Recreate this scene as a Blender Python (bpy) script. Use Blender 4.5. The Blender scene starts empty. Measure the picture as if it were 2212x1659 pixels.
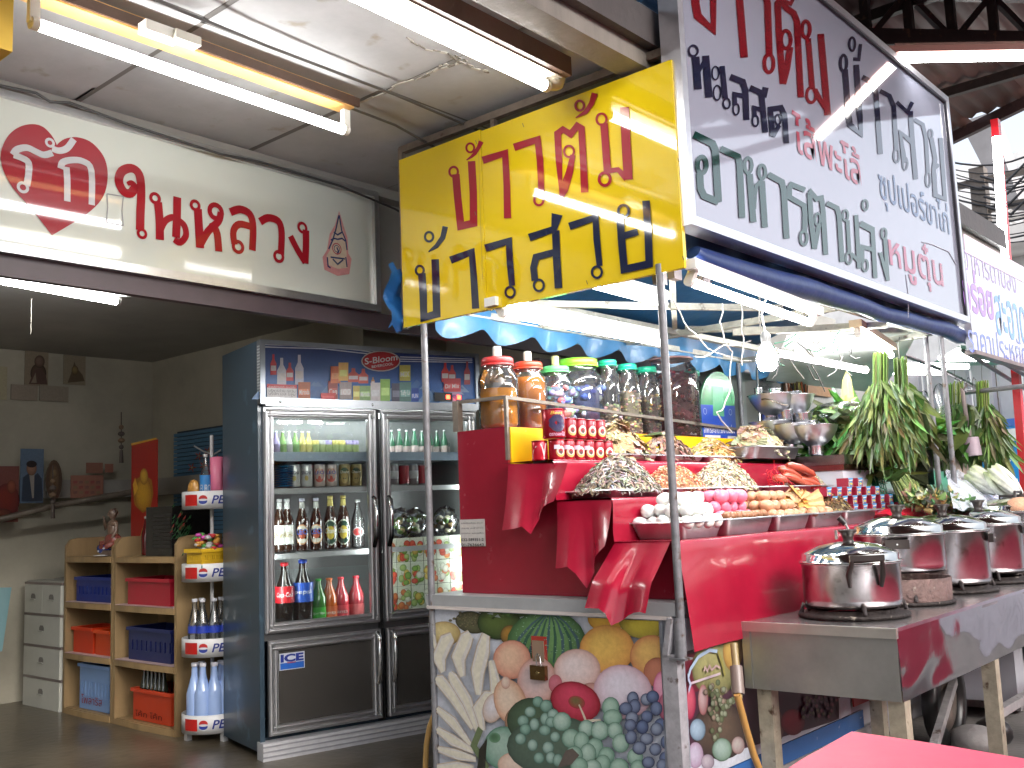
import bpy, math, random
from math import sin, cos, pi, radians, sqrt, atan2
from mathutils import Vector, Matrix, noise
S = bpy.context.scene
COL = S.collection
rnd = random.Random(7)
# ---------------------------------------------------------------- camera
F, CX, CY, CAMH = 2167.6, 1106.0, 829.5, 1.2          # in units of a 2212 px wide picture
pitch, roll, yaw = radians(7.15), radians(-2.3), radians(131.0)
fh = Vector((cos(yaw), sin(yaw), 0)); rh = Vector((sin(yaw), -cos(yaw), 0)); up = Vector((0, 0, 1))
FW = fh*cos(pitch) + up*sin(pitch); UU = up*cos(pitch) - fh*sin(pitch)
RX = rh*cos(roll) + UU*sin(roll); DN = rh*sin(roll) - UU*cos(roll)
CAM = Vector((0, 0, CAMH))
cd = bpy.data.cameras.new('camera'); cam = bpy.data.objects.new('camera', cd); COL.objects.link(cam)
cd.sensor_width = 36; cd.lens = 36*F/2212; cd.clip_start = .05; cd.clip_end = 2000
mw = Matrix.Identity(4)
for i in range(3):
    mw[i][0] = RX[i]; mw[i][1] = -DN[i]; mw[i][2] = -FW[i]; mw[i][3] = CAM[i]
cam.matrix_world = mw; S.camera = cam
# ---------------------------------------------------------------- sky, sun, exposure
SUN_EL, SUN_AZ = radians(28), radians(-8)               # azimuth of the sun measured from +X towards +Y
wo = bpy.data.worlds.new('World'); S.world = wo; wo.use_nodes = True
wn = wo.node_tree; bgn = wn.nodes['Background']; hs = wn.nodes.new('ShaderNodeHueSaturation'); hs.inputs['Saturation'].default_value = .45
sk = wn.nodes.new('ShaderNodeTexSky'); sk.sky_type = 'NISHITA'; sk.sun_disc = False
sk.sun_elevation = SUN_EL; sk.sun_rotation = radians(90) - SUN_AZ
sk.air_density = 1.0; sk.dust_density = 4.0; sk.ozone_density = 1.0
wn.links.new(sk.outputs[0], hs.inputs['Color']); wn.links.new(hs.outputs[0], bgn.inputs[0]); bgn.inputs[1].default_value = .15
sl = bpy.data.lights.new('sun', 'SUN'); sl.energy = .75; sl.angle = radians(50); sl.color = (.93, .93, 1)
so = bpy.data.objects.new('sun', sl); COL.objects.link(so)
so.rotation_euler = Vector((cos(SUN_AZ)*cos(SUN_EL), sin(SUN_AZ)*cos(SUN_EL), sin(SUN_EL))).to_track_quat('Z', 'Y').to_euler()
vs = S.view_settings; vs.view_transform = 'Standard'; vs.look = 'None'; vs.exposure = 1.45; vs.gamma = 1
try: vs.use_curve_mapping = False
except Exception: pass
S.cycles.use_denoising = True
S.cycles.max_bounces = 8; S.cycles.transparent_max_bounces = 24; S.cycles.caustics_reflective = False; S.cycles.caustics_refractive = False
S.cycles.sample_clamp_indirect = 6
# ---------------------------------------------------------------- picture point -> point on a real plane
def ray(x, y): return RX*((x-CX)/F) + DN*((y-CY)/F) + FW
def W(x, y, X=None, Y=None, Z=None):
    v = ray(x, y)
    t = X/v.x if X is not None else (Y/v.y if Y is not None else (Z-CAMH)/v.z)
    return CAM + v*t
def onp(x, y, p0, n):
    v = ray(x, y); return CAM + v*(((p0-CAM).dot(n))/v.dot(n))
def depth(p): return (p-CAM).dot(FW)
K = .8534
def zm(x0, y0, s): return lambda x, y: ((x0+x/s)*K, (y0+y/s)*K)
Z1 = zm(0, 0, 2.212); Z2 = zm(900, 0, 2.212); Z3 = zm(1592, 0, 2.212); Z7 = zm(1000, 640, 2.765)
ZA = zm(1080, 780, 3.456); ZB = zm(1080, 1260, 3.456); ZC = zm(1400, 1020, 3.456); ZD = zm(1080, 1480, 3.456)
ZE = zm(1650, 1480, 3.568); ZF = zm(540, 820, 3.253); ZG = zm(540, 1250, 3.253); ZH = zm(1950, 1180, 3.446)
ZI = zm(0, 700, 3.456); ZJ = zm(0, 1180, 3.456); ZK = zm(1700, 820, 4.096); ZL = zm(2100, 820, 4.484); ZM = zm(0, 1464, 3.456)
ZN = zm(1480, 640, 2.765); ZO = zm(540, 1500, 3.456); ZP = zm(2200, 200, 2.765); ZQ = zm(2050, 0, 4.081)
def c8(r, g=None, b=None):
    if g is None: g = b = r
    return tuple(((v/255)/12.92 if v/255 <= .04045 else ((v/255+.055)/1.055)**2.4) for v in (r, g, b))
def mixc(a, b, t): return tuple(a[i]*(1-t)+b[i]*t for i in range(3))
# ---------------------------------------------------------------- materials
MATS = {}
def mat(name, rough=.6, metal=0, nz=.12, ns=6.0, bump=0.0, bs=40.0, coat=0, spec=.5, sub=0, emit=0, tint=None, aniso=0, streak=False, speck=0, speckc=(.02,.015,.01)):
    """principled material that reads the vertex colour 'Col', with procedural mottling, wear and relief"""
    if name in MATS: return MATS[name]
    m = bpy.data.materials.new(name); m.use_nodes = True; n = m.node_tree; N = n.nodes; Lk = n.links
    b = N['Principled BSDF']; at = N.new('ShaderNodeVertexColor'); at.layer_name = 'Col'
    tc = N.new('ShaderNodeTexCoord'); mp = N.new('ShaderNodeMapping'); Lk.new(tc.outputs['Object'], mp.inputs[0])
    if streak: mp.inputs['Scale'].default_value = (1, 1, .12)
    no = N.new('ShaderNodeTexNoise'); no.inputs['Scale'].default_value = ns; no.inputs['Detail'].default_value = 8; no.inputs['Roughness'].default_value = .65
    Lk.new(mp.outputs[0], no.inputs[0])
    mr = N.new('ShaderNodeMapRange'); mr.inputs[1].default_value = .3; mr.inputs[2].default_value = .7
    mr.inputs[3].default_value = 1-nz; mr.inputs[4].default_value = 1+nz*.6; Lk.new(no.outputs[0], mr.inputs[0])
    mx = N.new('ShaderNodeMix'); mx.data_type = 'RGBA'; mx.blend_type = 'MULTIPLY'; mx.inputs[0].default_value = 1
    Lk.new(at.outputs[0], mx.inputs[6]); Lk.new(mr.outputs[0], mx.inputs[7])
    out = mx.outputs[2]
    if speck:
        n2 = N.new('ShaderNodeTexNoise'); n2.inputs['Scale'].default_value = speck; n2.inputs['Detail'].default_value = 4; Lk.new(tc.outputs['Object'], n2.inputs[0])
        r2 = N.new('ShaderNodeMapRange'); r2.inputs[1].default_value = .62; r2.inputs[2].default_value = .72; Lk.new(n2.outputs[0], r2.inputs[0])
        m2 = N.new('ShaderNodeMix'); m2.data_type = 'RGBA'; Lk.new(r2.outputs[0], m2.inputs[0]); Lk.new(out, m2.inputs[6]); m2.inputs[7].default_value = (*speckc, 1); out = m2.outputs[2]
    Lk.new(out, b.inputs['Base Color'])
    rr = N.new('ShaderNodeMapRange'); rr.inputs[3].default_value = max(.02, rough*.8); rr.inputs[4].default_value = min(1, rough*1.25); Lk.new(no.outputs[0], rr.inputs[0]); Lk.new(rr.outputs[0], b.inputs['Roughness'])
    b.inputs['Metallic'].default_value = metal; b.inputs['Specular IOR Level'].default_value = spec
    if coat: b.inputs['Coat Weight'].default_value = coat; b.inputs['Coat Roughness'].default_value = .04
    if sub: b.inputs['Subsurface Weight'].default_value = sub; b.inputs['Subsurface Radius'].default_value = (.01, .006, .004)
    if emit: Lk.new(out, b.inputs['Emission Color']); b.inputs['Emission Strength'].default_value = emit
    if bump:
        nb = N.new('ShaderNodeTexNoise'); nb.inputs['Scale'].default_value = bs; nb.inputs['Detail'].default_value = 6; Lk.new(tc.outputs['Object'], nb.inputs[0])
        bp = N.new('ShaderNodeBump'); bp.inputs['Strength'].default_value = bump; bp.inputs['Distance'].default_value = .02; Lk.new(nb.outputs[0], bp.inputs['Height']); Lk.new(bp.outputs[0], b.inputs['Normal'])
    MATS[name] = m; return m
def glass(name, tint=(1, 1, 1), ior=1.45, extra=.0, rough=0.0, milk=0):
    """thin clear pane or bottle wall: lets light through, mirrors by Fresnel"""
    m = bpy.data.materials.new(name); m.use_nodes = True; n = m.node_tree; N = n.nodes; Lk = n.links
    N.remove(N['Principled BSDF']); o = N['Material Output']
    t = N.new('ShaderNodeBsdfTransparent'); t.inputs[0].default_value = (*tint, 1)
    g = N.new('ShaderNodeBsdfGlossy'); g.inputs['Roughness'].default_value = rough
    fr = N.new('ShaderNodeFresnel'); fr.inputs[0].default_value = ior
    ad = N.new('ShaderNodeMath'); ad.operation = 'ADD'; ad.use_clamp = True; ad.inputs[1].default_value = extra; Lk.new(fr.outputs[0], ad.inputs[0])
    ms = N.new('ShaderNodeMixShader'); Lk.new(ad.outputs[0], ms.inputs[0]); milk_ = N.new('ShaderNodeMixShader'); df = N.new('ShaderNodeBsdfDiffuse'); milk_.inputs[0].default_value = milk; Lk.new(t.outputs[0], milk_.inputs[1]); Lk.new(df.outputs[0], milk_.inputs[2]); Lk.new(milk_.outputs[0], ms.inputs[1]); Lk.new(g.outputs[0], ms.inputs[2]); Lk.new(ms.outputs[0], o.inputs[0])
    MATS[name] = m; return m
def lampm(name, col, s):
    m = bpy.data.materials.new(name); m.use_nodes = True; N = m.node_tree.nodes; N.remove(N['Principled BSDF'])
    e = N.new('ShaderNodeEmission'); e.inputs[0].default_value = (*col, 1); e.inputs[1].default_value = s
    m.node_tree.links.new(e.outputs[0], N['Material Output'].inputs[0]); MATS[name] = m; return m
matte = mat('painted_matte', .65, nz=.15, bump=.06)
plain = mat('plain_matte', .6, nz=.05, ns=20)
gloss = mat('glossy_paint', .25, nz=.06, ns=14, coat=.3)
mirror_sign = mat('glossy_sign_sheet', .05, nz=.05, ns=1.5, coat=1.0, spec=.7, bump=.012, bs=1.2)
printm = mat('printed_sheet', .35, nz=.14, ns=60, coat=.15, bump=.02, bs=90)
vinyl = mat('red_vinyl', .24, nz=.14, ns=5, coat=.3, bump=.16, bs=6)
steel = mat('stainless_steel', .2, metal=1, nz=.16, ns=9, bump=.015, bs=14)
alu = mat('aluminium', .33, metal=1, nz=.16, ns=14, bump=.04, bs=30)
trim = mat('anodised_trim', .3, metal=.9, nz=.08, ns=25)
worn = mat('worn_painted_metal', .45, metal=.35, nz=.3, ns=18, bump=.1, bs=60, speck=22, speckc=(.09, .05, .03))
wood = mat('worn_wood', .5, nz=.35, ns=5, bump=.15, bs=30, streak=True)
concrete = mat('stained_concrete', .6, nz=.45, ns=2.2, bump=.25, bs=35)
plaster = mat('aged_plaster', .8, nz=.22, ns=1.6, bump=.08, bs=22)
panelm = mat('ceiling_sheet', .7, nz=.2, ns=2.4, bump=.1, bs=14, speck=7, speckc=(.3, .27, .22))
tarp = mat('tarpaulin', .35, nz=.2, ns=5, bump=.25, bs=9, coat=.1)
leafm = mat('leaf', .4, nz=.3, ns=30, spec=.4)
organic = mat('dried_food', .7, nz=.3, ns=80, bump=.2, bs=160)
skinm = mat('egg_shell', .3, nz=.05, ns=30, sub=.15, bump=.02, bs=120)
plastic = mat('moulded_plastic', .35, nz=.06, ns=12, bump=.02)
rust = mat('burnt_iron', .6, metal=.4, nz=.5, ns=25, bump=.5, bs=60, speck=30, speckc=(.3, .26, .22))
dent = mat('dented_steel', .07, metal=1, nz=.08, ns=4, bump=.05, bs=5)
clear = glass('clear_glass', (.97, .98, .98))
pane = glass('door_glass', (.93, .96, .95), extra=.02)
jarg = glass('jar_plastic', (.93, .95, .94), extra=.05, rough=.03, milk=.035)
film = glass('plastic_film', (.9, .92, .95), extra=.12, rough=.12)
TUBE = lampm('lit_tube', (1, 1, .98), 15)
TUBE2 = lampm('lit_tube_dim', (.97, 1, 1), 24)
TUBEI = lampm('lit_tube_indoor', (1, 1, .98), 34)
TUBEC = lampm('lit_tube_cart', (1, 1, .98), 24)
BULB = lampm('lit_bulb', (1, .99, .95), 90)
LED = lampm('lit_indicator', (1, .05, .02), 6)
# ---------------------------------------------------------------- mesh builder
class MB:
    def __init__(s, c=(.5, .5, .5)): s.v = []; s.f = []; s.k = []; s.c = c; s.sm = []
    def add(s, vs, fs, c=None, smooth=False):
        o = len(s.v); s.v += [Vector(p) for p in vs]
        for f in fs:
            s.f.append([o+i for i in f]); s.sm.append(smooth)
            cc = c or s.c
            s.k.append([cc]*len(f) if isinstance(cc[0], (int, float)) else [cc[i] for i in f])
        return s
    def box(s, a, b, c=None, M=None):
        x0, y0, z0 = a; x1, y1, z1 = b
        p = [Vector(q) for q in ((x0,y0,z0),(x1,y0,z0),(x1,y1,z0),(x0,y1,z0),(x0,y0,z1),(x1,y0,z1),(x1,y1,z1),(x0,y1,z1))]
        if M: p = [M @ q for q in p]
        return s.add(p, [(0,3,2,1),(4,5,6,7),(0,1,5,4),(1,2,6,5),(2,3,7,6),(3,0,4,7)], c)
    def cbox(s, ctr, sz, c=None, M=None):
        ctr = Vector(ctr); h = Vector(sz)/2; return s.box(ctr-h, ctr+h, c, M)
    def bar(s, p, q, w, h=None, c=None):
        """square bar from p to q"""
        p, q = Vector(p), Vector(q); d = (q-p).normalized(); h = h or w
        a = d.cross(Vector((0,0,1)));  a = (a if a.length > 1e-3 else Vector((1,0,0))).normalized(); b = a.cross(d)
        vs_ = [o+a*i*w/2+b*j*h/2 for o in (p, q) for i, j in ((-1,-1),(1,-1),(1,1),(-1,1))]
        return s.add(vs_, [(0,1,2,3),(7,6,5,4),(0,4,5,1),(1,5,6,2),(2,6,7,3),(3,7,4,0)], c)
    def tube(s, pts, r, n=8, c=None, cap=True, smooth=True):
        pts = [Vector(p) for p in pts]; rs = r if isinstance(r, (list, tuple)) else [r]*len(pts)
        V, fs = [], []; pa = None
        for i, p in enumerate(pts):
            d = (pts[min(i+1, len(pts)-1)] - pts[max(i-1, 0)]).normalized()
            if pa is None: pa = d.orthogonal().normalized()
            else:
                pa = pa - d*pa.dot(d); pa = pa.normalized() if pa.length > 1e-6 else d.orthogonal().normalized()
            b = d.cross(pa)
            V += [p + (pa*cos(2*pi*k/n)+b*sin(2*pi*k/n))*rs[i] for k in range(n)]
        for i in range(len(pts)-1):
            for k in range(n): fs.append((i*n+k, i*n+(k+1)%n, (i+1)*n+(k+1)%n, (i+1)*n+k))
        s.add(V, fs, c, smooth)
        if cap:
            s.add(V[:n], [tuple(range(n))[::-1]], c if c is None or isinstance(c[0], (int, float)) else c[0]); s.add(V[-n:], [tuple(range(n))], c if c is None or isinstance(c[0], (int, float)) else c[-1])
        return s
    def lathe(s, prof, ctr=(0,0,0), n=24, c=None, smooth=True, cols=None, rib=0, ribn=0):
        """profile [(r, z)...] turned about a vertical axis; cols = a colour per profile point"""
        ctr = Vector(ctr); V = []; CC = []
        for i, (r, z) in enumerate(prof):
            for k in range(n):
                a = 2*pi*k/n; rr = r*(1+rib*cos(ribn*a)) if rib else r
                V.append(ctr+Vector((rr*cos(a), rr*sin(a), z)))
                if cols: CC.append(cols[i])
        fs = [(i*n+k, i*n+(k+1)%n, (i+1)*n+(k+1)%n, (i+1)*n+k) for i in range(len(prof)-1) for k in range(n)]
        return s.add(V, fs, CC if cols else c, smooth)
    def ell(s, ctr, r, n=10, m=6, c=None, M=None, egg=0):
        ctr = Vector(ctr); V = []
        for j in range(m+1):
            t = pi*j/m
            for k in range(n):
                a = 2*pi*k/n; q = Vector((sin(t)*cos(a)*r[0], sin(t)*sin(a)*r[1], cos(t)*r[2]))
                if egg: f = 1-egg*cos(t); q.x *= f; q.y *= f
                if M: q = M @ q
                V.append(ctr+q)
        fs = [(j*n+k, (j+1)*n+k, (j+1)*n+(k+1)%n, j*n+(k+1)%n) for j in range(m) for k in range(n)]
        return s.add(V, fs, c, True)
    def poly(s, pts, c=None): return s.add(pts, [tuple(range(len(pts)))], c)
    def prism(s, pts, d, c=None):
        pts = [Vector(p) for p in pts]; d = Vector(d); n = len(pts)
        return s.add(pts+[p+d for p in pts], [tuple(range(n))[::-1], tuple(range(n, 2*n))]+[(i, (i+1)%n, n+(i+1)%n, n+i) for i in range(n)], c)
    def grid(s, fn, nu, nv, c=None, smooth=True, cf=None):
        V = [fn(i/nu, j/nv) for j in range(nv+1) for i in range(nu+1)]
        CC = [cf(i/nu, j/nv) for j in range(nv+1) for i in range(nu+1)] if cf else c
        return s.add(V, [(j*(nu+1)+i, j*(nu+1)+i+1, (j+1)*(nu+1)+i+1, (j+1)*(nu+1)+i) for j in range(nv) for i in range(nu)], CC, smooth)
    def mesh(s, name, m, off=Vector((0,0,0)), bevel=0):
        me = bpy.data.meshes.new(name); me.from_pydata([tuple(p-off) for p in s.v], [], s.f)
        at = me.color_attributes.new('Col', 'FLOAT_COLOR', 'CORNER')
        flat = []
        for k in s.k:
            for q in k: flat += (q[0], q[1], q[2], 1.0)
        at.data.foreach_set('color', flat); me.polygons.foreach_set('use_smooth', s.sm)
        if m: me.materials.append(m)
        me.validate(); me.update(); return me
def setp(o, label=None, cat=None, group=None, kind=None):
    if label: o['label'] = label
    if cat: o['category'] = cat
    if group: o['group'] = group
    if kind: o['kind'] = kind
    return o
def thing(name, label, cat, loc=(0,0,0), rz=0, group=None, kind=None):
    o = bpy.data.objects.new(name, None); COL.objects.link(o); o.location = loc; o.rotation_euler = (0, 0, rz); o.empty_display_size = .1
    return setp(o, label, cat, group, kind)
def part(name, mb, m, parent=None, local=False, label=None, kind=None, loc=None):
    """a mesh object; vertices are world coordinates unless local"""
    off = Vector((0,0,0))
    if parent is not None and not local:
        off = Vector(parent.location); q = parent.parent
        while q is not None: off = off + Vector(q.location); q = q.parent
    me = mb.mesh(name, m, off); o = bpy.data.objects.new(name, me); COL.objects.link(o)
    if parent is not None: o.parent = parent
    if loc is not None: o.location = loc
    if label: o['label'] = label
    if kind: o['kind'] = kind
    return o
def solo(name, mb, m, label, cat, group=None, kind=None, base=None):
    """a thing that is one mesh, its origin at its own base"""
    if base is None:
        xs = [p.x for p in mb.v]; ys = [p.y for p in mb.v]; base = Vector(((min(xs)+max(xs))/2, (min(ys)+max(ys))/2, min(p.z for p in mb.v)))
    me = mb.mesh(name, m, Vector(base)); o = bpy.data.objects.new(name, me); COL.objects.link(o); o.location = base
    return setp(o, label, cat, group, kind)
def struct(name, mb, m): return setp(part(name, mb, m), kind='structure')
def copyt(o, loc, rz=None, label=None, group=None, scale=None):
    c = o.copy(); COL.objects.link(c); c.location = loc
    if rz is not None: c.rotation_euler = (0, 0, rz)
    if scale: c.scale = scale
    if label: c['label'] = label
    if group: c['group'] = group
    for ch in list(o.children):
        d = ch.copy(); COL.objects.link(d); d.parent = c
        for g in list(ch.children):
            e = g.copy(); COL.objects.link(e); e.parent = d
    return c
# ---------------------------------------------------------------- flat print: strokes, discs, type on a plane
def smooth(pts, n=4):
    if len(pts) < 3: return list(pts)
    o = []
    for i in range(len(pts)-1):
        p0, p1, p2, p3 = pts[max(i-1,0)], pts[i], pts[i+1], pts[min(i+2,len(pts)-1)]
        for k in range(n):
            t = k/n; o.append(tuple(.5*(2*p1[j]+(p2[j]-p0[j])*t+(2*p0[j]-5*p1[j]+4*p2[j]-p3[j])*t*t+(3*p1[j]-p0[j]-3*p2[j]+p3[j])*t**3) for j in range(len(p1))))
    return o+[tuple(pts[-1])]
class Flat:
    """shapes printed on a plane; mp maps picture points to the plane, nrm points off it; each shape lies a hair above the last"""
    def __init__(s, mp, nrm, step=.00005, start=.0008): s.mp = mp; s.n = Vector(nrm).normalized(); s.st = step; s.h = start; s.mb = MB(); s.sm = False; s.wk = 1
    def P(s, x, y): return s.mp(x, y) + s.n*s.h
    def up(s): s.h += s.st
    def stroke(s, pts, w, c, taper=None):
        """thick line with mitred joints; w in metres (a number, or one per point)"""
        if s.sm and len(pts) > 2 and not isinstance(w, (list, tuple)): pts = smooth(pts)
        s.up(); P = [s.P(*p) for p in pts]; n = len(P); ws = [q*s.wk for q in (w if isinstance(w, (list, tuple)) else [w]*n)]; L, R = [], []
        for i in range(n):
            d0 = (P[i]-P[i-1]).normalized() if i else None; d1 = (P[i+1]-P[i]).normalized() if i < n-1 else None
            if d0 is None: d0 = d1
            if d1 is None: d1 = d0
            t = d0+d1; t = t.normalized() if t.length > 1e-4 else d1
            a = s.n.cross(t); k = min(1.6, 1/max(.3, abs(a.dot(s.n.cross(d1)))))
            L.append(P[i]+a*ws[i]/2*k); R.append(P[i]-a*ws[i]/2*k)
        s.mb.add(L+R, [(i, n+i, n+i+1, i+1) for i in range(n-1)], c); return s
    def ps(s, m_, pts, w, c):
        """thick line whose width is given in picture units of the map m_"""
        s.up(); n = len(pts); L, R = [], []; ws = w if isinstance(w, (list, tuple)) else [w]*n
        for i in range(n):
            d0 = Vector((pts[i][0]-pts[i-1][0], pts[i][1]-pts[i-1][1])).normalized() if i else None; d1 = Vector((pts[i+1][0]-pts[i][0], pts[i+1][1]-pts[i][1])).normalized() if i < n-1 else None
            d0 = d0 or d1; d1 = d1 or d0; t = (d0+d1).normalized() if (d0+d1).length > .1 else d1; a = Vector((-t.y, t.x)); k = min(1.5, 1/max(.35, abs(a.dot(Vector((-d1.y, d1.x))))))
            L.append(s.P(*m_(pts[i][0]+a.x*ws[i]/2*k, pts[i][1]+a.y*ws[i]/2*k))); R.append(s.P(*m_(pts[i][0]-a.x*ws[i]/2*k, pts[i][1]-a.y*ws[i]/2*k)))
        s.mb.add(L+R, [(i, n+i, n+i+1, i+1) for i in range(n-1)], c); return s
    def pr(s, m_, x, y, rx, ry, w, c, n=22):
        s.up(); V = [s.P(*m_(x+(rx+e*w/2)*cos(2*pi*k/n), y+(ry+e*w/2)*sin(2*pi*k/n))) for e in (-1,1) for k in range(n)]
        s.mb.add(V, [(k, (k+1)%n, n+(k+1)%n, n+k) for k in range(n)], c); return s
    def ring(s, x, y, r, w, c, n=20, fx=1.0):
        """ring of radius r (metres)"""
        s.up(); o = s.P(x, y); a = Vector((0,0,1)); b = a.cross(s.n).normalized(); V = []
        for rr in (r-w/2, r+w/2): V += [o+(b*cos(2*pi*k/n)*fx+a*sin(2*pi*k/n))*rr for k in range(n)]
        s.mb.add(V, [(k, (k+1)%n, n+(k+1)%n, n+k) for k in range(n)], c); return s
    def poly(s, pts, c): s.up(); s.mb.add([s.P(*p) for p in pts], [tuple(range(len(pts)))], c); return s
    def disc(s, x, y, rx, ry, cin, cout, rot=0, hx=-.25, hy=-.3, n=22, rim=None):
        """printed ball or oval, drawn in picture units: lighter heart off centre, darker rim"""
        s.up(); V, C = [s.P(x+hx*rx, y+hy*ry)], [cin]; lv = (.35, .65, .88, 1.0)
        for t in lv:
            for k in range(n):
                a = 2*pi*k/n; px, py = rx*cos(a)*t+hx*rx*(1-t), ry*sin(a)*t+hy*ry*(1-t)
                V.append(s.P(x+px*cos(rot)-py*sin(rot), y+px*sin(rot)+py*cos(rot))); C.append(mixc(cin, rim or cout, t**2.2) if t < 1 else mixc(rim or cout, (0,0,0), .25))
        fs = [(0, 1+k, 1+(k+1)%n) for k in range(n)]+[(1+j*n+k, 1+(j+1)*n+k, 1+(j+1)*n+(k+1)%n, 1+j*n+(k+1)%n) for j in range(3) for k in range(n)]
        s.mb.add(V, fs, C); return s
FONTCACHE = {}
def textmesh(body, bold=0.0, shear=0.0):
    k = (body, bold, shear)
    if k in FONTCACHE: return FONTCACHE[k]
    cu = bpy.data.curves.new('t', 'FONT'); cu.body = body; cu.offset = bold; cu.shear = shear; cu.resolution_u = 3; cu.fill_mode = 'FRONT'
    o = bpy.data.objects.new('t', cu); COL.objects.link(o); dg = bpy.context.evaluated_depsgraph_get()
    me = bpy.data.meshes.new_from_object(o.evaluated_get(dg)); v = [p.co.copy() for p in me.vertices]; f = [tuple(p.vertices) for p in me.polygons]
    bpy.data.objects.remove(o); bpy.data.meshes.remove(me)
    x0 = min(p.x for p in v); x1 = max(p.x for p in v); y0 = min(p.y for p in v); y1 = max(p.y for p in v)
    v = [((p.x-x0)/(x1-x0), (p.y-y0)/(y1-y0)) for p in v]; FONTCACHE[k] = (v, f); return v, f
def typeset(mb, body, o, ux, uz, w, h, c, n, lift=.003, bold=0, shear=0):
    """lettering on a plane: o = lower left corner, ux / uz unit directions, w x h in metres"""
    v, f = textmesh(body, bold, shear); o = Vector(o)+Vector(n).normalized()*lift; ux = Vector(ux); uz = Vector(uz)
    mb.add([o+ux*(a*w)+uz*(b*h) for a, b in v], f, c)
def typequad(mb, body, q, c, n, lift=.003, bold=0, shear=0):
    """lettering stretched into the quad q (lower left, lower right, upper right, upper left)"""
    v, f = textmesh(body, bold, shear); nn = Vector(n).normalized()*lift
    mb.add([(q[0]*(1-a)+q[1]*a)*(1-b)+(q[3]*(1-a)+q[2]*a)*b+nn for a, b in v], f, c)
# ================================================================ SETTING
g = MB(c8(120,116,112)); g.box((-300,-300,-.2),(300,300,0)); struct('ground', g, concrete)
g = MB((.11,.09,.062)); g.box((-7.45,-5,.0),(-3.6,4.15,.004)); struct('shop_floor', g, mat('polished_floor', .32, nz=.6, ns=1.6, bump=.15, bs=18, coat=.1, speck=3.2, speckc=(.05,.04,.03)))
WC = (.42,.39,.31)
g = MB(WC); g.box((-7.6,-5,0),(-7.45,4.3,2.5)); struct('wall_side', g, plaster)
g = MB(WC); g.box((-7.45,4.15,0),(-4.951,4.3,2.5)); struct('wall_back', g, plaster)
g = MB(WC); g.box((-7.6,-5.15,0),(-3.7,-5,2.85)); struct('wall_left', g, plaster)
g = MB((.36,.35,.33)); g.box((-7.6,-5,2.5),(-3.8,4.3,2.6)); struct('ceiling_shop', g, plaster)
g = MB((.33,.31,.28)); g.box((-7.45,-5,1.42),(-7.34,4.04,1.55)); g.box((-7.45,4.04,1.42),(-5.1,4.15,1.55)); struct('wall_beam', g, plaster)
# conduit that crosses the side wall at a slant
g = MB((.16,.13,.1)); g.tube([W(0,1122,X=-7.2), W(120,1092,X=-7.1), W(290,1062,X=-7.0)], .022); g.tube([W(290,1062,X=-7.0), W(292,1060,X=-7.34)], .022)
solo('curtain_pole', g, wood, 'dark wooden pole slanting across the side wall above the posters', 'pole')
# fascia over the shop front with its two stepped lintels
g = MB((.34,.33,.31)); g.box((-3.83,-5,2.19),(-3.78,9,2.85)); struct('fascia', g, plaster)
g = MB((.075,.055,.065)); g.box((-3.76,-5,2.118),(-3.72,9,2.2)); g.box((-3.83,-5,2.16),(-3.761,9,2.189)); g.box((-3.87,-5,2.19),(-3.831,9,2.6)); struct('lintel', g, mat('purple_paint', .45, nz=.2, ns=6))
# pavement canopy: sheets nailed under battens, one object each
root = thing('ceiling_canopy', '', '', (-2.8, 2, 2.85)); root['kind'] = 'structure'
xs = [-3.78, -2.8, -1.92]; ys = [-4.66+.8*i for i in range(16)]
for i in range(2):
    for j in range(15):
        a, b, y0, y1 = xs[i], xs[i+1], ys[j], ys[j+1]
        g = MB(mixc((.46,.46,.47), (.39,.39,.39), rnd.random()))
        sg = .006+.008*rnd.random()
        g.grid(lambda u, v: Vector((a+.004+(b-a-.008)*u, y0+.004+(y1-y0-.008)*v, 2.85-sg*sin(pi*u)*sin(pi*v)+.002*((i+j) % 3))), 4, 4)
        g.box((a+.004, y0+.004, 2.856), (b-.004, y1-.004, 2.862))
        part('panel', g, panelm, root)
g = MB((.13,.12,.11))
for x in (-2.8,): g.box((x-.02,-4.66,2.852),(x+.02,7.3,2.86))
for y in ys: g.box((-3.78,y-.015,2.852),(-1.93,y+.015,2.8595))
part('batten', g, plain, root)
g = MB((.5,.48,.43))                                           # old crack filler
for pl in ([(0,590),(150,520),(250,470),(370,430),(480,385),(590,350)], [(290,210),(400,275),(520,300),(590,350)], [(590,350),(680,385),(750,405)], [(410,420),(480,370),(520,355)], [(620,345),(600,330),(560,310)]):
    P_ = [W(*Z2(*p), Z=2.838) for p in pl]
    for p, q in zip(P_, P_[1:]):
        k = 3
        for m_ in range(k):
            a = p.lerp(q, m_/k); b = p.lerp(q, (m_+1)/k); j = Vector((rnd.uniform(-.008,.008), rnd.uniform(-.008,.008), 0)); g.bar(a+j, b+j, rnd.uniform(.004,.013), .004, mixc((.16,.14,.11),(.55,.52,.46), rnd.random()))
part('crack_filler', g, plaster, root)
g = MB((.2,.18,.16)); g.box((-1.97,-4.66,2.76),(-1.86,7.3,2.87)); g.box((-1.86,-4.66,2.83),(-1.82,7.3,2.96), (.07,.06,.06)); part('edge_beam', g, wood, root)
g = MB((.3,.29,.27)); g.box((-3.78,-4.66,2.80),(-3.70,7.3,2.85)); part('wall_batten', g, plaster, root)
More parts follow.
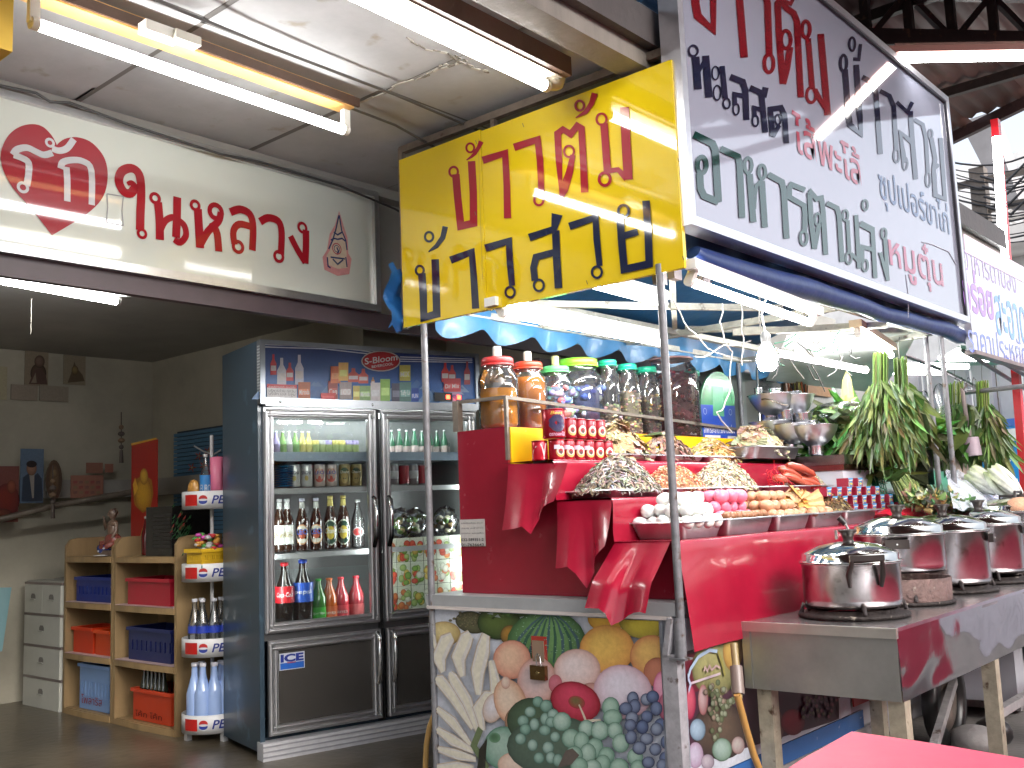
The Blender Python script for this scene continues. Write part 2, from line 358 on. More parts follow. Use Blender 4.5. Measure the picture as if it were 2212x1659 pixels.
# high corrugated roof over the pavement
root = thing('roof_high', '', '', (-1, 2, 4.1)); root['kind'] = 'structure'
for j in range(11):
    x0 = -3.9+.52*j*1.0
    if x0 > .7: break
    for seg, (y0, y1) in enumerate(((-5, -.8), (-.83, 3.6), (3.57, 8.72-.57*(x0+2.58+.26)))):
        g = MB(mixc((.10,.04,.032), (.06,.026,.022), rnd.random()))
        n_ = 14
        V = []
        for e in (0, 1):
            for t in (0, 1):
                for k in range(n_+1): V.append((x0+.545*k/n_, (y0, y1)[e], 4.22+.02*cos(2*pi*k/n_*4)+.003*seg+.002*(j % 2)+.006*t))
        m1 = n_+1; fs = [(k, k+1, 2*m1+k+1, 2*m1+k) for k in range(n_)]+[(m1+k, 3*m1+k, 3*m1+k+1, m1+k+1) for k in range(n_)]+[(k, m1+k, m1+k+1, k+1) for k in range(n_)]
        g.add(V, fs, smooth=True); part('roof_sheet', g, mat('rusty_roof', .55, nz=.4, ns=4, speck=9, speckc=(.05,.02,.015)), root)
g = MB((.04,.028,.025))
for y in (-3, -1.2, .6, 2.4, 4.2, 6.0, 7.6): g.box((-3.9,y-.025,4.12),(.9,y+.025,4.19))
part('purlin', g, worn, root)
g = MB((.03,.02,.018)); A, B = W(1780,84,Z=3.9), W(2330,94,Z=3.9); A2, B2 = A+Vector((0,0,.3)), B+Vector((0,0,.3))
g.bar(A, B, .1, .1); g.bar(A2, B2, .06)
for k in range(7):
    a = A.lerp(B, k/6); b = A2.lerp(B2, k/6); g.bar(a, b, .05)
    if k < 6: g.bar(A.lerp(B, k/6), A2.lerp(B2, (k+1)/6), .035) if k % 2 else g.bar(A2.lerp(B2, k/6), A.lerp(B, (k+1)/6), .035)
part('truss', g, worn, root)
g = MB((.06,.03,.03)); g.bar((-3.9,9.47,4.17),(.9,6.75,4.17),.05,.09); part('edge_gutter', g, worn, root)
g = MB((.03,.12,.25)); g.tube([W(1385,-10,Z=3.3), W(1420,15,Z=3.3), W(1500,62,Z=3.3), W(1560,110,Z=3.3)], .03); solo('blue_pipe', g, plastic, 'thin blue water pipe running above the pavement canopy edge', 'pipe')
g = MB((.05,.04,.04)); g.box((-1.8,-3,3.35),(-1.7,2.3,3.47)); solo('dark_beam', g, worn, 'dark steel beam overhead beyond the edge of the canopy ceiling', 'beam')
# house across the street (seen only in reflections) and the back street beyond
def facade(name, x0, x1, y0, y1, h, label, colr):
    t = thing(name, label, 'building', ((x0+x1)/2, (y0+y1)/2, 0))
    g = MB(colr); g.box((x0,y0,0),(x1,y1,h)); part('wall', g, plaster, t)
    g = MB((.3,.12,.08)); g.box((x0-.4,y0-.4,h),(x1+.4,y1+.4,h+.3)); part('roof', g, plaster, t)
    for fl in range(int(h//3)):
        k = int((y1-y0)//3)
        for i in range(k):
            y = y0+1+3*i; g = MB((.03,.04,.05)); g.box((x0-.04,y,fl*3+1),(x0-.003,y+1.4,fl*3+2.3)); w_ = part('window', g, mat('dark_glass', .08, nz=.02), t)
            g = MB((.5,.5,.5)); g.box((x0-.07,y-.06,fl*3+.93),(x0-.042,y+1.46,fl*3+.995)); part('sill', g, plain, w_)
    return t
facade('shophouse', 13, 18, -18, 14, 5.6, 'pale two storey shophouse across the street', (.34,.34,.36))
# end of the street: bright house with block balcony, dark eave, pole and cables
t = thing('balcony_house', 'white house with pierced block balcony beyond the street cables', 'building', (-3, 16, 0))
px = lambda x, y, Y_: W(x, y, Y=Y_)
g = MB((.85,.84,.83)); a = px(2060,330,16); b = px(2290,330,16); g.box((a.x-3,16.1,0),(b.x+3,20,a.z-.2)); part('wall', g, plaster, t)
g = MB((.7,.68,.66)); a = px(2108,505,15.2); b = px(2300,505,15.2); g.box((a.x,15.1,a.z-.25),(b.x,16.1,a.z)); part('balcony_slab', g, plaster, t)
g = MB((.6,.57,.54)); a0 = px(2112,428,15.15); a1 = px(2300,500,15.15); bw = .34; nx = int((a1.x-a0.x)/bw)
for i in range(max(nx, 3)):
    for j in range(2):
        x, z = a0.x+bw*i, a1.z+.02+bw*j; g = MB((.62,.6,.57))
        for q in ((0,0,bw,.04),(0,bw-.04,bw,bw),(0,.04,.04,bw-.04),(bw-.04,.04,bw,bw-.04)): g.box((x+q[0]+.003,15.12,z+q[1]),(x+q[2]-.003,15.2,z+q[3]))
        g.bar((x+.05,15.16,z+.05),(x+bw-.05,15.16,z+bw-.05),.03); g.bar((x+.05,15.16,z+bw-.05),(x+bw-.05,15.16,z+.05),.03)
        part('pierced_block', g, plaster, t)
g = MB((.3,.29,.3)); g.prism([px(2105,290,14), px(2165,270,14), px(2230,455,14), px(2190,455,14)], (0,-.6,0)); part('eave', g, plaster, t)
g = MB((.18,.15,.13)); a = px(2118,475,12); b = px(2112,365,12); g.bar((a.x,12,0), (b.x,12,b.z), .16); 
for dz in (.15,.5): g.bar((b.x-.5,12,b.z-dz),(b.x+.5,12,b.z-dz),.07)
solo('utility_pole', g, worn, 'brown utility pole carrying many cables beyond the long white sign', 'pole')
g = MB((.04,.04,.045))
for i in range(17):
    y0 = 350+i*9+rnd.uniform(-4,4); y1 = y0+rnd.uniform(-28,28)
    p = px(2040, y0, 11.9); q = px(2260, y1, 11.9); g.tube([p.lerp(q, k/6)-Vector((0,0,.12*sin(pi*k/6))) for k in range(7)], .007 if i % 4 else .012, n=5)
for i in range(4):
    p = px(2118+4*i, 380+22*i, 11.85); g.tube([p, p+Vector((.25,0,-.15)), p+Vector((.5,0,.05)), p+Vector((.9,0,-.2))], .018, n=5)
solo('street_cables', g, plastic, 'tangle of black street cables strung past the utility pole', 'cables', kind='stuff')
# red post with an upright emissive white bar
b0 = W(2178,800,Y=7.6); b1 = W(2152,300,Y=7.6)
t = thing('red_post', 'red roof post with an upright glowing white bar at far right', 'post', (b0.x, b0.y, 0))
g = MB((.6,.02,.03)); g.bar((b0.x,b0.y+.03,0),(b1.x,b1.y+.03,b1.z+.15),.065,.05); part('post', g, gloss, t)
g = MB((1,1,1)); g.tube([W(2180,745,Y=7.5), W(2153,296,Y=7.5)], .03); part('tube', g, TUBE, t)
g = MB((.5,.02,.03)); g.bar(W(2152,740,Y=7.6), W(2300,748,Y=7.6), .05); part('bracket', g, gloss, t)
# ---------------------------------------------------------------- fluorescent lamps
def tube_lamp(p, q, label, r=.016, hous=(.75,.75,.72), off=(0,0,.05), hw=.05, hh=.035, m=None, wide=None, group=None, hm=None):
    p, q = Vector(p), Vector(q); d = (q-p).normalized(); mid = (p+q)/2; t = thing('tube_lamp', label, 'fluorescent lamp', mid, group=group)
    g = MB((1,1,1)); g.tube([p+d*.02, q-d*.02], r, n=12); part('tube', g, m or TUBE, t)
    for a, s_ in ((p, 1), (q, -1)):
        g = MB((.7,.7,.66)); g.tube([a, a+d*s_*.022], r*1.12, n=12); o = Vector(off); g.bar(a+d*s_*.008, a+d*s_*.008+o*.8, .022, .03); part('lamp_holder', g, plastic, t)
    if hw:
        o = Vector(off); g = MB(hous); g.bar(p-d*.03+o, q+d*.03+o, hw, hh); part('housing', g, hm or plain, t)
    return t
q = W(750,283,Z=2.66); la = tube_lamp(q+Vector((.03,-1.2,0)), q, 'lit tube under an orange wooden batten left on the canopy ceiling', hw=0, off=(0,.0,.1), r=.018)
g = MB((.72,.4,.13)); e = W(752,226,Z=2.79); g.bar(e+Vector((.02,-1.7,0)), e, .07, .05); part('batten', g, wood, la)
g = MB((.07,.035,.02)); g.bar(e+Vector((.055,-1.7,0)), e+Vector((.04,.02,0)), .012, .035); part('batten_edge', g, wood, la)
g = MB((.8,.79,.72)); c_ = W(345,70,Z=2.755); g.cbox(c_, (.05,.12,.035)); c2 = W(400,85,Z=2.75); g.cbox(c2, (.045,.09,.03), (.6,.58,.5)); part('ballast', g, plastic, la)
q = W(1183,188,Z=2.72); lb = tube_lamp(q+Vector((.02,-1.2,0)), q, 'lit tube in a long brown channel beside the yellow sign', off=(.0,0,.055), hw=.1, hh=.05, hous=(.42,.38,.3), r=.019)
g = MB((.5,.46,.36)); e = q+Vector((0,.035,.04)); g.lathe([(.001,-.035),(.035,-.03),(.045,0),(.045,.04)], e, n=16); part('end_cap', g, plain, lb)
g = MB((.12,.07,.05)); g.bar(q+Vector((.075,-1.3,.07)), q+Vector((.06,.05,.07)), .03, .07); part('channel_edge', g, wood, lb)
q = W(258,652,Z=2.36); d = Vector((cos(radians(100)), sin(radians(100)), 0)); tube_lamp(q-d*1.2, q, 'lit tube inside the shop under the low ceiling', off=(0,0,.05), hw=.11, hh=.05, hous=(.8,.8,.78), r=.019, m=TUBEI)
g = MB((.2,.19,.16)); p = W(68,645,Z=2.34); g.tube([p-Vector((0,0,k*.02))+Vector((.002*(-1)**k,0,0)) for k in range(10)], .0022, n=5); solo('pull_cord', g, plain, 'short beaded pull cord dangling below the indoor tube lamp', 'cord')
CT = 'tubes under the cart canopy'
tube_lamp(W(1082,675,Z=1.98), W(1430,741,Z=1.965), 'long lit tube above the jars behind the yellow sign', m=TUBEC, off=(-.03,0,.045), hw=.06, hh=.035)
tube_lamp(W(1486,607,Z=1.96), W(1752,698,Z=1.95), 'long lit tube right of the front pole above the eggs', m=TUBEC, off=(.03,0,.05), hw=.04)
tube_lamp(W(1272,612,Z=2.06), W(1436,656,Z=2.04), 'short lit tube just below the yellow sign near the front pole', m=TUBEC, off=(0,0,.04), hw=.03)
tube_lamp(W(1852,722,Z=1.98), W(1926,768,Z=1.98), 'short lit tube in front of the hanging greens', off=(0,0,.05), hw=.06, hous=(.75,.6,.38), m=TUBE2)
tube_lamp(W(1931,127,Z=3.5), W(1931,127,Z=3.5)+Vector((.85,.82,0)), 'lit tube high under the rusty roof truss at top right', r=.022, off=(0,0,.045), hw=.05, hous=(.25,.1,.08))
g = MB((.12,.05,.04)); a = W(1925,108,Z=3.6); g.bar(a, a+Vector((.85,.82,0)), .1, .03); solo('lamp_shelf', g, worn, 'narrow reddish board above the top right tube lamp', 'board')
# bulb
bc = W(1656,762,Z=1.79)
t = thing('hanging_bulb', 'bright bare bulb hanging on a cord over the dried food', 'light bulb', bc)
g = MB((1,1,1)); g.lathe([(.001,-.065),(.026,-.062),(.038,-.045),(.042,-.015),(.036,.01),(.02,.04),(.012,.05)], bc-Vector((0,0,.01)), n=16); part('glass_bulb', g, BULB, t)
g = MB((.1,.1,.1)); g.lathe([(.014,.038),(.019,.045),(.021,.08),(.012,.095),(.004,.1)], bc-Vector((0,0,.01)), n=14); part('socket', g, plastic, t)
g = MB((.55,.54,.5)); g.tube([bc+Vector((0,0,.085)), bc+Vector((-.01,0,.16)), bc+Vector((.01,.02,.24)), W(1635,615,Z=2.13)], .004, n=6); part('cord', g, plastic, t)
# lamps of the far stalls
for i, (x, y) in enumerate(((1962,803),(2012,790),(2108,775))):
    p = W(x, y, Y=7.2+.3*i); g = MB((1,1,1)); g.tube([p-Vector((.16,.3,0)), p+Vector((.16,.3,0))], .02, n=8)
    solo('tube_lamp', g, TUBE, ['lit tube right behind the second bundle of greens', 'lit tube crossing behind the double pole', 'lit tube under the green awning at far right'][i], 'fluorescent lamp')
# top left yellow box corner
g = MB((.75,.5,.06)); a = W(27,112,Z=2.45); g.box((a.x-.4,a.y-.5,2.45),(a.x,a.y,2.80)); g.box((a.x-.37,a.y-.5,2.38),(a.x-.03,a.y-.03,2.45), (.12,.06,.04)); solo('yellow_lightbox', g, plain, 'corner of a yellow box under the ceiling at top left', 'sign')
# wires over the ceiling
g = MB((.07,.065,.06)); g.tube([W(*Z1(100,-60),Z=2.79), W(*Z1(240,0),Z=2.79), W(*Z1(860,210),Z=2.78), W(*Z1(1500,430),Z=2.79), W(*Z1(2212,700),Z=2.80), W(960,330,Z=2.80)], .006, n=6)
g.tube([W(*Z1(870,0),Z=2.80), W(*Z1(1500,260),Z=2.80), W(*Z1(2212,530),Z=2.81), W(1062,294,Z=2.82), W(1100,310,Z=2.83)], .006, n=6)
solo('ceiling_wires', g, plastic, 'two dark wires running along under the canopy ceiling', 'wires')
g = MB((.05,.05,.05)); g.tube([W(*Z1(0,480),X=-3.66), W(*Z1(200,520),X=-3.66), W(*Z1(280,570),X=-3.66), W(*Z1(390,575),X=-3.66), W(*Z1(700,690),X=-3.66), W(*Z1(1240,865),X=-3.66), W(*Z1(1450,905),X=-3.66), W(*Z1(1900,1040),X=-3.66), W(*Z1(2212,1170),X=-3.66), W(890,475,X=-3.66)], .006, n=6)
solo('sign_cable', g, plastic, 'black cable sagging along the top of the heart sign', 'cable')
sign_ink = mat('glossy_sign_ink', .06, nz=.05, ns=3, coat=.8, spec=.4, bump=.012, bs=1.2)
# ================================================================ SIGNS
RED, NAVY, GREEN = (.32,.018,.03), (.012,.018,.05), (.008,.06,.05)
# heart sign over the shop
t = thing('shop_sign', 'long white shop sign with red heart and red Thai letters', 'sign', (-3.73, 1.3, 2.2))
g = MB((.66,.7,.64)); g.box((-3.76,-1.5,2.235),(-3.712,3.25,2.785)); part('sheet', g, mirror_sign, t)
g = MB((.6,.6,.6)); g.box((-3.77,-1.5,2.785),(-3.69,3.28,2.812)); g.box((-3.77,-1.5,2.2),(-3.69,3.28,2.235)); g.box((-3.77,3.25,2.235),(-3.69,3.28,2.785)); part('frame', g, trim, t)
f = Flat(lambda x, y: W(*Z1(x, y), X=-3.71), (1,0,0)); w_ = .0275; HR = (.36,.035,.05)
f.poly(smooth([(318,812),(290,760),(240,710),(180,695),(110,710),(50,755),(10,830),(5,900),(25,970),(70,1050),(130,1120),(200,1200),(290,1318)])+[(318,1302)], HR)
f.poly(smooth([(318,1302),(380,1265),(470,1210),(550,1140),(590,1070),(603,980),(590,900),(555,840),(500,790),(430,768),(370,775),(335,795),(318,812)]), HR)
part('heart', f.mb, sign_ink, t)
f = Flat(lambda x, y: W(*Z1(x, y), X=-3.71), (1,0,0), start=.0022); f.sm = True; WH = (.62,.63,.66)
for p_ in ([(72,868),(95,838),(150,828),(200,850),(245,868),(292,856)], [(75,868),(120,885),(158,912),(158,980),(148,1040)], [(290,832),(330,845),(375,830),(412,780)], [(338,945),(350,910),(400,897),(465,905),(510,955),(512,1148)], [(370,935),(375,1010),(375,1128)]): f.stroke(p_, .025, WH)
f.ring(127,1050,.017,.011,WH); f.ring(278,800,.014,.01,WH); part('heart_lettering', f.mb, sign_ink, t)
f = Flat(lambda x, y: W(*Z1(x, y), X=-3.71), (1,0,0)); f.sm = True; f.wk = 1.18; R_ = (.36,.014,.025)
sp = [(712,1030),(735,1025),(752,1050),(730,1082),(692,1072),(665,1015),(682,960),(735,942),(778,975),(790,1060),(786,1200),(784,1290)]
f.stroke(smooth(sp), [.012+min(1,i/9)*.019 for i in range(len(sp)*4-3)], R_); f.ring(795,1308,.017,.012,R_)
f.ring(868,1110,.019,.014,R_); f.stroke([(884,1130),(893,1235),(895,1342)], .031, R_); f.stroke([(893,1300),(922,1240),(965,1217),(1000,1235),(1032,1265),(1040,1320),(1008,1358),(975,1340)], .024, R_); f.stroke([(992,1103),(990,1220),(985,1330)], .031, R_)
f.ring(1092,1150,.019,.014,R_); f.stroke([(1107,1168),(1114,1280),(1120,1388)], .033, R_); f.stroke([(1118,1375),(1165,1295),(1222,1240),(1236,1190)], .028, R_); f.ring(1207,1185,.03,.022,R_); f.stroke([(1185,1245),(1215,1310),(1224,1408)], .03, R_)
f.stroke([(1288,1188),(1345,1172),(1398,1200),(1416,1270),(1412,1402)], .03, R_); f.stroke([(1312,1368),(1306,1295),(1340,1255),(1412,1272)], .027, R_); f.ring(1332,1382,.024,.016,R_)
f.stroke([(1455,1242),(1500,1220),(1556,1238),(1576,1300),(1572,1425)], .03, R_); f.ring(1560,1436,.023,.015,R_)
f.ring(1692,1275,.022,.014,R_); f.stroke([(1712,1288),(1712,1380),(1708,1475)], .032, R_); f.stroke([(1708,1470),(1665,1400),(1625,1322)], .028, R_)
part('lettering', f.mb, sign_ink, t)
f = Flat(lambda x, y: W(*Z1(x, y), X=-3.71), (1,0,0)); f.stroke([(600,1085),(690,1100),(682,1180),(690,1262),(595,1245),(603,1160),(598,1085)], .004, (.3,.3,.32)); part('sticker_outline', f.mb, plain, t)
f = Flat(lambda x, y: W(*Z1(x, y), X=-3.71), (1,0,0)); PK, CR, NB = (.66,.3,.3), (.62,.52,.4), (.02,.04,.14)
f.poly([(1898,1180),(1925,1270),(1945,1330),(1950,1420),(1968,1450),(1955,1535),(1890,1545),(1815,1510),(1805,1440),(1830,1400),(1845,1310),(1875,1260)], PK)
f.poly([(1898,1195),(1916,1280),(1935,1340),(1940,1430),(1945,1500),(1890,1505),(1830,1480),(1828,1430),(1848,1400),(1855,1320),(1882,1275)], CR)
for q in ([(1897,1205),(1880,1285),(1862,1345),(1840,1395)], [(1899,1205),(1912,1290),(1935,1345),(1942,1400)], [(1868,1300),(1890,1315),(1915,1300)], [(1852,1345),(1870,1335),(1890,1340),(1915,1335),(1932,1350)], [(1832,1440),(1836,1490),(1850,1500)], [(1862,1450),(1890,1480),(1920,1455)], [(1935,1440),(1942,1495)], [(1885,1385),(1895,1410),(1885,1425)], [(1850,1440),(1930,1450)]): f.stroke(q, .008, NB)
f.ring(1885,1393,.026,.006,(.45,.1,.12)); f.ring(1885,1393,.016,.004,NB); part('emblem_sticker', f.mb, printm, t)
# yellow sign
t = thing('yellow_sign', 'yellow sign with red and navy Thai letters above the food cart', 'sign', (-2.45, 2.93, 2.0))
YL = (.74,.54,.01); s0 = W(1040,300,Y=2.93).x
g = MB(YL); g.box((-3.15,2.925,2.0),(s0-.001,2.945,2.752)); g.box((s0+.001,2.927,1.998),(-1.745,2.947,2.745)); part('sheet', g, mirror_sign, t)
g = MB((.2,.16,.13)); g.bar((-3.17,2.96,2.0),(-3.17,2.96,2.82),.025); g.bar((-3.18,2.965,2.812),(-1.73,2.965,2.80),.03); g.bar((-2.62,2.965,2.75),(-2.62,2.965,2.8),.02); g.bar((-1.9,2.965,2.75),(-1.9,2.965,2.8),.02); part('pipe_frame', g, worn, t)
f = Flat(lambda x, y: W(x, y, Y=2.925), (0,-1,0), step=.00004); k = 1.12
def st(c, p, w): f.ps(Z2, p, w*k if not isinstance(w, list) else [q*k for q in w], c)
def rg(c, x, y, r, w=13): f.pr(Z2, x, y, r*.92, r*1.05, w, c)
c = RED
st(c, [(562,975),(572,1100),(590,1266),(662,1250),(660,1080),(650,902)], 38); rg(c,550,962,26); rg(c,643,828,24,12); st(c, [(622,897),(650,878),(668,860),(690,825),(705,792)], [6,14,20,20,26])
st(c, [(712,898),(838,858),(848,1040),(852,1222)], [38,34,34,36]); st(c, [(888,825),(1020,782),(1034,900),(1042,1090)], [38,34,34,30]); rg(c,1027,1120,28)
st(c, [(1152,1112),(1140,900),(1132,748),(1162,725),(1205,752),(1242,705),(1266,720),(1276,900),(1284,1078)], [10,34,34,30,32,32,34,34,38]); rg(c,1196,848,30); st(c, [(1218,868),(1200,960),(1168,1060),(1150,1112)], [26,36,44,20])
rg(c,1256,592,26,14); st(c, [(1234,660),(1290,628),(1322,580),(1340,522)], [6,22,26,32]); rg(c,1378,668,30); st(c, [(1392,690),(1402,830),(1412,965)], 38); rg(c,1396,1003,34,17); st(c, [(1412,958),(1470,950),(1520,1000)], [26,24,34]); st(c, [(1506,600),(1516,800),(1528,1006)], 46)
c = NAVY
rg(c,361,1514,24); st(c, [(372,1530),(380,1640),(384,1778),(456,1758),(452,1600),(447,1452)], 38); rg(c,413,1326,25); st(c, [(410,1410),(455,1378),(490,1330),(504,1268)], [6,22,26,28])
st(c, [(533,1457),(652,1412),(664,1560),(674,1728)], [38,34,34,36]); st(c, [(728,1390),(860,1350),(866,1470),(878,1600)], [38,34,34,30]); rg(c,867,1636,28)
st(c, [(974,1330),(1112,1282),(1130,1200)], [38,30,56]); st(c, [(1122,1290),(1128,1450),(1138,1614)], 38); st(c, [(1006,1572),(998,1500),(1012,1440),(1118,1412)], 34); rg(c,1028,1598,30)
st(c, [(1198,1268),(1345,1218),(1352,1340),(1368,1490)], [38,34,34,30]); rg(c,1353,1524,30,14)
rg(c,1502,1182,32,15); st(c, [(1482,1200),(1490,1330),(1506,1508),(1646,1478),(1640,1300),(1628,1124)], 38); st(c, [(1490,1325),(1582,1298)], 34)
part('lettering', f.mb, sign_ink, t)
f = Flat(lambda x, y: W(*Z2(x, y), Y=2.925), (0,-1,0)); 
for q in ([(688,775),(700,1230)], [(700,1230),(712,1560)]): f.stroke(q, .002, (.35,.22,.01))
part('seam', f.mb, plain, t)
for x, y in ((672,785),(668,1185),(935,690),(1832,1435),(1292,1570),(1805,885)): f = Flat(lambda x, y: W(*Z2(x, y), Y=2.925), (0,-1,0)); f.stroke([(x,y),(x+8,y+22)], .003, (.1,.08,.04)); part('nail', f.mb, plain, t)
# long white sign
t = thing('white_sign', 'long white sign box with red, navy and green Thai letters over the cart', 'sign', (-1.75, 4.4, 2.15))
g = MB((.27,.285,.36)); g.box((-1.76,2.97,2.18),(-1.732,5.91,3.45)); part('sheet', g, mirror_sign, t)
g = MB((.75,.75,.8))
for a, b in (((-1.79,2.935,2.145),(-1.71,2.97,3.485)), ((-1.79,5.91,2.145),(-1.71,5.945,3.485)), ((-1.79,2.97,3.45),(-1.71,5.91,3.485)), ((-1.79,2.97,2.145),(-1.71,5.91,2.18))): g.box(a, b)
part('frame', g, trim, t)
g = MB((.02,.02,.03)); g.box((-1.729,2.971,2.182),(-1.716,2.977,3.448)); g.box((-1.729,5.902,2.182),(-1.716,5.909,3.448)); g.box((-1.729,2.978,3.442),(-1.716,5.9,3.449)); part('gasket', g, plain, t)
P3 = lambda x, y: W(*Z3(x, y), X=-1.73)
def line(body, xl, yl, xr, yr, xt, yt, fac, c, bold, low=0):
    a, b = P3(xl, yl), P3(xr, yr); z0 = (a.z+b.z)/2; zc = P3(xt, yt).z - z0; g = MB(); z1 = z0+zc*fac; z0 -= zc*low
    typequad(g, body, [Vector((-1.73,a.y,z0)), Vector((-1.73,b.y,z0)), Vector((-1.73,b.y,z1)), Vector((-1.73,a.y,z1))], c, (1,0,0), .0008, bold=bold)
    part('lettering', g, sign_ink, t)
line('ไส้พะโล้', 925, 832, 1306, 1062, 945, 660, 1.15, (.3,.05,.08), .012)
line('ซุปเปอร์ขาไก่', 1408, 1118, 1800, 1350, 1415, 975, 1.35, (.05,.09,.2), .008, .2)
line('หมูตุ๋น', 1462, 1478, 1765, 1622, 1465, 1330, 1.35, (.3,.06,.12), .012, .35)
f = Flat(lambda x, y: W(x, y, X=-1.73), (1,0,0), step=.00003, start=.0006); ZS, ZT, ZU = zm(1700,280,2.645), zm(2080,80,2.38), zm(2040,380,2.1636)
RD = (.15,.008,.014); NV = (.012,.014,.035); GN = (.006,.035,.03)
for m_, c, strokes, rings in (
 (Z3, RD, (([(368,-230),(372,20),(385,90),(472,168),(470,-200)],46),([(520,-170),(600,-120),(614,-60),(645,322)],42),([(690,-80),(762,-38),(776,20),(785,305)],38),([(862,470),(840,200),(832,20),(848,0),(884,48),(922,75),(940,120),(962,545)],36),([(902,262),(885,380),(862,470)],36),([(868,5),(905,22),(932,-30)],20),([(1003,215),(1026,500)],32),([(1040,500),(1070,560),(1112,625)],28),([(1073,190),(1112,645)],38)), ((362,-260,24,40,24),(783,355,26,50,22),(878,222,27,50,22),(990,165,22,46,22),(1020,532,26,42,17))),
 (ZT, NV, (([(140,228),(152,400),(168,560),(236,618),(228,500),(207,200)],35),([(188,165),(222,168),(233,75)],20),([(243,275),(300,303),(325,365),(353,738)],31),([(350,358),(408,388),(433,450),(450,715)],27),([(450,425),(515,485),(545,425)],24),([(533,480),(548,680),(566,890)],29),([(498,790),(474,610),(550,672)],32),([(558,530),(608,560),(627,640),(640,850)],23),([(660,640),(684,770),(675,830),(684,985),(742,1008),(716,640)],27),([(680,825),(705,800)],20)), ((130,190,19,48,19),(182,76,17,40,15),(450,748,16,40,13),(502,795,14,38,11),(640,892,14,44,11),(655,618,11,28,11))),
 (Z3, NV, (([(372,318),(385,500)],42),([(388,405),(432,318)],20),([(428,312),(446,545)],40),([(520,370),(538,552)],30),([(565,430),(636,458),(650,505),(657,672)],34),([(592,590),(590,528),(650,540)],26),([(675,492),(756,528),(764,490)],34),([(740,528),(762,742)],32),([(702,655),(700,604),(750,618)],26),([(803,762),(790,612),(850,603),(870,645),(880,802)],30),([(840,700),(805,765)],24)), ((358,285,25,30,12),(482,410,19,37,9),(492,520,21,41,9),(545,580,19,28,10),(598,612,17,31,9),(706,677,17,31,9),(832,670,16,28,11))),
 (ZS, GN, (([(146,160),(272,222),(290,265),(311,612)],48),([(311,612),(215,572),(192,525),(186,420)],46),([(325,255),(440,308),(452,350),(470,718)],43),([(520,425),(545,748)],42),([(555,565),(566,500),(603,468)],26),([(602,470),(622,782)],41),([(556,660),(562,560)],14),([(645,428),(735,478),(748,530),(768,857)],40),([(890,532),(800,495),(786,520),(787,580),(884,636),(890,690),(888,820)],34),([(955,925),(932,740),(922,560),(930,545),(968,592),(1000,585),(1010,650),(1030,965)],34),([(985,760),(955,925)],30)), ((199,365,30,54,32),(510,368,24,50,24),(603,412,22,46,23),(882,852,22,48,20),(975,728,17,40,16))),
 (ZU, GN, (([(112,290),(168,318),(180,360),(196,612)],27),([(226,385),(236,570)],21),([(245,565),(288,612)],19),([(273,355),(289,648)],23),([(295,402),(368,440)],34),([(305,620),(306,530),(375,548)],25),([(362,430),(378,700)],24),([(430,485),(447,716)],20),([(405,560),(447,716)],18)), ((214,358,14,29,12),(232,592,15,31,11),(322,302,14,28,11),(322,632,15,31,12),(425,458,13,28,12)))):
    for p, w in strokes: f.ps(m_, p, w, c)
    for r in rings: f.pr(m_, r[0], r[1], r[2], r[3], r[4], c)
part('lettering', f.mb, sign_ink, t)
g = MB((.3,.3,.36)); a = P3(1550,1540); g.tube([a, a+Vector((0,.01,-.1)), a+Vector((0,-.02,-.22))], .002, n=4); part('scratch', g, plain, t); g = MB((.3,.3,.36)); g.tube([P3(1640,1355), P3(1700,1370), P3(1790,1410), P3(1830,1480)], .0025, n=4); part('scratch', g, plain, t)
# next stall's sign
t = thing('next_stall_sign', 'pale sign with purple and blue Thai letters beyond the long white sign', 'sign', (-1.72, 7.6, 2.0))
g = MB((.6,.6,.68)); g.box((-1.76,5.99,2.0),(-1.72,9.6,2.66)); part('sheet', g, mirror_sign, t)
g = MB((.25,.2,.2)); g.box((-1.77,5.99,1.975),(-1.71,9.6,1.998)); part('frame', g, worn, t)
Pn = lambda x, y: W(x, y, X=-1.72)
for body, q, c, bd, lw in (('อาหารตามสั่ง', ((2078,545),(2200,668),(2190,600),(2076,490)), (.3,.2,.42), .0, 0), ('อร่อย', ((2082,655),(2150,708),(2150,610),(2082,570)), (.3,.12,.5), .03, 0), ('สะอาด', ((2152,706),(2222,762),(2222,670),(2152,630)), (.08,.25,.6), .01, 0), ('ราคาประหยัด', ((2092,742),(2222,812),(2222,742),(2090,690)), (.1,.14,.5), .0, 0)):
    g = MB(); a, b = Pn(*q[0]), Pn(*q[1]); z0 = (a.z+b.z)/2; z1 = (Pn(*q[2]).z+Pn(*q[3]).z)/2
    typequad(g, body, [Vector((-1.72,a.y,z0)),Vector((-1.72,b.y,z0)),Vector((-1.72,b.y,z1)),Vector((-1.72,a.y,z1))], c, (1,0,0), .002, bold=bd); part('lettering', g, sign_ink, t)
g = MB((.7,.6,.72)); a = Pn(2076,530); g.box((-1.719,6.0,a.z-.03),(-1.717,7.6,a.z+.08)); part('band', g, plain, t)
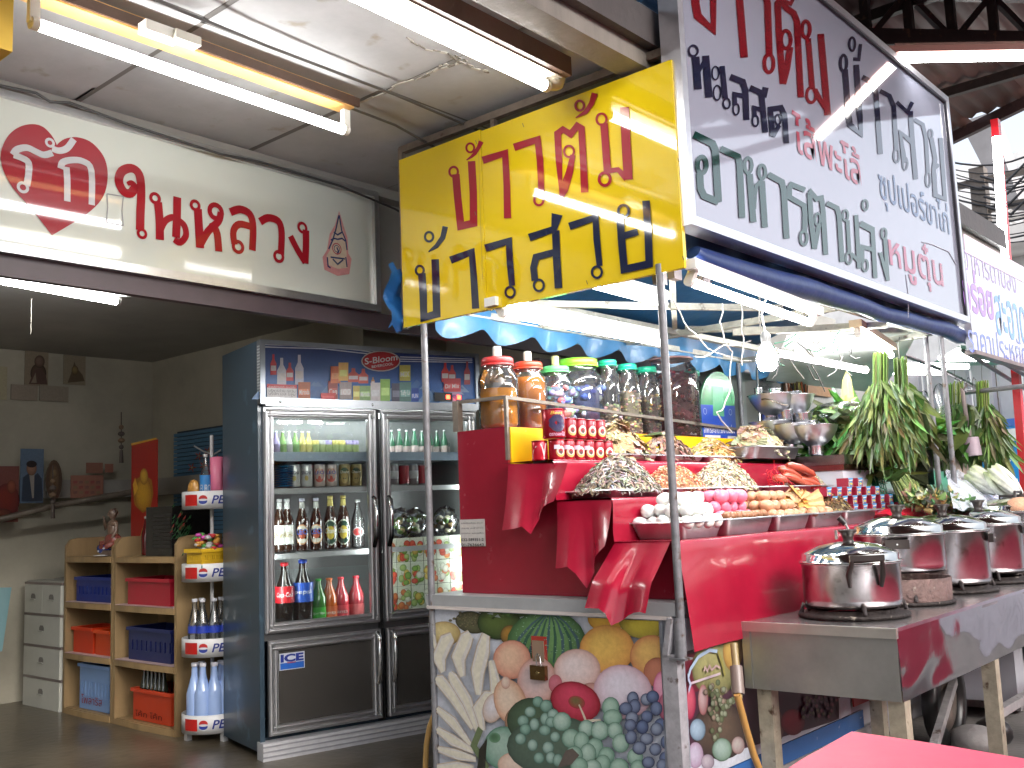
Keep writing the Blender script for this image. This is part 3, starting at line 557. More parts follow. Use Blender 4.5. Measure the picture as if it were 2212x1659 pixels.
# ================================================================ SHOP INTERIOR
def wrap(mb, body, ctr, r, ang, zc, w, h, c, bold=0, shear=0, lift=.0008, flat=None):
    """lettering (or a plain label when body is None) bent round a can or bottle; ang = the direction it faces"""
    if body is None:
        n_ = 6; v = [(i/n_, j) for j in (0, 1) for i in range(n_+1)]; f_ = [(i, i+1, n_+2+i, n_+1+i) for i in range(n_)]
    else: v, f_ = textmesh(body, bold, shear)
    ctr = Vector(ctr); rr = r+lift
    mb.add([ctr+Vector((rr*cos(ang+(a-.5)*w/r), rr*sin(ang+(a-.5)*w/r), zc+(b-.5)*h)) for a, b in v], f_, c, True)
def wdisc(mb, ctr, r, ang, zc, rx, rz, c, lift=.001, n=14, dx=0):
    ctr = Vector(ctr); rr = r+lift; V = [ctr+Vector((rr*cos(ang+(dx+rx*cos(2*pi*k/n)*t)/r), rr*sin(ang+(dx+rx*cos(2*pi*k/n)*t)/r), zc+rz*sin(2*pi*k/n)*t)) for t in (.01, 1) for k in range(n)]
    mb.add(V, [(k, (k+1)%n, n+(k+1)%n, n+k) for k in range(n)], c, True)
def facing(p): return atan2(-p[1], -p[0])
def crate(name, a, b, c, label, cat, group=None, slots=True, text=None, tc=(.3,.02,.02)):
    x0, y0, z0 = a; x1, y1, z1 = b; t = thing(name, label, cat, ((x0+x1)/2, (y0+y1)/2, z0), group=group); w = .008; h = z1-z0
    g = MB(c); g.box((x0+w,y0+w,z0),(x1-w,y1-w,z0+.01)); part('bottom', g, plastic, t)
    g = MB(c)
    if slots:
        for (fx, fy, gx, gy) in ((x0,y0,x1,y0+w),(x0,y1-w,x1,y1),(x0,y0+w,x0+w,y1-w),(x1-w,y0+w,x1,y1-w)):
            g.box((fx,fy,z0),(gx,gy,z0+h*.3)); g.box((fx,fy,z0+h*.62),(gx,gy,z1)); n_ = 9
            for i in range(n_):
                if gx-fx > gy-fy: q = fx+(gx-fx)*i/n_; g.box((q,fy,z0+h*.3),(q+(gx-fx)/n_*.72,gy,z0+h*.62))
                else: q = fy+(gy-fy)*i/n_; g.box((fx,q,z0+h*.3),(gx,q+(gy-fy)/n_*.72,z0+h*.62))
    else:
        for q in ((x0,y0,x1,y0+w),(x0,y1-w,x1,y1),(x0,y0+w,x0+w,y1-w),(x1-w,y0+w,x1,y1-w)): g.box((q[0],q[1],z0),(q[2],q[3],z1))
    part('sides', g, plastic, t)
    g = MB(tuple(q*1.25 for q in c)); e = .012
    for q in ((x0-e,y0-e,x1+e,y0),(x0-e,y1,x1+e,y1+e),(x0-e,y0,x0,y1),(x1,y0,x1+e,y1)): g.box((q[0],q[1],z1-.018),(q[2],q[3],z1+.002))
    part('rim', g, plastic, t)
    if text: g = MB(); typeset(g, text, (x0+.03, y0, z0+h*.12), (1,0,0), (0,0,1), (x1-x0)*.7, h*.2, tc, (0,-1,0)); part('lettering', g, plain, t)
    return t
WD = (.3,.2,.095)
def bookcase(x0, x1, label):
    y0, y1 = 3.12, 3.42; t = thing('bookcase', label, 'bookcase', ((x0+x1)/2, (y0+y1)/2, 0), group='pair of bookcases')
    for s_, x in ((0, x0), (1, x1-.025)):
        g = MB(WD); pr = [(y0,0),(y1,0),(y1,1.13),(y0+.08,1.13),(y0+.03,1.12),(y0,1.08)]; g.prism([(x,y,z) for y, z in pr], (.025,0,0)); part('side_panel', g, wood, t)
    for z in (.04,.388,.716,1.01):
        g = MB(WD); g.box((x0+.026,y0+.01,z-.035),(x1-.026,y1-.02,z)); g.prism([(x0+.026,y0+.01,z-.04),(x1-.026,y0+.01,z-.04),(x1-.026,y0-.004,z-.035),((x0+x1)/2,y0-.018,z-.035),(x0+.026,y0-.004,z-.035)], (0,0,.034), tuple(q*1.25 for q in WD)); part('shelf', g, wood, t)
        if z > .2 and z < 1: g = MB((.5,.36,.36)); g.box((x0+.03,y0-.006,z+.001),(x1-.03,y0+.2,z+.004)); part('shelf_liner', g, plain, t)
    g = MB(tuple(q*.8 for q in WD)); g.box((x0+.026,y1-.015,.04),(x1-.026,y1-.002,1.12)); part('back_panel', g, wood, t)
    g = MB(WD); g.box((x0+.026,y0+.03,0),(x1-.026,y0+.045,.035)); part('plinth', g, wood, t)
bookcase(-6.72,-6.062,'tan bookcase next to the grey drawer tower'); bookcase(-6.055,-5.32,'tan bookcase next to the round drinks rack')
def yb(m_, x, y): return W(*m_(x, y), Y=3.16)
def cr(m_, x0, y0, x1, y1, zb, d=.25): a = yb(m_, x0, y1); b = yb(m_, x1, y0); return (a.x, 3.16, zb), (b.x, 3.16+d, zb+(b.z-a.z))
a, b = cr(ZJ, 668, 985, 975, 1185, .72); crate('plastic_basket', a, b, (.01,.025,.2), 'dark blue basket on the upper shelf of the left bookcase', 'basket')
a, b = cr(ZJ, 1118, 990, 1488, 1205, .72); crate('plastic_basket', a, b, (.4,.012,.03), 'plain red basket on the upper shelf of the right bookcase', 'basket', slots=False)
a, b = cr(ZJ, 642, 1425, 815, 1625, .392, .2); crate('plastic_basket', a, b, (.55,.04,.01), 'orange red box at left on the middle shelf of the left bookcase', 'basket', slots=False)
a, b = cr(ZJ, 835, 1440, 962, 1640, .392, .2); crate('plastic_basket', a, b, (.6,.06,.01), 'orange red box with green sticker on the middle left shelf', 'basket', slots=False)
a, b = cr(ZJ, 1125, 1480, 1495, 1725, .392); crate('plastic_basket', a, b, (.012,.018,.1), 'navy basket on the middle shelf of the right bookcase', 'basket')
a, b = cr(ZM, 695, 800, 960, 1150, .044); crate('bottle_crate', a, b, (.2,.33,.6), 'pale blue crate on the bottom shelf of the left bookcase', 'crate', slots=True, text='โพลาริส')
a, b = cr(ZM, 1165, 1010, 1500, 1225, .044, .25); crate('bottle_crate', a, b, (.55,.05,.015), 'orange crate full of dark bottles on the bottom right shelf', 'crate', slots=False, text='โค้ก โค้ก', tc=(.08,.01,.01))
def bottle(loc, r, h, glassc, label, group=None, labc=None, capc=(.5,.5,.5), kind='glass', lz=(.2,.45), ltext=None, ltc=(.6,.6,.6), name='bottle', cat='bottle', neck=.38, oval=None, neckfoil=None, ang=None, lbold=0, lsh=0, tz=None):
    t = thing(name, label, cat, loc, group=group); pr = [(.001,0),(r*.9,0),(r,.01),(r,h*(.93-neck)),(r*.85,h*(1.0-neck)),(r*.42,h*.82),(r*.34,h*.95)]
    g = MB(glassc); g.lathe(pr, (0,0,0), n=16); part('glass' if kind == 'glass' else 'body', g, {'glass': mat('dark_bottle_glass', .06, nz=.04, coat=.8), 'clear': jarg, 'soft': mat('soft_bottle', .12, nz=.05, coat=.5)}[kind], t, local=True)
    g = MB(capc); g.lathe([(r*.36,h*.94),(r*.42,h*.945),(r*.42,h*.995),(r*.001,h)], n=12); part('cap', g, plastic, t, local=True)
    if ang is None: ang = facing(loc)
    if neckfoil: g = MB(neckfoil); g.lathe([(r*.52,h*.74),(r*.46,h*.8),(r*.37,h*.93)], n=12); part('neck_label', g, printm, t, local=True)
    if labc or oval:
        g = MB(); zc = h*(lz[0]+lz[1])/2; hh = h*(lz[1]-lz[0])
        if oval:
            for i, (cc, s_) in enumerate(oval): wdisc(g, (0,0,0), r, ang, zc, r*1.15*s_, hh*.5*s_, cc, lift=.0008+.0005*i)
        else: g.lathe([(r+.001,h*lz[0]),(r+.001,h*lz[1])], c=labc, n=16)
        if ltext: wrap(g, ltext, (0,0,0), r, ang, zc if tz is None else h*tz, r*1.7, hh*.28, ltc, lift=.0035, bold=lbold, shear=lsh)
        part('label', g, printm, t, local=True)
    return t
for i in range(8):
    bottle((a[0]+.04+.045*(i % 6)+.015*(i//6), 3.21+.07*(i//6), .06), .027, .29, (.02,.025,.015), 'dark glass bottle in the orange crate, number %s from the left in the %s row' % (('one','two','three','four','five','six')[i % 6], 'front' if i < 6 else 'rear'), 'bottles in the orange crate', capc=(.5,.02,.02) if i == 4 else (.25,.25,.25))
# drawer tower
x0, x1, y0 = -7.30, -6.735, 3.12; t = thing('drawer_tower', 'grey white plastic drawer tower beside the left bookcase', 'drawers', (-7.0, 3.3, 0)); GR = (.42,.42,.38)
g = MB(GR); g.box((x0,y0+.01,.0),(x1,y0+.4,.845)); part('body', g, plastic, t)
for i, (z0, z1) in enumerate(((.63,.82),(.42,.61),(.21,.40),(.005,.19))):
    for (a_, b_) in (((x0+.01,(x0+x1)/2-.003),((x0+x1)/2+.003,x1-.01)) if i == 0 else ((x0+.01,x1-.01),)):
        g = MB((.5,.5,.45)); g.box((a_,y0-.012,z0),(b_,y0+.009,z1)); d_ = part('drawer_front', g, plastic, t)
        g = MB((.16,.15,.14)); m = (a_+b_)/2; zc = (z0+z1)/2; g.prism([(m-.035,y0-.0135,zc),(m+.035,y0-.0135,zc),(m+.035,y0-.0135,zc+.02),(m+.02,y0-.0135,zc+.035),(m-.02,y0-.0135,zc+.035),(m-.035,y0-.0135,zc+.02)][::-1], (0,.001,0)); g.box((m-.035,y0-.022,zc-.006),(m+.035,y0-.0125,zc+.001), (.4,.4,.36)); part('handle', g, plastic, d_)
    g = MB((.2,.16,.15)); g.box((x0-.004,y0-.008,z1+.002),(x1+.004,y0+.009,z1+.017)); part('rail', g, plastic, t)
# pale blue chair
t = thing('plastic_chair', 'pale blue plastic armchair cut off by the left edge', 'chair', (-7.0, 2.45, 0)); CB = (.25,.42,.45)
g = MB(CB); g.box((-7.25,2.3,.40),(-6.85,2.75,.43)); part('seat', g, plastic, t)
for x in (-7.24,-6.88):
    for y in (2.32,2.72):
        g = MB(CB); g.add([(x-.03,y,0),(x+.03,y,0),(x+.03,y+.02,0),(x-.03,y+.02,0),(x-.045,y-.02,.42),(x+.045,y-.02,.42),(x+.045,y+.03,.42),(x-.045,y+.03,.42)],[(0,3,2,1),(0,1,5,4),(1,2,6,5),(2,3,7,6),(3,0,4,7)]); part('leg', g, plastic, t)
for x in (-7.25,-6.86): g = MB(CB); g.tube([(x,2.32,.43),(x,2.34,.6),(x,2.4,.64),(x,2.7,.66),(x,2.76,.6)], .018); part('arm', g, plastic, t)
g = MB(CB); g.grid(lambda u, v: Vector((-7.25+.4*u, 2.77+.05*v-.06*sin(pi*u), .43+.4*v)), 8, 6); g.grid(lambda u, v: Vector((-7.25+.4*u, 2.785+.05*v-.06*sin(pi*u), .43+.4*v)), 8, 6); part('backrest', g, plastic, t)
# wall pictures
def poster(m_, q, X=None, Y=None, label='', c=(.3,.2,.15), cat='poster', art=None, name='poster', frame=None, oval=False):
    n = (1,0,0) if X is not None else (0,-1,0)
    mp = (lambda x, y: W(*m_(x, y), X=X)) if X is not None else (lambda x, y: W(*m_(x, y), Y=Y))
    x0, y0, x1, y1 = q; t = thing(name, label, cat, mp((x0+x1)/2, y1)); g = MB(c); nn = Vector(n)*-.006
    if oval: cx, cy, rx, ry = (x0+x1)/2, (y0+y1)/2, (x1-x0)/2, (y1-y0)/2; pts = [mp(cx+rx*cos(2*pi*k/20), cy+ry*sin(2*pi*k/20)) for k in range(20)]
    else: A, B_ = mp(x0, y1), mp(x1, y0); pts = [A, Vector((B_.x, B_.y, A.z)), B_, Vector((A.x, A.y, B_.z))]
    g.prism(pts, nn); part('print_sheet', g, printm, t)
    if frame:
        g = MB(frame)
        for a_, b_ in zip(pts, pts[1:]+pts[:1]): g.bar(a_, b_, .02, .02)
        part('frame', g, wood, t)
    if art: f = Flat(mp, n, start=.002); art(f); part('picture', f.mb, printm, t)
    return t
def art_monk(f): f.disc(335,850,70,90,(.12,.08,.06),(.05,.03,.02)); f.disc(345,745,45,55,(.2,.13,.1),(.06,.04,.03)); f.poly([(250,940),(300,820),(350,800),(400,860),(415,945)], (.1,.06,.05)); f.poly([(270,930),(310,840),(320,930)], (.25,.2,.15))
def art_altar(f): f.poly([(590,930),(620,850),(650,745),(670,800),(720,860),(740,915)], (.11,.08,.05)); f.disc(655,820,30,40,(.25,.18,.08),(.08,.05,.03))
poster(ZI, (215,650,425,945), X=-7.43, label='old poster of a seated monk near the ceiling', c=(.27,.22,.16), art=art_monk)
poster(ZI, (555,700,750,940), X=-7.43, label='old poster of a pointed altar near the ceiling', c=(.26,.22,.16), art=art_altar)
poster(ZI, (-40,790,65,1075), X=-7.43, label='cream calendar cut by the left edge near the ceiling', c=(.4,.36,.24))
poster(ZI, (95,955,330,1075), X=-7.43, label='faded paper strip below the monk poster', c=(.3,.25,.2)); poster(ZI, (345,965,600,1085), X=-7.43, label='faded paper strip below the altar poster', c=(.29,.25,.2))
def art_red(f): f.disc(60,300,110,150,(.2,.03,.02),(.1,.02,.02)); f.disc(20,430,90,60,(.16,.05,.03),(.07,.02,.02)); f.disc(100,180,40,60,(.28,.09,.05),(.12,.03,.02))
poster(ZJ, (-60,0,168,495), X=-7.2, label='dark red poster at the left edge of the picture', c=(.17,.06,.05), art=art_red)
def art_king(f): f.poly([(185,310),(200,100),(250,60),(290,90),(330,60),(365,110),(372,305)], (.03,.045,.07)); f.poly([(255,70),(300,70),(295,280),(280,280)], (.3,.28,.25)); f.disc(275,20,45,62,(.3,.17,.12),(.15,.08,.05)); f.disc(275,-18,46,30,(.02,.015,.015),(.02,.015,.015))
poster(ZJ, (172,-150,385,325), X=-7.2, label='portrait of a man in a dark jacket on the wall', c=(.1,.15,.22), cat='portrait', art=art_king)
def art_oval(f): f.disc(475,120,50,150,(.2,.13,.07),(.07,.04,.03)); f.disc(478,60,22,40,(.26,.18,.1),(.12,.07,.04))
poster(ZJ, (402,-55,545,295), X=-7.2, label='oval picture with brown frame on the wall', c=(.09,.06,.04), cat='picture', art=art_oval, oval=True, name='oval_picture')
def art_cal(f):
    for i in range(5):
        for j in range(3): f.poly([(640+50*i,130+45*j),(675+50*i,126+45*j),(675+50*i,150+45*j),(640+50*i,154+45*j)], ((.35,.1,.08),(.3,.2,.12),(.25,.12,.1))[(i*2+j) % 3])
poster(ZJ, (618,80,905,280), X=-7.3, label='orange calendar sheet on the wall', c=(.38,.17,.12), art=art_cal)
poster(ZJ, (755,-30,900,62), X=-7.3, label='small orange and brown picture above the calendar sheet', c=(.3,.14,.1)); poster(ZJ, (920,-20,992,55), X=-7.3, label='tiny reddish picture right of the calendar sheet', c=(.33,.14,.1))
def art_gold(f):
    GO, GD = (.75,.42,.04), (.4,.16,.02); f.poly([(1165,230),(1180,120),(1230,90),(1290,90),(1330,120),(1345,240),(1320,360),(1250,410),(1180,340)], GD)
    f.disc(1258,250,75,150,GO,GD); f.disc(1262,90,36,72,(.8,.5,.06),GD); f.poly([(1165,160),(1185,100),(1210,190),(1180,260)], (.85,.5,.05)); f.poly([(1230,610),(1250,540),(1270,600),(1285,560),(1290,620)], GO)
    f.poly([(1150,-200),(1372,-250),(1372,-235),(1150,-180)], GO)
poster(ZJ, (1145,-235,1375,640), Y=3.5, label='red wall hanging with a golden seated figure', c=(.42,.02,.012), cat='wall hanging', art=art_gold, name='wall_hanging')
# blue window blind with painted flowers
t = thing('window_blind', 'blue slatted blind painted with red flowers behind the drinks rack', 'blind', W(425,1150,Y=4.1)); A, B_ = W(376,1195,Y=4.1), W(560,905,Y=4.1)
for i in range(30):
    z = A.z+(B_.z-A.z)*i/30; g = MB((.08,.2,.33)); g.bar((A.x,4.1,z),(B_.x,4.1,z),.012,(B_.z-A.z)/30*.8); part('slat', g, plastic, t)
g = MB((.03,.05,.07)); g.box((A.x,4.125,A.z),(B_.x,4.13,B_.z)); part('backing', g, plain, t)
f = Flat(lambda x, y: W(x, y, Y=4.085), (0,-1,0))
for x, y in ((415,1010),(430,985),(450,975),(468,992),(462,1012),(440,1005),(425,1040),(455,1035),(470,1045),(408,1050)):
    for k_ in range(5): f.poly([(x,y),(x+4*cos(k_*1.26-.3),y+5*sin(k_*1.26-.3)),(x+11*cos(k_*1.26),y+12*sin(k_*1.26)),(x+4*cos(k_*1.26+.3),y+5*sin(k_*1.26+.3))], (.45,.07,.03))
    f.disc(x,y,2.5,2.5,(.4,.4,.3),(.2,.2,.1),n=8)
f.disc(424,1085,16,22,(.5,.28,.08),(.25,.12,.04)); f.stroke([(420,963),(440,975),(462,982),(478,972)], .012, (.7,.7,.7)); part('painted_flowers', f.mb, plain, t)
# wind chimes
for i, (x, y0_, y1_, lb) in enumerate(((114,1020,1120,'string of small charms hanging before the side wall'), (262,905,1000,'dark tassel charm hanging near the room corner'))):
    a = W(x, y0_-15, X=-6.9); b_ = W(x, y1_, X=-6.9); g = MB((.09,.07,.06)); g.tube([a, b_], .004, n=5); h = a.z-b_.z
    for k_ in range(5): g.ell(a.lerp(b_, .3+.13*k_), (.03-.008*abs(k_-1.5),)*2+(.018,), n=8, m=5, c=((.2,.13,.08),(.1,.08,.07))[k_ % 2])
    g.tube([a.lerp(b_,.75), b_], [.012,.016], n=6); solo('hanging_charm', g, plain, lb, 'charm')
# things on the bookcases
def sculpt_statue():
    p = yb(ZJ, 985, 700); p.z = 1.02; t = thing('statuette', 'brown statuette of a seated figure raising one hand on the left bookcase', 'statuette', p); z0 = .03; SK, RB = (.16,.1,.07), (.2,.05,.04)
    g = MB((.12,.08,.06)); g.box((-.06,-.05,0),(.06,.05,.03)); part('base', g, plain, t, local=True)
    k = 1.0; g = MB(SK)
    g.ell((0,0,z0+.06),(.065,.05,.05),c=RB,n=14,m=8); g.ell((.0,0,z0+.12),(.042,.032,.06),c=SK,n=14,m=8); g.ell((0,-.0,z0+.165),(.05,.028,.025),n=12,m=6); g.tube([(0,0,z0+.17),(0,0,z0+.2)],.013)
    g.ell((0,-.002,z0+.225),(.026,.028,.034),n=14,m=10,egg=-.1); g.ell((0,.004,z0+.237),(.028,.028,.026),c=(.08,.05,.04),n=12,m=6); g.ell((0,-.031,z0+.222),(.005,.006,.007),n=6,m=4)
    for s_ in (-1,1): g.ell((.01*s_,-.026,z0+.231),(.004,.003,.003),c=(.02,.02,.02),n=6,m=4); g.ell((.027*s_,0,z0+.225),(.005,.008,.012),n=6,m=4); g.tube([(.02*s_,-.02,z0+.05),(.07*s_,-.04,z0+.04),(.03*s_,-.06,z0+.02)],[.022,.02,.014],c=RB)
    g.tube([(.045,0,z0+.165),(.06,-.01,z0+.12),(.05,-.03,z0+.075)],[.014,.012,.009]); g.tube([(-.045,0,z0+.165),(-.062,-.015,z0+.13),(-.055,-.03,z0+.19)],[.014,.012,.008])
    for q in range(4): g.tube([(-.06+.004*q,-.03,z0+.19),(-.064+.006*q,-.031,z0+.205),(-.064+.006*q,-.035,z0+.214)],[.0028,.0024,.002],n=5)
    g.tube([(-.05,-.032,z0+.19),(-.044,-.036,z0+.2)],[.003,.002],n=5); part('figure', g, gloss, t, local=True)
sculpt_statue()
p = yb(ZJ, 940, 705); p.z = 1.012; t = thing('china_bowl', 'blue and white china bowl on a saucer on the left bookcase', 'bowl', p-Vector((0,.01,0)))
g = MB((.03,.05,.25)); g.lathe([(.001,.012),(.03,.012),(.052,.03),(.056,.055),(.05,.07),(.046,.066),(.03,.03)], n=20, cols=None, c=(.03,.05,.22)); part('bowl', g, gloss, t, local=True)
g = MB((.6,.6,.6)); 
for k_ in range(9): wdisc(g, (0,0,0), .0555, k_*.7, .042+.008*(-1)**k_, .009, .006, (.6,.6,.65), lift=.002, n=7)
g.lathe([(.001,.0),(.075,.004),(.078,.01),(.03,.01)], n=20); part('saucer', g, gloss, t, local=True)
p = yb(ZJ, 1160, 700); bottle((p.x, 3.25, 1.012), .03, .24, (.1,.005,.006), 'small dark red bottle beside the golden figure hanging', capc=(.4,.4,.38), kind='soft')
a, b = yb(ZJ, 1290, 725), yb(ZJ, 1545, 345); t = thing('black_speaker', 'tall black ridged box standing on the right bookcase', 'speaker', (a.x+.1,3.25,1.012)); g = MB((.012,.011,.011)); g.box((a.x,3.15,1.012),(b.x-.03,3.40,b.z)); part('case', g, gloss, t)
for i in range(9): g = MB((.02,.018,.018)); z = 1.06+(b.z-1.1)*i/9; g.box((a.x+.1,3.14,z),(b.x-.035,3.149,z+.018)); part('ridge', g, plastic, t)
g = MB((.012,.05,.02)); c_ = yb(ZJ,1570,560)
for k_ in range(70): q = c_+Vector((rnd.gauss(0,.03),rnd.gauss(0,.03),rnd.gauss(0,.05))); g.add([q,q+Vector((.03,0,.01)),q+Vector((.02,.01,.03))],[(0,1,2)],((.01,.07,.02),(.02,.1,.03),(.4,.03,.03))[k_ % 9 == 0 and 2 or k_ % 2]); 
g.tube([(c_.x,c_.y+.02,1.0),(c_.x,c_.y,c_.z)],.008,n=5); solo('plastic_plant', g, leafm, 'small green plastic plant with red dots beside the black speaker', 'plant', kind='stuff')
# round drinks rack
TIERS = (.055, .463, .872, 1.275)
rc = Vector((-5.13, 3.23, 0)); R_ = .165; t = thing('drinks_rack', 'round white drinks rack with four red and blue lettered tiers', 'rack', rc); ang = facing(rc)
g = MB((.6,.6,.6)); g.tube([(rc.x,rc.y,.05),(rc.x,rc.y,1.7)], .011); part('pole', g, plastic, t)
for k_ in range(3): g = MB((.6,.6,.6)); q = rc+Vector((.13*cos(ang+.5+2.1*k_), .13*sin(ang+.5+2.1*k_), 0)); g.bar(q, q+Vector((0,0,TIERS[0]+.01)), .03); part('leg', g, plastic, t)
tiers = TIERS
for z in tiers:
    g = MB((.66,.66,.66)); g.lathe([(.001,z+.005),(R_-.005,z+.005),(R_-.005,z+.002),(R_,z),(R_,z+.098),(R_-.005,z+.1),(R_-.007,z+.012)], (rc.x,rc.y,0), n=40); tr = part('tier', g, plastic, t)
    for k_ in range(2):
        g = MB(); aa = ang-.29+k_*pi; wrap(g, None, (rc.x,rc.y,0), R_, aa-.48, z+.05, .09, .062, (.45,.015,.012)); wdisc(g, (rc.x,rc.y,0), R_, aa, z+.05, .028, .03, (.65,.65,.65), .0012)
        wdisc(g, (rc.x,rc.y,0), R_, aa, z+.057, .024, .019, (.45,.015,.012), .0016); wdisc(g, (rc.x,rc.y,0), R_, aa, z+.042, .024, .016, (.01,.03,.25), .0020); wdisc(g, (rc.x,rc.y,0), R_, aa, z+.05, .026, .006, (.65,.65,.65), .0024)
        wrap(g, 'PEPSI', (rc.x,rc.y,0), R_, aa+.76, z+.05, .16, .048, (.01,.025,.2), bold=.02, shear=.25)
        part('band', g, printm, tr)
def onrack(da, rr, z): return (rc.x+rr*cos(ang+da), rc.y+rr*sin(ang+da), z)
k_ = 0
for z, rr, h, gc in ((TIERS[1]+.006,.036,.31,(.5,.6,.75)),(TIERS[0]+.006,.045,.37,(.3,.42,.7))):
    for da in (-.95,-.45,.1,.62,-1.3,.9):
        r0 = .115 if da > -1.2 and da < .8 else .06
        bottle(onrack(da, r0, z), rr, h, gc, ['small clear water bottle on the third tier, %s', 'large frosted blue water bottle on the bottom tier, %s'][z < .4] % {-.95:'leftmost in front',-.45:'second from the left',.1:'third from the left beside the pole',.62:'nearest the fridge side',-1.3:'at the left rear',.9:'at the right rear'}[da], ['water bottles on the third tier', 'water bottles on the bottom tier'][z < .4], labc=(.02,.05,.4) if z > .4 else None, capc=(.6,.6,.65), kind='clear' if z > .4 else 'soft', lz=(.4,.52), name='water_bottle'); k_ += 1
T2 = TIERS[2]; T3 = TIERS[3]+.01; p = onrack(-.4,.06,T2); crate('plastic_basket', (p[0]-.075,p[1]-.07,T2+.012), (p[0]+.06,p[1]+.06,T2+.09), (.1,.22,.2), 'small grey green basket on the second tier of the rack', 'basket')
crate('plastic_basket', (p[0]-.085,p[1]-.08,T2+.093), (p[0]+.07,p[1]+.07,T2+.18), (.65,.4,.02), 'small yellow basket stacked on the second tier of the rack', 'basket')
g = MB()
for q in range(60): c_ = Vector(p)+Vector((rnd.uniform(-.07,.07),rnd.uniform(-.05,.05),rnd.uniform(.17,.26))); g.ell(c_, (.02,.02,.012), n=6, m=4, c=rnd.choice([(.6,.08,.4),(.5,.03,.03),(.1,.35,.08),(.6,.3,.05),(.5,.5,.5)]))
solo('toy_heap', g, plastic, 'heap of bright pink, green and red trinkets in the yellow basket', 'trinkets', kind='stuff')
bottle(onrack(-.35,.1,T3), .032, .3, (.45,.5,.55), 'clear bottle with blue label on the top tier of the rack', labc=(.03,.2,.5), kind='clear', lz=(.1,.6), ltext='EURO')
g = MB((.6,.15,.25)); q = onrack(.3,.1,T3); g.lathe([(.001,0),(.04,0),(.04,.28),(.001,.285)], q, n=18); solo('pink_canister', g, plastic, 'plain pink cylinder on the top tier of the rack', 'canister')
g = MB((.5,.25,.06)); q = onrack(-1.1,.11,T3+.1); g.ell(q, (.05,.03,.06)); g.ell((q[0],q[1],q[2]-.06), (.02,.02,.035)); solo('brown_ornament', g, gloss, 'rounded brown ornament on the top tier of the rack', 'ornament')

# ================================================================ FRIDGE
a_ = radians(13.9); FD = Vector((sin(a_), cos(a_), 0)); FI = Vector((-cos(a_), sin(a_), 0)); FP = Vector((-4.43, 3.09, 0)); FRZ = radians(76.1)
def fl(x, y, d=0):
    p = onp(x, y, FP+FI*d, FI); return ((p-FP).dot(FD), p.z)
def fw(u, d, z): return FP+FD*u+FI*d+Vector((0,0,z))
FR = thing('display_fridge', 'tall two door drinks fridge with a lit glass front and printed header', 'fridge', FP, FRZ)
def fp(name, g, m, par=None, **k): return part(name, g, m, par or FR, local=True, **k)
BL = (.035,.06,.085); IN = (.2,.21,.21)
g = MB(BL); g.box((-.025,.0,.04),(0,.545,2.14)); g.box((1.31,0,.04),(1.335,.545,2.14)); g.box((0,.53,.04),(1.31,.545,2.14)); g.box((0,.02,2.12),(1.31,.53,2.14)); g.box((0,.04,.04),(1.31,.53,.1)); fp('body', g, mat('fridge_paint', .3, nz=.18, ns=4, coat=.2, speck=5, speckc=(.08,.15,.2)))
g = MB(IN); g.box((0,.51,.62),(1.31,.525,1.79)); g.box((0,.05,.62),(.012,.51,1.79)); g.box((1.298,.05,.62),(1.31,.51,1.79)); g.box((.012,.05,1.775),(1.298,.51,1.79)); g.box((.0,.04,.6),(1.31,.51,.635)); fp('liner', g, mat('fridge_liner', .3, nz=.05, ns=6))
g = MB((.22,.22,.22)); g.box((0,.004,.585),(1.31,.04,.62)); g.box((.652,.004,.1),(.685,.03,1.79), (.03,.03,.03)); fp('mullion', g, trim)
for i, z in enumerate((1.53,1.355,1.01)):
    g = MB((.5,.52,.55)); g.box((.015,.1,z-.012),(.65,.5,z)); g.box((.69,.1,z-.012),(1.295,.5,z)); fp('shelf', g, clear if i == 9 else trim)
    g = MB((.35,.42,.52) if i == 0 else (.3,.3,.3)); g.box((.015,.08,z-.02),(.65,.095,z+(.028 if i == 0 else .008))); g.box((.69,.08,z-.02),(1.295,.095,z+(.028 if i == 0 else .008))); fp('price_rail', g, plastic)
for u0, u1, z0, z1, up_ in ((.0,.652,.622,1.785,1),(.685,1.31,.622,1.785,1),(.015,.655,.115,.585,0),(.69,1.31,.115,.585,0)):
    d_ = MB((.55,.55,.56)); w_ = .052
    for (p0, p1) in (((u0,z0),(u1,z0+w_)),((u0,z1-w_),(u1,z1)),((u0,z0+w_),(u0+w_,z1-w_)),((u1-w_,z0+w_),(u1,z1-w_))):
        d_.box((p0[0],-.02,p0[1]),(p1[0],.0,p1[1]))
        hz = (p1[0]-p0[0]) > (p1[1]-p0[1]); mid = ((p0[0]+p1[0])/2, (p0[1]+p1[1])/2)
        for o_, r_ in ((-.014,.011),(.012,.008)):
            if hz: d_.tube([(p0[0]+.012,-.021,mid[1]+o_),(p1[0]-.012,-.021,mid[1]+o_)], r_, n=8)
            else: d_.tube([(mid[0]+o_,-.021,p0[1]-.03),(mid[0]+o_,-.021,p1[1]+.03)], r_, n=8)
    D = fp('door', d_, trim)
    g = MB((.06,.055,.05)); g.box((u0+w_,-.008,z0+w_),(u1-w_,-.004,z1-w_)); part('glass', g, pane if up_ else mat('black_glass', .04, nz=.02, coat=1), D, local=True)
    hu = u1-.03 if u0 < .3 else u0+.03; hz0, hz1 = (1.03,1.3) if up_ else (.3,.57)
    g = MB((.6,.6,.6)); g.tube([(hu,-.03,hz1),(hu,-.055,hz1-.015),(hu,-.065,(hz0+hz1)/2),(hu,-.055,hz0+.05),(hu,-.03,hz0)], [.012,.013,.012,.012,.011], n=10, c=[(.02,.02,.02)]*10+[(.7,.7,.7)]*20+[(.02,.02,.02)]*20 if up_ else (.6,.6,.6)); part('handle', g, mat('chrome', .08, metal=.9, nz=.03), D, local=True)
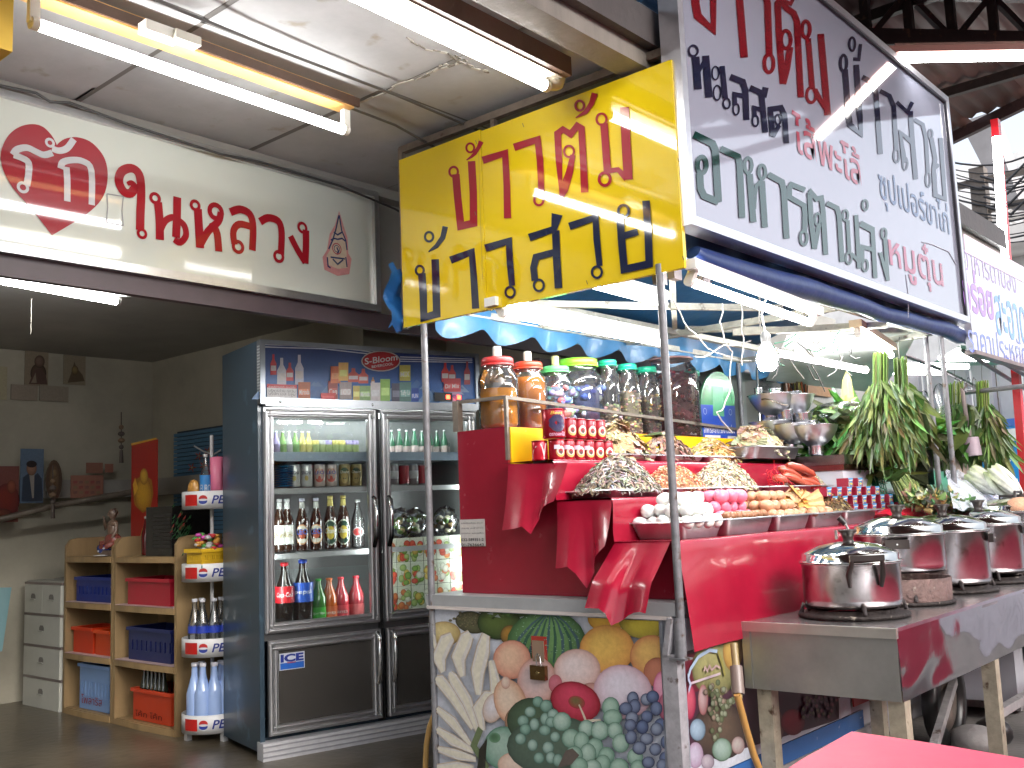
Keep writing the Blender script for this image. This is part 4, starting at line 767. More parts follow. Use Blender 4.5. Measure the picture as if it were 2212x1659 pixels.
g = MB((.5,.5,.52)); g.box((-.03,-.05,.0),(1.33,.03,.09)); 
for z in (.02,.045,.07): g.box((-.03,-.054,z),(1.33,-.0505,z+.008), (.3,.3,.32))
fp('base_trim', g, mat('base_plastic', .4, nz=.12, ns=20))
g = MB((.3,.32,.35)); g.box((-.028,-.05,1.80),(-.0,.0,2.14)); g.box((1.31,-.05,1.80),(1.338,.0,2.14)); g.box((0,-.03,1.80),(1.31,.02,2.12), (.2,.22,.25)); g.box((0,-.05,2.118),(1.31,.02,2.14)); g.box((0,-.05,1.79),(1.31,0,1.835), (.3,.31,.33)); fp('header_box', g, trim)
for i in range(18): g = MB((.6,.62,.64)); z = 1.83+.016*i; g.box((-.0295,-.045,z),(-.0285,-.01,z+.007)); fp('vent_slot', g, plain)
for u in (.08,.62,.95): g = MB((.6,.6,.6)); g.ell((u,-.052,1.812), (.008,.004,.008), n=8, m=4); fp('knob', g, steel)
g = MB((.015,.015,.015)); g.box((1.02,-.0535,1.845),(1.14,-.0505,1.895)); fp('switch_panel', g, plastic)
for u in (1.11,1.185): g = MB((1,0,0)); g.box((u-.012,-.056,1.858),(u+.012,-.0536,1.882)); fp('indicator', g, LED)
# header print
hp = lambda x, y: onp(*ZF(x, y), FP+FI*-.032, FI); f = Flat(hp, -FI, step=.0001); HB = (.02,.06,.3)
def fq(u0, z0, u1, z1, c): 
    f.up(); o = -FI*f.h; f.mb.add([fw(u0,-.032,z0)+o, fw(u1,-.032,z0)+o, fw(u1,-.032,z1)+o, fw(u0,-.032,z1)+o], [(0,1,2,3)], c)
fq(0,1.836,1.31,2.117,[(.05,.16,.45)]*2+[(.01,.03,.16)]*2)
for i in range(26):
    x = 410+rnd.random()*1700; y = 470+rnd.random()*120+x*.02; r = rnd.uniform(30,110); f.poly([(x-r,y+r*.5),(x-r*.3,y-r*.35),(x,y-r*.6),(x+r*.25,y-r*.25),(x+r,y+r*.45)], mixc((.03,.1,.3),(.25,.38,.55),rnd.random()**2))
for k_ in range(3): f.stroke([(415,150+20*k_),(900,165+20*k_),(1200,195+22*k_),(1330,225+14*k_)], .006, (.6,.62,.7)); f.stroke([(1535,272+18*k_),(2130,290+14*k_)], .005, (.6,.62,.7))
def pb(x, y, w, h, c, c2=(.55,.5,.5)): f.poly([(x-w/2,y),(x+w/2,y),(x+w/2,y-h*.55),(x+w*.18,y-h*.75),(x+w*.16,y-h),(x-w*.16,y-h),(x-w*.18,y-h*.75),(x-w/2,y-h*.55)], c); f.poly([(x-w*.42,y-h*.2),(x+w*.42,y-h*.2),(x+w*.42,y-h*.45),(x-w*.42,y-h*.45)], c2)
for q in ((492,420,50,170,(.5,.03,.04)),(560,510,75,230,(.5,.5,.55)),(627,470,60,150,(.5,.05,.06)),(705,500,70,245,(.5,.5,.6)),(1150,480,90,115,(.5,.08,.06)),(1232,490,80,120,(.55,.1,.08)),(1905,480,60,160,(.55,.03,.03)),(1962,480,60,140,(.5,.05,.05)),(2085,500,50,190,(.35,.05,.06)),(1310,500,30,60,(.4,.2,.1))): pb(*q)
for x, y, w, h, c, tx in ((745,620,100,140,(.4,.1,.03),'Mirinda'),(980,620,80,150,(.3,.05,.04),'Can'),(1085,620,100,140,(.3,.25,.25),'100'),(1175,630,60,120,(.5,.4,.1),None),(1245,630,90,120,(.25,.4,.15),'Mirinda'),(1330,635,80,150,(.6,.55,.55),'Fanta'),(1410,635,80,180,(.25,.45,.1),None),(1500,640,75,150,(.08,.08,.12),None),(1575,640,95,160,(.1,.2,.18),'Taffy Lu'),(1572,470,90,130,(.45,.4,.08),'MIX'),(1655,640,60,110,(.03,.07,.3),'FUN'),(940,630,120,60,(.55,.02,.02),None),(1960,560,140,110,(.5,.05,.06),'Dr Mix'),(1000,490,80,140,(.6,.15,.05),None),(1065,470,80,150,(.7,.4,.1),None)):
    f.poly([(x-w/2,y),(x+w/2,y),(x+w/2,y-h),(x-w/2,y-h)], c); f.poly([(x-w*.4,y-h*.25),(x+w*.4,y-h*.25),(x+w*.4,y-h*.6),(x-w*.4,y-h*.6)], tuple(min(.7,v*1.8+.05) for v in c))
    if tx: f.up(); typequad(f.mb, tx, [hp(x-w*.42,y-h*.25), hp(x+w*.42,y-h*.28), hp(x+w*.42,y-h*.6), hp(x-w*.42,y-h*.55)], (.65,.65,.65), -FI, f.h, bold=.01)
f.poly([(436,608),(682,615),(682,505),(436,495)], (.62,.6,.6)); f.poly([(436,525),(682,535),(682,505),(436,495)], (.5,.03,.04))
for k_, tx in enumerate(('ฝ่ายบริการลูกค้า ซ่อมตู้เย็น','บริการด่วน ทุกวัน','บริษัท เอส บลูม')): f.up(); y = 528+k_*26; typequad(f.mb, tx, [hp(450,y+(0 if k_==0 else 14)), hp(668,y+8+(0 if k_==0 else 14)), hp(668,y-12), hp(450,y-20)], (.65,.6,.6) if k_ == 0 else (.05,.03,.04), -FI, f.h)
f.disc(1372,308,162,86,(.6,.55,.55),(.6,.55,.55),rim=(.6,.55,.55)); f.disc(1372,308,152,77,(.5,.02,.03),(.4,.015,.02)); f.up()
typequad(f.mb, 'S-Bloom', [hp(1240,338), hp(1508,300), hp(1510,248), hp(1238,285)], (.7,.7,.7), -FI, f.h+.0005, bold=.015); typequad(f.mb, 'BEVERCOOL', [hp(1298,366), hp(1474,340), hp(1472,318), hp(1296,345)], (.7,.7,.7), -FI, f.h+.0005, bold=.02)
o = part('header_print', f.mb, printm, None); o.data.transform(Matrix.Translation(-FP)); o.data.transform(Matrix.Rotation(-FRZ, 4, 'Z')); o.parent = FR
# ICE sticker
g = MB(); u0, z0 = fl(*ZO(572,700)); u1, z1 = fl(*ZO(790,500)); z0, z1 = min(z0,z1)+.01, max(z0,z1)-.005
g.box((u0,-.0115,z0),(u1,-.0085,z1),(.6,.62,.68)); g.box((u0+.004,-.013,z0+.004),(u1-.004,-.0118,z0+(z1-z0)*.42),(.02,.12,.5)); g.box((u0+.04,-.0145,z0+(z1-z0)*.39),(u1-.05,-.0132,z0+(z1-z0)*.45),(.4,.05,.08))
typeset(g, 'ICE', (u0+.006,-.0117,z0+(z1-z0)*.46), (1,0,0), (0,0,1), u1-u0-.012, (z1-z0)*.48, (.01,.03,.25), (0,-1,0), .001, bold=.05); fp('ice_sticker', g, printm)
# tubes inside the fridge
for u in (.035,1.275,.64): g = MB((1,1,1)); g.tube([(u,.035,.75),(u,.035,1.42 if u > 1 else 1.25)], .009, n=8); fp('inner_lamp', g, lampm('fridge_tube', (.95,1,1), 26) if 'fridge_tube' not in MATS else MATS['fridge_tube'])
g = MB((1,1,1)); g.tube([(.1,.12,1.765),(1.2,.12,1.765)], .01, n=8); fp('inner_lamp', g, MATS['fridge_tube'])
# contents
def put(x, y, d, z, m_=ZF):
    u, _ = fl(*m_(x, y), d); return fw(u, d, z)
def can(p, r, h, c, label, group, text=None, tc=(.02,.03,.08), band=None, name='drink_can', ang=None, oval=None, cat='can'):
    t = thing(name, label, cat, p, group=group); g = MB(c); g.lathe([(r*.9,0),(r,.006),(r,h-.01),(r*.88,h-.001)], n=20); part('body', g, mat('can_print', .25, metal=.3, nz=.04), t, local=True)
    g = MB((.6,.6,.6)); g.lathe([(r*.88,h-.001),(r*.84,h),(r*.8,h-.004),(.001,h-.004)], n=20); g.lathe([(.001,.003),(r*.88,.001)], n=20); part('lid', g, alu, t, local=True)
    ang = facing(p) if ang is None else ang
    g = MB()
    if band: wrap(g, None, (0,0,0), r, ang, h*band[1], r*2.6, h*band[2], band[0])
    if oval:
        for i, (cc, s_, zz) in enumerate(oval): wdisc(g, (0,0,0), r, ang, h*zz, r*.75*s_, h*.3*s_, cc, .0008+.0004*i)
    if text: wrap(g, text, (0,0,0), r, ang, h*.62, r*1.55, h*.16, tc, bold=.02, lift=.003)
    if g.v: part('label', g, printm, t, local=True)
    return t
zz = 1.372
for i, (x, c, tx, tc, ov, lb) in enumerate(((668,(.6,.6,.58),'SINGHA',(.04,.05,.1),[((.4,.3,.08),.4,.38)],'white can with gold lion, first of the can row'), (768,(.6,.6,.58),'SINGHA',(.04,.05,.1),[((.4,.3,.08),.4,.38)],'white can with gold lion, second of the can row'), (875,(.6,.5,.45),'LEO',(.05,.1,.35),[((.5,.08,.05),1.1,.5),((.6,.4,.3),.6,.65)],'cream can with red leopard, third of the can row'), (972,(.6,.5,.45),'LEO',(.05,.1,.35),[((.5,.08,.05),1.1,.5),((.6,.4,.3),.6,.65)],'cream can with red leopard, fourth of the can row'), (1082,(.42,.32,.14),'Chang',(.6,.6,.5),[((.02,.08,.04),1.15,.5),((.4,.3,.1),.8,.35)],'gold can with green oval, fifth of the can row'), (1178,(.42,.32,.14),'Chang',(.6,.6,.5),[((.02,.08,.04),1.15,.5),((.4,.3,.1),.8,.35)],'gold can with green oval, sixth of the can row'))):
    can(put(x,1330,.16,zz), .033, .122, c, lb, 'beer cans on the fridge shelf', tx, tc, oval=ov)
for i, x in enumerate((1485,1572,1650,1722)): can(put(x,1320,.16,zz), .03, .115, (.3,.28,.28), ['dark silver and red can, leftmost behind the right door','dark silver and red can, second behind the right door','dark silver and red can, third behind the right door','dark silver and red can, last before the cart pole'][i], 'cans behind the right fridge door', band=((.35,.02,.03),.5,.9) if i % 2 else ((.5,.5,.5),.5,.4))
t = thing('ice_pack_stack', 'stack of shiny blue packets beside the beer cans', 'packets', put(578,1330,.15,zz))
for i in range(9):
    g = MB((.02,.3,.6)); z = .003+.013*i; s_ = .004*(-1)**i; g.grid(lambda u, v: Vector((-.045+.09*u+s_, -.04+.08*v, z+.011*sin(pi*u)**.4*sin(pi*v)**.4)), 6, 5); part('packet', g, mat('foil', .2, metal=.4, nz=.15, bump=.3), t, local=True)
# top shelf small goods
for i in range(13):
    x = 515+i*54+rnd.uniform(-4,4); c = rnd.choice([(.35,.3,.5),(.5,.45,.15),(.2,.35,.12),(.45,.3,.12),(.4,.4,.38),(.3,.35,.1)])
    if i < 6: bottle(put(x,1025,.2,1.532), .022, .15, c, 'small squat drink bottle on the top left fridge shelf, %s from the left' % ('first','second','third','fourth','fifth','sixth')[i], 'small bottles on the top fridge shelf', labc=tuple(v*.6 for v in c), capc=(.5,.5,.45), kind='soft', lz=(.15,.5))
    else: can(put(x,1025,.2,1.532), .024, .1, c, 'small drink can on the top left fridge shelf, %s from the right' % ('seventh','sixth','fifth','fourth','third','second','first')[i-6], 'small cans on the top fridge shelf', band=((.2,.25,.1),.5,.5))
for i in range(9):
    x = 1470+i*62; bottle(put(x,1030,.2 if i % 2 else .26,1.532), .022, .17, (.02,.1,.05), 'short green glass bottle on the top right fridge shelf, %s from the left' % ('first','second','third','fourth','fifth','sixth','seventh','eighth','ninth')[i], 'green bottles on the top fridge shelf', labc=(.5,.4,.38), capc=(.5,.5,.5), lz=(.12,.42))
# beer bottles
zz = 1.025; BR = (.035,.015,.008)
bl = ((548,'S','brown bottle with white label at the far left of the beer row'),(610,'S','brown bottle with white label and gold lion'),(733,'L','brown bottle with cream leopard oval, nearer the left'),(850,'L','brown bottle with cream leopard oval, nearer the middle'),(968,'C','brown bottle with gold neck and green oval, nearer the left'),(1075,'C','brown bottle with gold neck and green oval, nearer the right'))
for x, k_, lb in bl:
    p = put(x,470,.16,zz,ZG)
    if k_ == 'S': bottle(p, .036, .285, BR, lb, 'beer bottles in the fridge', labc=(.66,.66,.62), capc=(.6,.6,.6), lz=(.14,.5), neckfoil=(.66,.66,.64), ltext='SINGHA', ltc=(.3,.22,.05))
    elif k_ == 'L': bottle(p, .036, .285, BR, lb, 'beer bottles in the fridge', oval=[((.6,.3,.15),1),((.62,.6,.5),.88),((.4,.08,.03),.45)], capc=(.5,.5,.6), lz=(.12,.5), ltext='LEO', ltc=(.05,.1,.35), tz=.36, lbold=.03, neckfoil=(.5,.5,.46))
    else: bottle(p, .037, .295, BR, lb, 'beer bottles in the fridge', oval=[((.6,.6,.5),1.05),((.01,.05,.03),.94),((.5,.38,.05),.55)], capc=(.6,.5,.15), lz=(.08,.54), ltext='Chang', ltc=(.65,.65,.6), tz=.33, lbold=.02, lsh=.2, neckfoil=(.6,.5,.15))
bottle(put(1195,465,.17,zz,ZG), .038, .27, (.3,.32,.3), 'clear soda bottle with round red badge at the end of the beer row', oval=[((.6,.6,.6),.8),((.45,.05,.05),.62)], capc=(.5,.5,.5), kind='clear', lz=(.2,.45))
zz = .64
bottle(put(590,1040,.15,zz,ZG), .052, .33, (.012,.006,.004), 'large cola bottle with red label and red cap', labc=(.5,.012,.02), capc=(.6,.02,.03), kind='soft', lz=(.36,.62), ltext='Coca-Cola', ltc=(.7,.7,.7), lbold=.01, lsh=.3)
bottle(put(742,1030,.15,zz,ZG), .054, .34, (.012,.006,.004), 'large cola bottle with blue label and yellow band', oval=None, labc=(.01,.07,.4), capc=(.02,.08,.5), kind='soft', lz=(.34,.64), ltext='pepsi', ltc=(.65,.65,.7))
for i, (x, c, lc, tx, lb) in enumerate(((868,(.04,.16,.03),(.05,.35,.04),'Sprite','small green bottle at the bottom of the fridge'),(958,(.4,.08,.01),(.5,.1,.03),'Fanta','small orange bottle at the bottom of the fridge'),(1055,(.35,.02,.03),(.5,.05,.06),'Fanta','small red bottle next to the orange one in the fridge'),(1180,(.3,.03,.04),(.45,.1,.1),None,'small red bottle nearest the left door hinge gap'))):
    bottle(put(x,1015,.16,zz,ZG), .043, .23, c, lb, None, labc=lc, capc=((.05,.4,.05),(.7,.15,.02),(.6,.03,.05),(.6,.03,.05))[i], kind='soft', lz=(.06,.34), ltext=tx, ltc=(.65,.65,.6))
# fruit printed tiles inside the right half
t = thing('fruit_tile_screen', 'screen of fruit printed tiles standing behind the right fridge door', 'tiles', fw(.99,.11,.64), FRZ)
def fruitlet(f, x, y, s):
    c = rnd.choice([((.6,.2,.06),(.3,.05,.02)),((.2,.35,.06),(.06,.14,.02)),((.6,.45,.1),(.35,.2,.03)),((.35,.45,.15),(.12,.2,.05)),((.6,.1,.05),(.3,.02,.02)),((.62,.6,.5),(.3,.3,.25))]); f.disc(x, y, s*rnd.uniform(.8,1.2), s*rnd.uniform(.8,1.2), c[0], c[1], n=10)
for j in range(3):
    for i in range(6):
        u0 = .745+.088*i; z1 = 1.065-.137*j; g = MB(); g.box((u0-.99,-.004,z1-.134-.64),(u0+.084-.99,.004,z1-.64),(.5,.52,.42)); o = part('tile', g, printm, t, local=True)
        f = Flat(lambda x, y: Vector((u0-.99+x, -.004, z1-.64-y)), (0,-1,0), step=.00008, start=.0006)
        for q in range(15): fruitlet(f, rnd.uniform(.012,.072), rnd.uniform(.03,.12), .019)
        part('print', f.mb, printm, o, local=True)
# plastic bags with food in the fridge
for i, x in enumerate((1530,1650,1900)):
    p = put(x,150,.2,1.085,ZG); g = MB((.5,.5,.45)); g.ell(p+Vector((0,0,.06)), (.09,.07,.09), n=14, m=8)
    for v in g.v: v += Vector((rnd.uniform(-.012,.012),)*3)
    solo('food_bag', g, film, ['clear bag of food, leftmost above the fruit tiles','clear bag of food in the middle above the fruit tiles','clear bag of food right of the cart pole above the tiles'][i], 'bag')
    g = MB(); 
    for q in range(14): g.ell(p+Vector((rnd.uniform(-.05,.05),rnd.uniform(-.04,.04),rnd.uniform(.0,.09))), (.02,.02,.015), n=7, m=5, c=rnd.choice([(.5,.35,.15),(.15,.3,.06),(.6,.55,.4)]))
    solo('bagged_food', g, organic, ['bits of greens and food inside the leftmost bag in the fridge','bits of greens and food inside the middle bag in the fridge','bits of greens and food inside the right bag in the fridge'][i], 'food', kind='stuff')
# ================================================================ BEHIND THE CART
g = MB(WC); g.box((-4.95,4.15,0),(-4.85,4.95,2.5)); g.box((-4.85,4.9,0),(-3.85,5.0,2.5)); g.box((-4.95,4.15,2.5),(-3.8,5,2.6)); struct('wall_recess', g, plaster)
t = thing('folding_gate', 'dark purple brown folding metal gate behind the jars', 'gate', (-3.8, 6.2, 0))
for i in range(34):
    y = 4.6+.14*i; g = MB(mixc((.1,.075,.085),(.06,.045,.05),rnd.random())); g.prism([(-3.82,y,0),(-3.78+.02*(i % 2),y+.01,0),(-3.78+.02*(i % 2),y+.11,0),(-3.82,y+.12,0)], (0,0,2.1)); part('slat', g, mat('gate_paint', .45, nz=.25, ns=5), t)
t = thing('shop_column', 'grey green shop column right of the mascotless notice board', 'column', W(1600,1000,X=-3.2)); a = W(1578,1000,X=-3.2); b = W(1612,1000,X=-3.2)
t['label'] = 'grey green column behind the oval notice board'
g = MB((.16,.18,.17)); g.box((-3.4,a.y,0),(-3.2,b.y,2.85)); part('shaft', g, gloss, t); g = MB((.4,.42,.42)); g.box((-3.2,b.y-.04,0),(-3.17,b.y,2.85)); part('edge_strip', g, gloss, t)
# back wall of the stall with a written menu
t = thing('menu_board', 'grey menu wall with faint writing behind the stacked bowls', 'menu board', (-3.2, 7.2, 0))
g = MB((.3,.29,.28)); g.box((-3.25,b.y+.01,.9),(-3.2,10.5,2.05)); part('board', g, plaster, t)
g = MB()
for i, (x, y, tx) in enumerate(((1618,962,'ข้าวต้มปลา'),(1618,980,'ต้มยำรวมมิตร'),(1618,1002,'ผัดผักบุ้ง'),(1675,1010,'ยำทะเล'),(1620,1018,'แกงจืด'))):
    yy = y-60 if True else y; o = W(*ZK(925+(0 if i != 3 else 240), (590,680,760,800,840)[i]), X=-3.195); typeset(g, tx, o, (0,1,0), (0,0,1), .32, .045, (.05,.05,.06), (1,0,0))
part('lettering', g, plain, t)
g = MB((.3,.1,.03)); a = W(*ZK(1160,700), X=-3.19); b2 = W(*ZK(1620,570), X=-3.19); g.box((-3.19,a.y,a.z),(-3.17,b2.y,b2.z),(.22,.12,.06)); solo('brown_rack_board', g, wood, 'brown board fixed on the grey menu wall', 'board')
g = MB((.1,.06,.03)); c_ = W(*ZK(1320,720), X=-3.0)
for k_ in range(46): q = c_+Vector((rnd.uniform(-.05,.05), rnd.gauss(0,.05), .1)); g.tube([q, q+Vector((rnd.gauss(0,.02),rnd.gauss(0,.05),-rnd.uniform(.1,.3)))], .006, n=4, c=rnd.choice([(.3,.07,.02),(.12,.08,.05),(.4,.35,.1),(.05,.04,.03)]))
solo('dried_bunch', g, organic, 'bunch of dried brown and red things hanging before the menu wall', 'dried bunch', kind='stuff')
# white sheets that shade the stall
def lit_sheet(pts, X, c, label, name='white_tarp', cat='tarpaulin', m=tarp):
    P_ = [W(*p, X=x_) for p, x_ in zip(pts, X)]; g = MB(c)
    g.grid(lambda u, v: (P_[0]*(1-u)+P_[1]*u)*(1-v)+(P_[3]*(1-u)+P_[2]*u)*v + Vector((0,0,.02*sin(9*u)*sin(7*v))), 14, 10)
    return solo(name, g, m, label, cat)
lit_sheet([(1655,822),(1905,850),(1985,715),(1700,725)], [-3.1,-2.7,-1.95,-2.4], (.75,.76,.76), 'bright white sheet stretched over the back of the stall')
q = W(1760,790,X=-2.4); tube_lamp(q+Vector((.1,-.7,.0)), q+Vector((.1,.5,.0)), 'unseen tube added to brighten the white sheet', r=.018, off=(0,0,.03), hw=0)  # added lamp, there only to brighten the white sheet
# corrugated white wall, blue banner
t = thing('corrugated_wall', 'white corrugated wall beyond the hanging greens', 'wall', (-1.5, 8.9, 0))
for i in range(22):
    x = -3.6+.2*i; g = MB((.68,.66,.74)); g.prism([(x,8.9,.0),(x+.02,8.87,0),(x+.17,8.87,0),(x+.19,8.9,0)], (0,0,2.3)); part('panel', g, gloss, t)
t = thing('blue_banner', 'blue banner with white Thai lettering at the right edge', 'banner', (-2, 8.5, 1.1))
pb_ = lambda x, y: W(x, y, Y=8.5)
g = MB((.01,.22,.62)); a = pb_(2118,1085); b = pb_(2330,892); g.box((a.x,8.5,.9),(b.x,8.52,b.z)); part('cloth', g, tarp, t)
g = MB((.05,.14,.55)); c1 = pb_(2120,925); g.box((a.x,8.492,c1.z),(b.x,8.498,b.z)); part('top_band', g, tarp, t); g = MB((.7,.66,.72)); c1 = pb_(2120,957); c2 = pb_(2120,931); g.box((a.x,8.49,c1.z),(b.x,8.498,c2.z)); part('white_band', g, tarp, t)
g = MB()
for tx, x0_, y0_, x1_, y1_, c in (('ประกันใจ', 2128,952,2185,936,(.1,.1,.2)),('อินเทอร์เน็ต', 2130,1000,2212,985,(.7,.7,.7)),('นันช', 2152,1056,2225,1024,(.7,.7,.7)),('สมัครวันนี้', 2160,1076,2212,1066,(.6,.65,.7))):
    p0, p1 = pb_(x0_, y0_), pb_(x1_, y1_); typeset(g, tx, (p0.x,8.488,p0.z), (1,0,0), (0,0,1), p1.x-p0.x, p1.z-p0.z, c, (0,-1,0), bold=.01)
part('lettering', g, plain, t)
# green awning of the next stall with bars
g = MB((.03,.38,.2)); P_ = [W(1990,800,X=-3.2), W(2100,800,X=-2.9), W(2240,770,X=-1.75), W(2075,745,X=-1.9)]
g.grid(lambda u, v: (P_[0]*(1-u)+P_[1]*u)*(1-v)+(P_[3]*(1-u)+P_[2]*u)*v, 8, 8); solo('green_awning', g, tarp, 'green awning cloth of the next stall behind the double pole', 'awning')
for i, (p, q, lb) in enumerate((((2080,735,-1.88),(2240,825,-1.88),'grey rail carrying the pale sign of the next stall'), ((2080,757,-2.0),(2230,850,-2.0),'second grey rail below the next stall sign'), ((2030,797,-2.3),(2125,845,-1.95),'short grey rail with hooks over the hanging greens'), ((2068,850,-2.0),(2230,832,-1.4),'pale cross rail behind the hanging greens'), ((1935,760,-2.3),(2030,797,-2.3),'thin rail right of the first greens bundle'))):
    g = MB((.22,.2,.22)); g.tube([W(p[0],p[1],X=p[2]), W(q[0],q[1],X=q[2])], .014, n=8); solo('rail', g, worn, lb, 'rail')
t = thing('meat_hooks', 'wire hooks on the short rail over the hanging greens', 'hooks', W(2070,850,Y=6.4))
for x in (2066,2078,2092,2104): p = W(x,822,Y=6.4); g = MB((.15,.15,.15)); g.tube([p+Vector((.012,0,-.0)),p+Vector((0,0,.02)),p+Vector((-.012,0,-.005)),p+Vector((-.01,0,-.06)),p+Vector((.004,0,-.08))], .0025, n=5); part('hook', g, steel, t)

# ================================================================ FOOD CART
GM = (.2,.2,.215)
CTT = thing('food_cart', 'food cart with fruit printed panels, grey ledge and stepped red stand', 'food cart', (-2.45, 4.2, 0))
for x, y, z0, z1, lb in ((-3.035,2.935,0,2.0,'pole'),(-1.848,2.935,.70,2.03,'pole'),(-1.872,5.66,.3,2.06,'pole'),(-1.80,5.69,.3,2.06,'pole'),(-3.03,5.66,.86,2.06,'pole')):
    g = MB(GM); g.tube([(x,y,z0),(x,y,z1)], .0145, n=12); part('pole', g, worn, CTT)
g = MB(GM); g.tube([(-1.855,2.937,.69),(-1.855,2.937,.82)], .02, n=12); g.box((-1.885,2.91,.683),(-1.825,2.96,.69)); part('pole_socket', g, worn, CTT)
g = MB((.3,.31,.32)); g.box((-3.06,2.925,.825),(-1.86,5.75,.868)); part('ledge', g, mat('grey_formica', .4, nz=.1, ns=12), CTT)
g = MB((.55,.5,.48)); g.box((-3.05,2.918,.812),(-1.875,2.9245,.824)); part('edge_strip', g, plain, CTT)
g = MB((.35,.34,.36)); g.box((-3.03,2.95,.12),(-1.88,5.75,.82)); part('body', g, plain, CTT)
FX0, FX1 = -3.022, -1.925
g = MB((.52,.55,.62)); g.box((FX0,2.938,.14),(FX1,2.949,.81)); part('front_panel', g, printm, CTT)
g = MB((.52,.55,.62)); g.box((-1.879,2.975,.275),(-1.868,4.28,.81)); part('side_panel', g, printm, CTT)
g = MB((.42,.41,.44)); g.box((-1.925,2.925,.0),(-1.866,2.9365,.70)); g.box((-1.878,2.9366,.0),(-1.8665,2.97,.70)); g.bar((-1.9,2.93,.70),(-1.875,2.93,.82),.045,.02); part('corner_angle', g, worn, CTT)
g = MB((.3,.3,.31)); g.box((-3.045,2.925,.0),(-3.023,2.952,.82)); part('corner_angle', g, worn, CTT)
g = MB((.03,.12,.35)); g.box((-1.879,2.97,.2),(-1.866,4.4,.272)); part('blue_strip', g, gloss, CTT); g = MB((.4,.38,.38)); g.box((-1.88,2.97,.02),(-1.86,4.6,.2)); part('skirt', g, worn, CTT)
g = MB((.4,.02,.02)); a = W(*ZE(1705,1200), X=-1.868); b = W(*ZE(1915,1040), X=-1.868); g.box((-1.868,4.3,.3),(-1.862,4.62,.42)); typeset(g, 'บริการดี ราคาเยา', (-1.862,4.33,.34), (0,1,0), (0,0,1), .25, .045, (.6,.5,.5), (1,0,0), .001); part('red_sticker', g, printm, CTT)
g = MB((.5,.5,.58)); g.box((-1.877,4.62,.2),(-1.864,5.7,.82)); part('white_panel', g, gloss, CTT)
# printed fruit, front
f = Flat(lambda x, y: W(*ZD(x, y), Y=2.938), (0,-1,0), step=.00006, start=.0008)
BG, BN = (.42,.47,.58), ((.62,.6,.56),(.38,.3,.2))
def clipx(x): return x
f.disc(150,430,150,110,(.6,.5,.25),(.35,.25,.1)); f.disc(400,330,150,95,(.12,.12,.06),(.05,.05,.03),rot=.2)
for i in range(60): x, y = 400+rnd.gauss(0,85), 310+rnd.gauss(0,45); f.disc(x, y, 16, 12, (.16,.15,.08), (.06,.05,.03), n=6)
f.poly([(480,190),(1110,200),(1060,250),(900,270),(700,300),(560,300),(500,240)], (.03,.06,.02)); f.disc(640,330,190,150,(.08,.12,.03),(.02,.04,.015))
for i in range(40): x, y = rnd.uniform(490,900), rnd.uniform(190,300); f.poly([(x,y),(x+rnd.uniform(20,60),y-20),(x+rnd.uniform(20,70),y+12)], rnd.choice([(.05,.12,.03),(.1,.18,.05),(.02,.04,.01),(.3,.35,.35)]))
f.disc(740,440,85,90,(.3,.16,.03),(.08,.05,.02)); f.disc(1060,520,350,300,(.14,.28,.1),(.04,.1,.04),hx=.1,hy=-.4)
for k_ in range(-4,5):
    f.stroke([(1090+8*k_,245),(1085+38*k_,340),(1075+62*k_,460),(1060+72*k_,580),(1050+70*k_,680)], [.004,.008,.014,.014,.008], (.03,.09,.06) if k_ % 2 else (.05,.1,.12))
for i in range(130): a_ = rnd.uniform(0,6.28); r = rnd.random()**.5; f.disc(1090+290*r*cos(a_), 430+220*r*sin(a_), rnd.uniform(4,12), rnd.uniform(3,7), rnd.choice([(.3,.42,.3),(.2,.35,.2),(.05,.12,.08)]), (.1,.2,.12), n=5)
f.disc(1600,290,170,120,(.55,.33,.05),(.4,.2,.03)); f.disc(1930,300,230,170,(.4,.33,.04),(.2,.16,.03),hy=.3); f.disc(1600,560,240,215,(.62,.4,.1),(.5,.22,.06)); f.disc(1990,620,190,185,(.6,.38,.12),(.42,.16,.07)); f.disc(2040,760,120,130,(.4,.16,.1),(.3,.1,.06))
f.disc(770,650,165,170,(.62,.42,.3),(.5,.2,.14)); f.disc(990,840,175,210,(.62,.5,.5),(.5,.25,.2)); f.disc(1340,740,205,185,(.64,.55,.55),(.5,.3,.26)); f.disc(1150,860,60,80,(.5,.15,.2),(.4,.1,.12)); f.disc(1460,960,110,110,(.5,.28,.25),(.3,.15,.12))
f.disc(1740,930,260,235,(.62,.58,.66),(.48,.3,.35),rot=.3); f.disc(2080,900,75,150,(.6,.3,.4),(.45,.1,.2)); f.disc(2110,1060,60,120,(.4,.15,.2),(.25,.05,.1))
# bananas
for q, w0 in (([(110,560),(75,470),(80,430)],.04),([(170,760),(130,640),(190,500),(250,450)],.075),([(340,800),(300,640),(370,480),(410,430)],.075),([(480,960),(470,760),(520,560),(545,430)],.075),([(610,1060),(630,860),(590,660)],.06),([(430,1250),(250,960),(150,840),(110,820)],.06),([(470,1270),(380,1010),(260,820),(230,770)],.06),([(520,1270),(480,1090),(560,980),(600,960)],.06),([(410,1390),(260,1200),(120,1080)],.05),([(440,1450),(250,1350),(120,1260)],.05),([(460,1520),(300,1480),(130,1430)],.045),([(440,1600),(300,1600),(120,1600)],.06)):
    f.stroke(q, [w0*.45]+[w0]*(len(q)-2)+[w0*.6], (.42,.34,.26)); f.stroke(q, [w0*.35]+[w0*.86]*(len(q)-2)+[w0*.45], (.54,.52,.5)); f.stroke([(x-6,y-4) for x, y in q], [w0*.2]+[w0*.5]*(len(q)-2)+[w0*.2], (.6,.57,.47))
f.disc(610,1070,90,135,(.58,.56,.6),(.45,.33,.26),rot=.3); f.stroke([(560,1600),(440,1400),(500,1250)], .03, (.12,.16,.08))
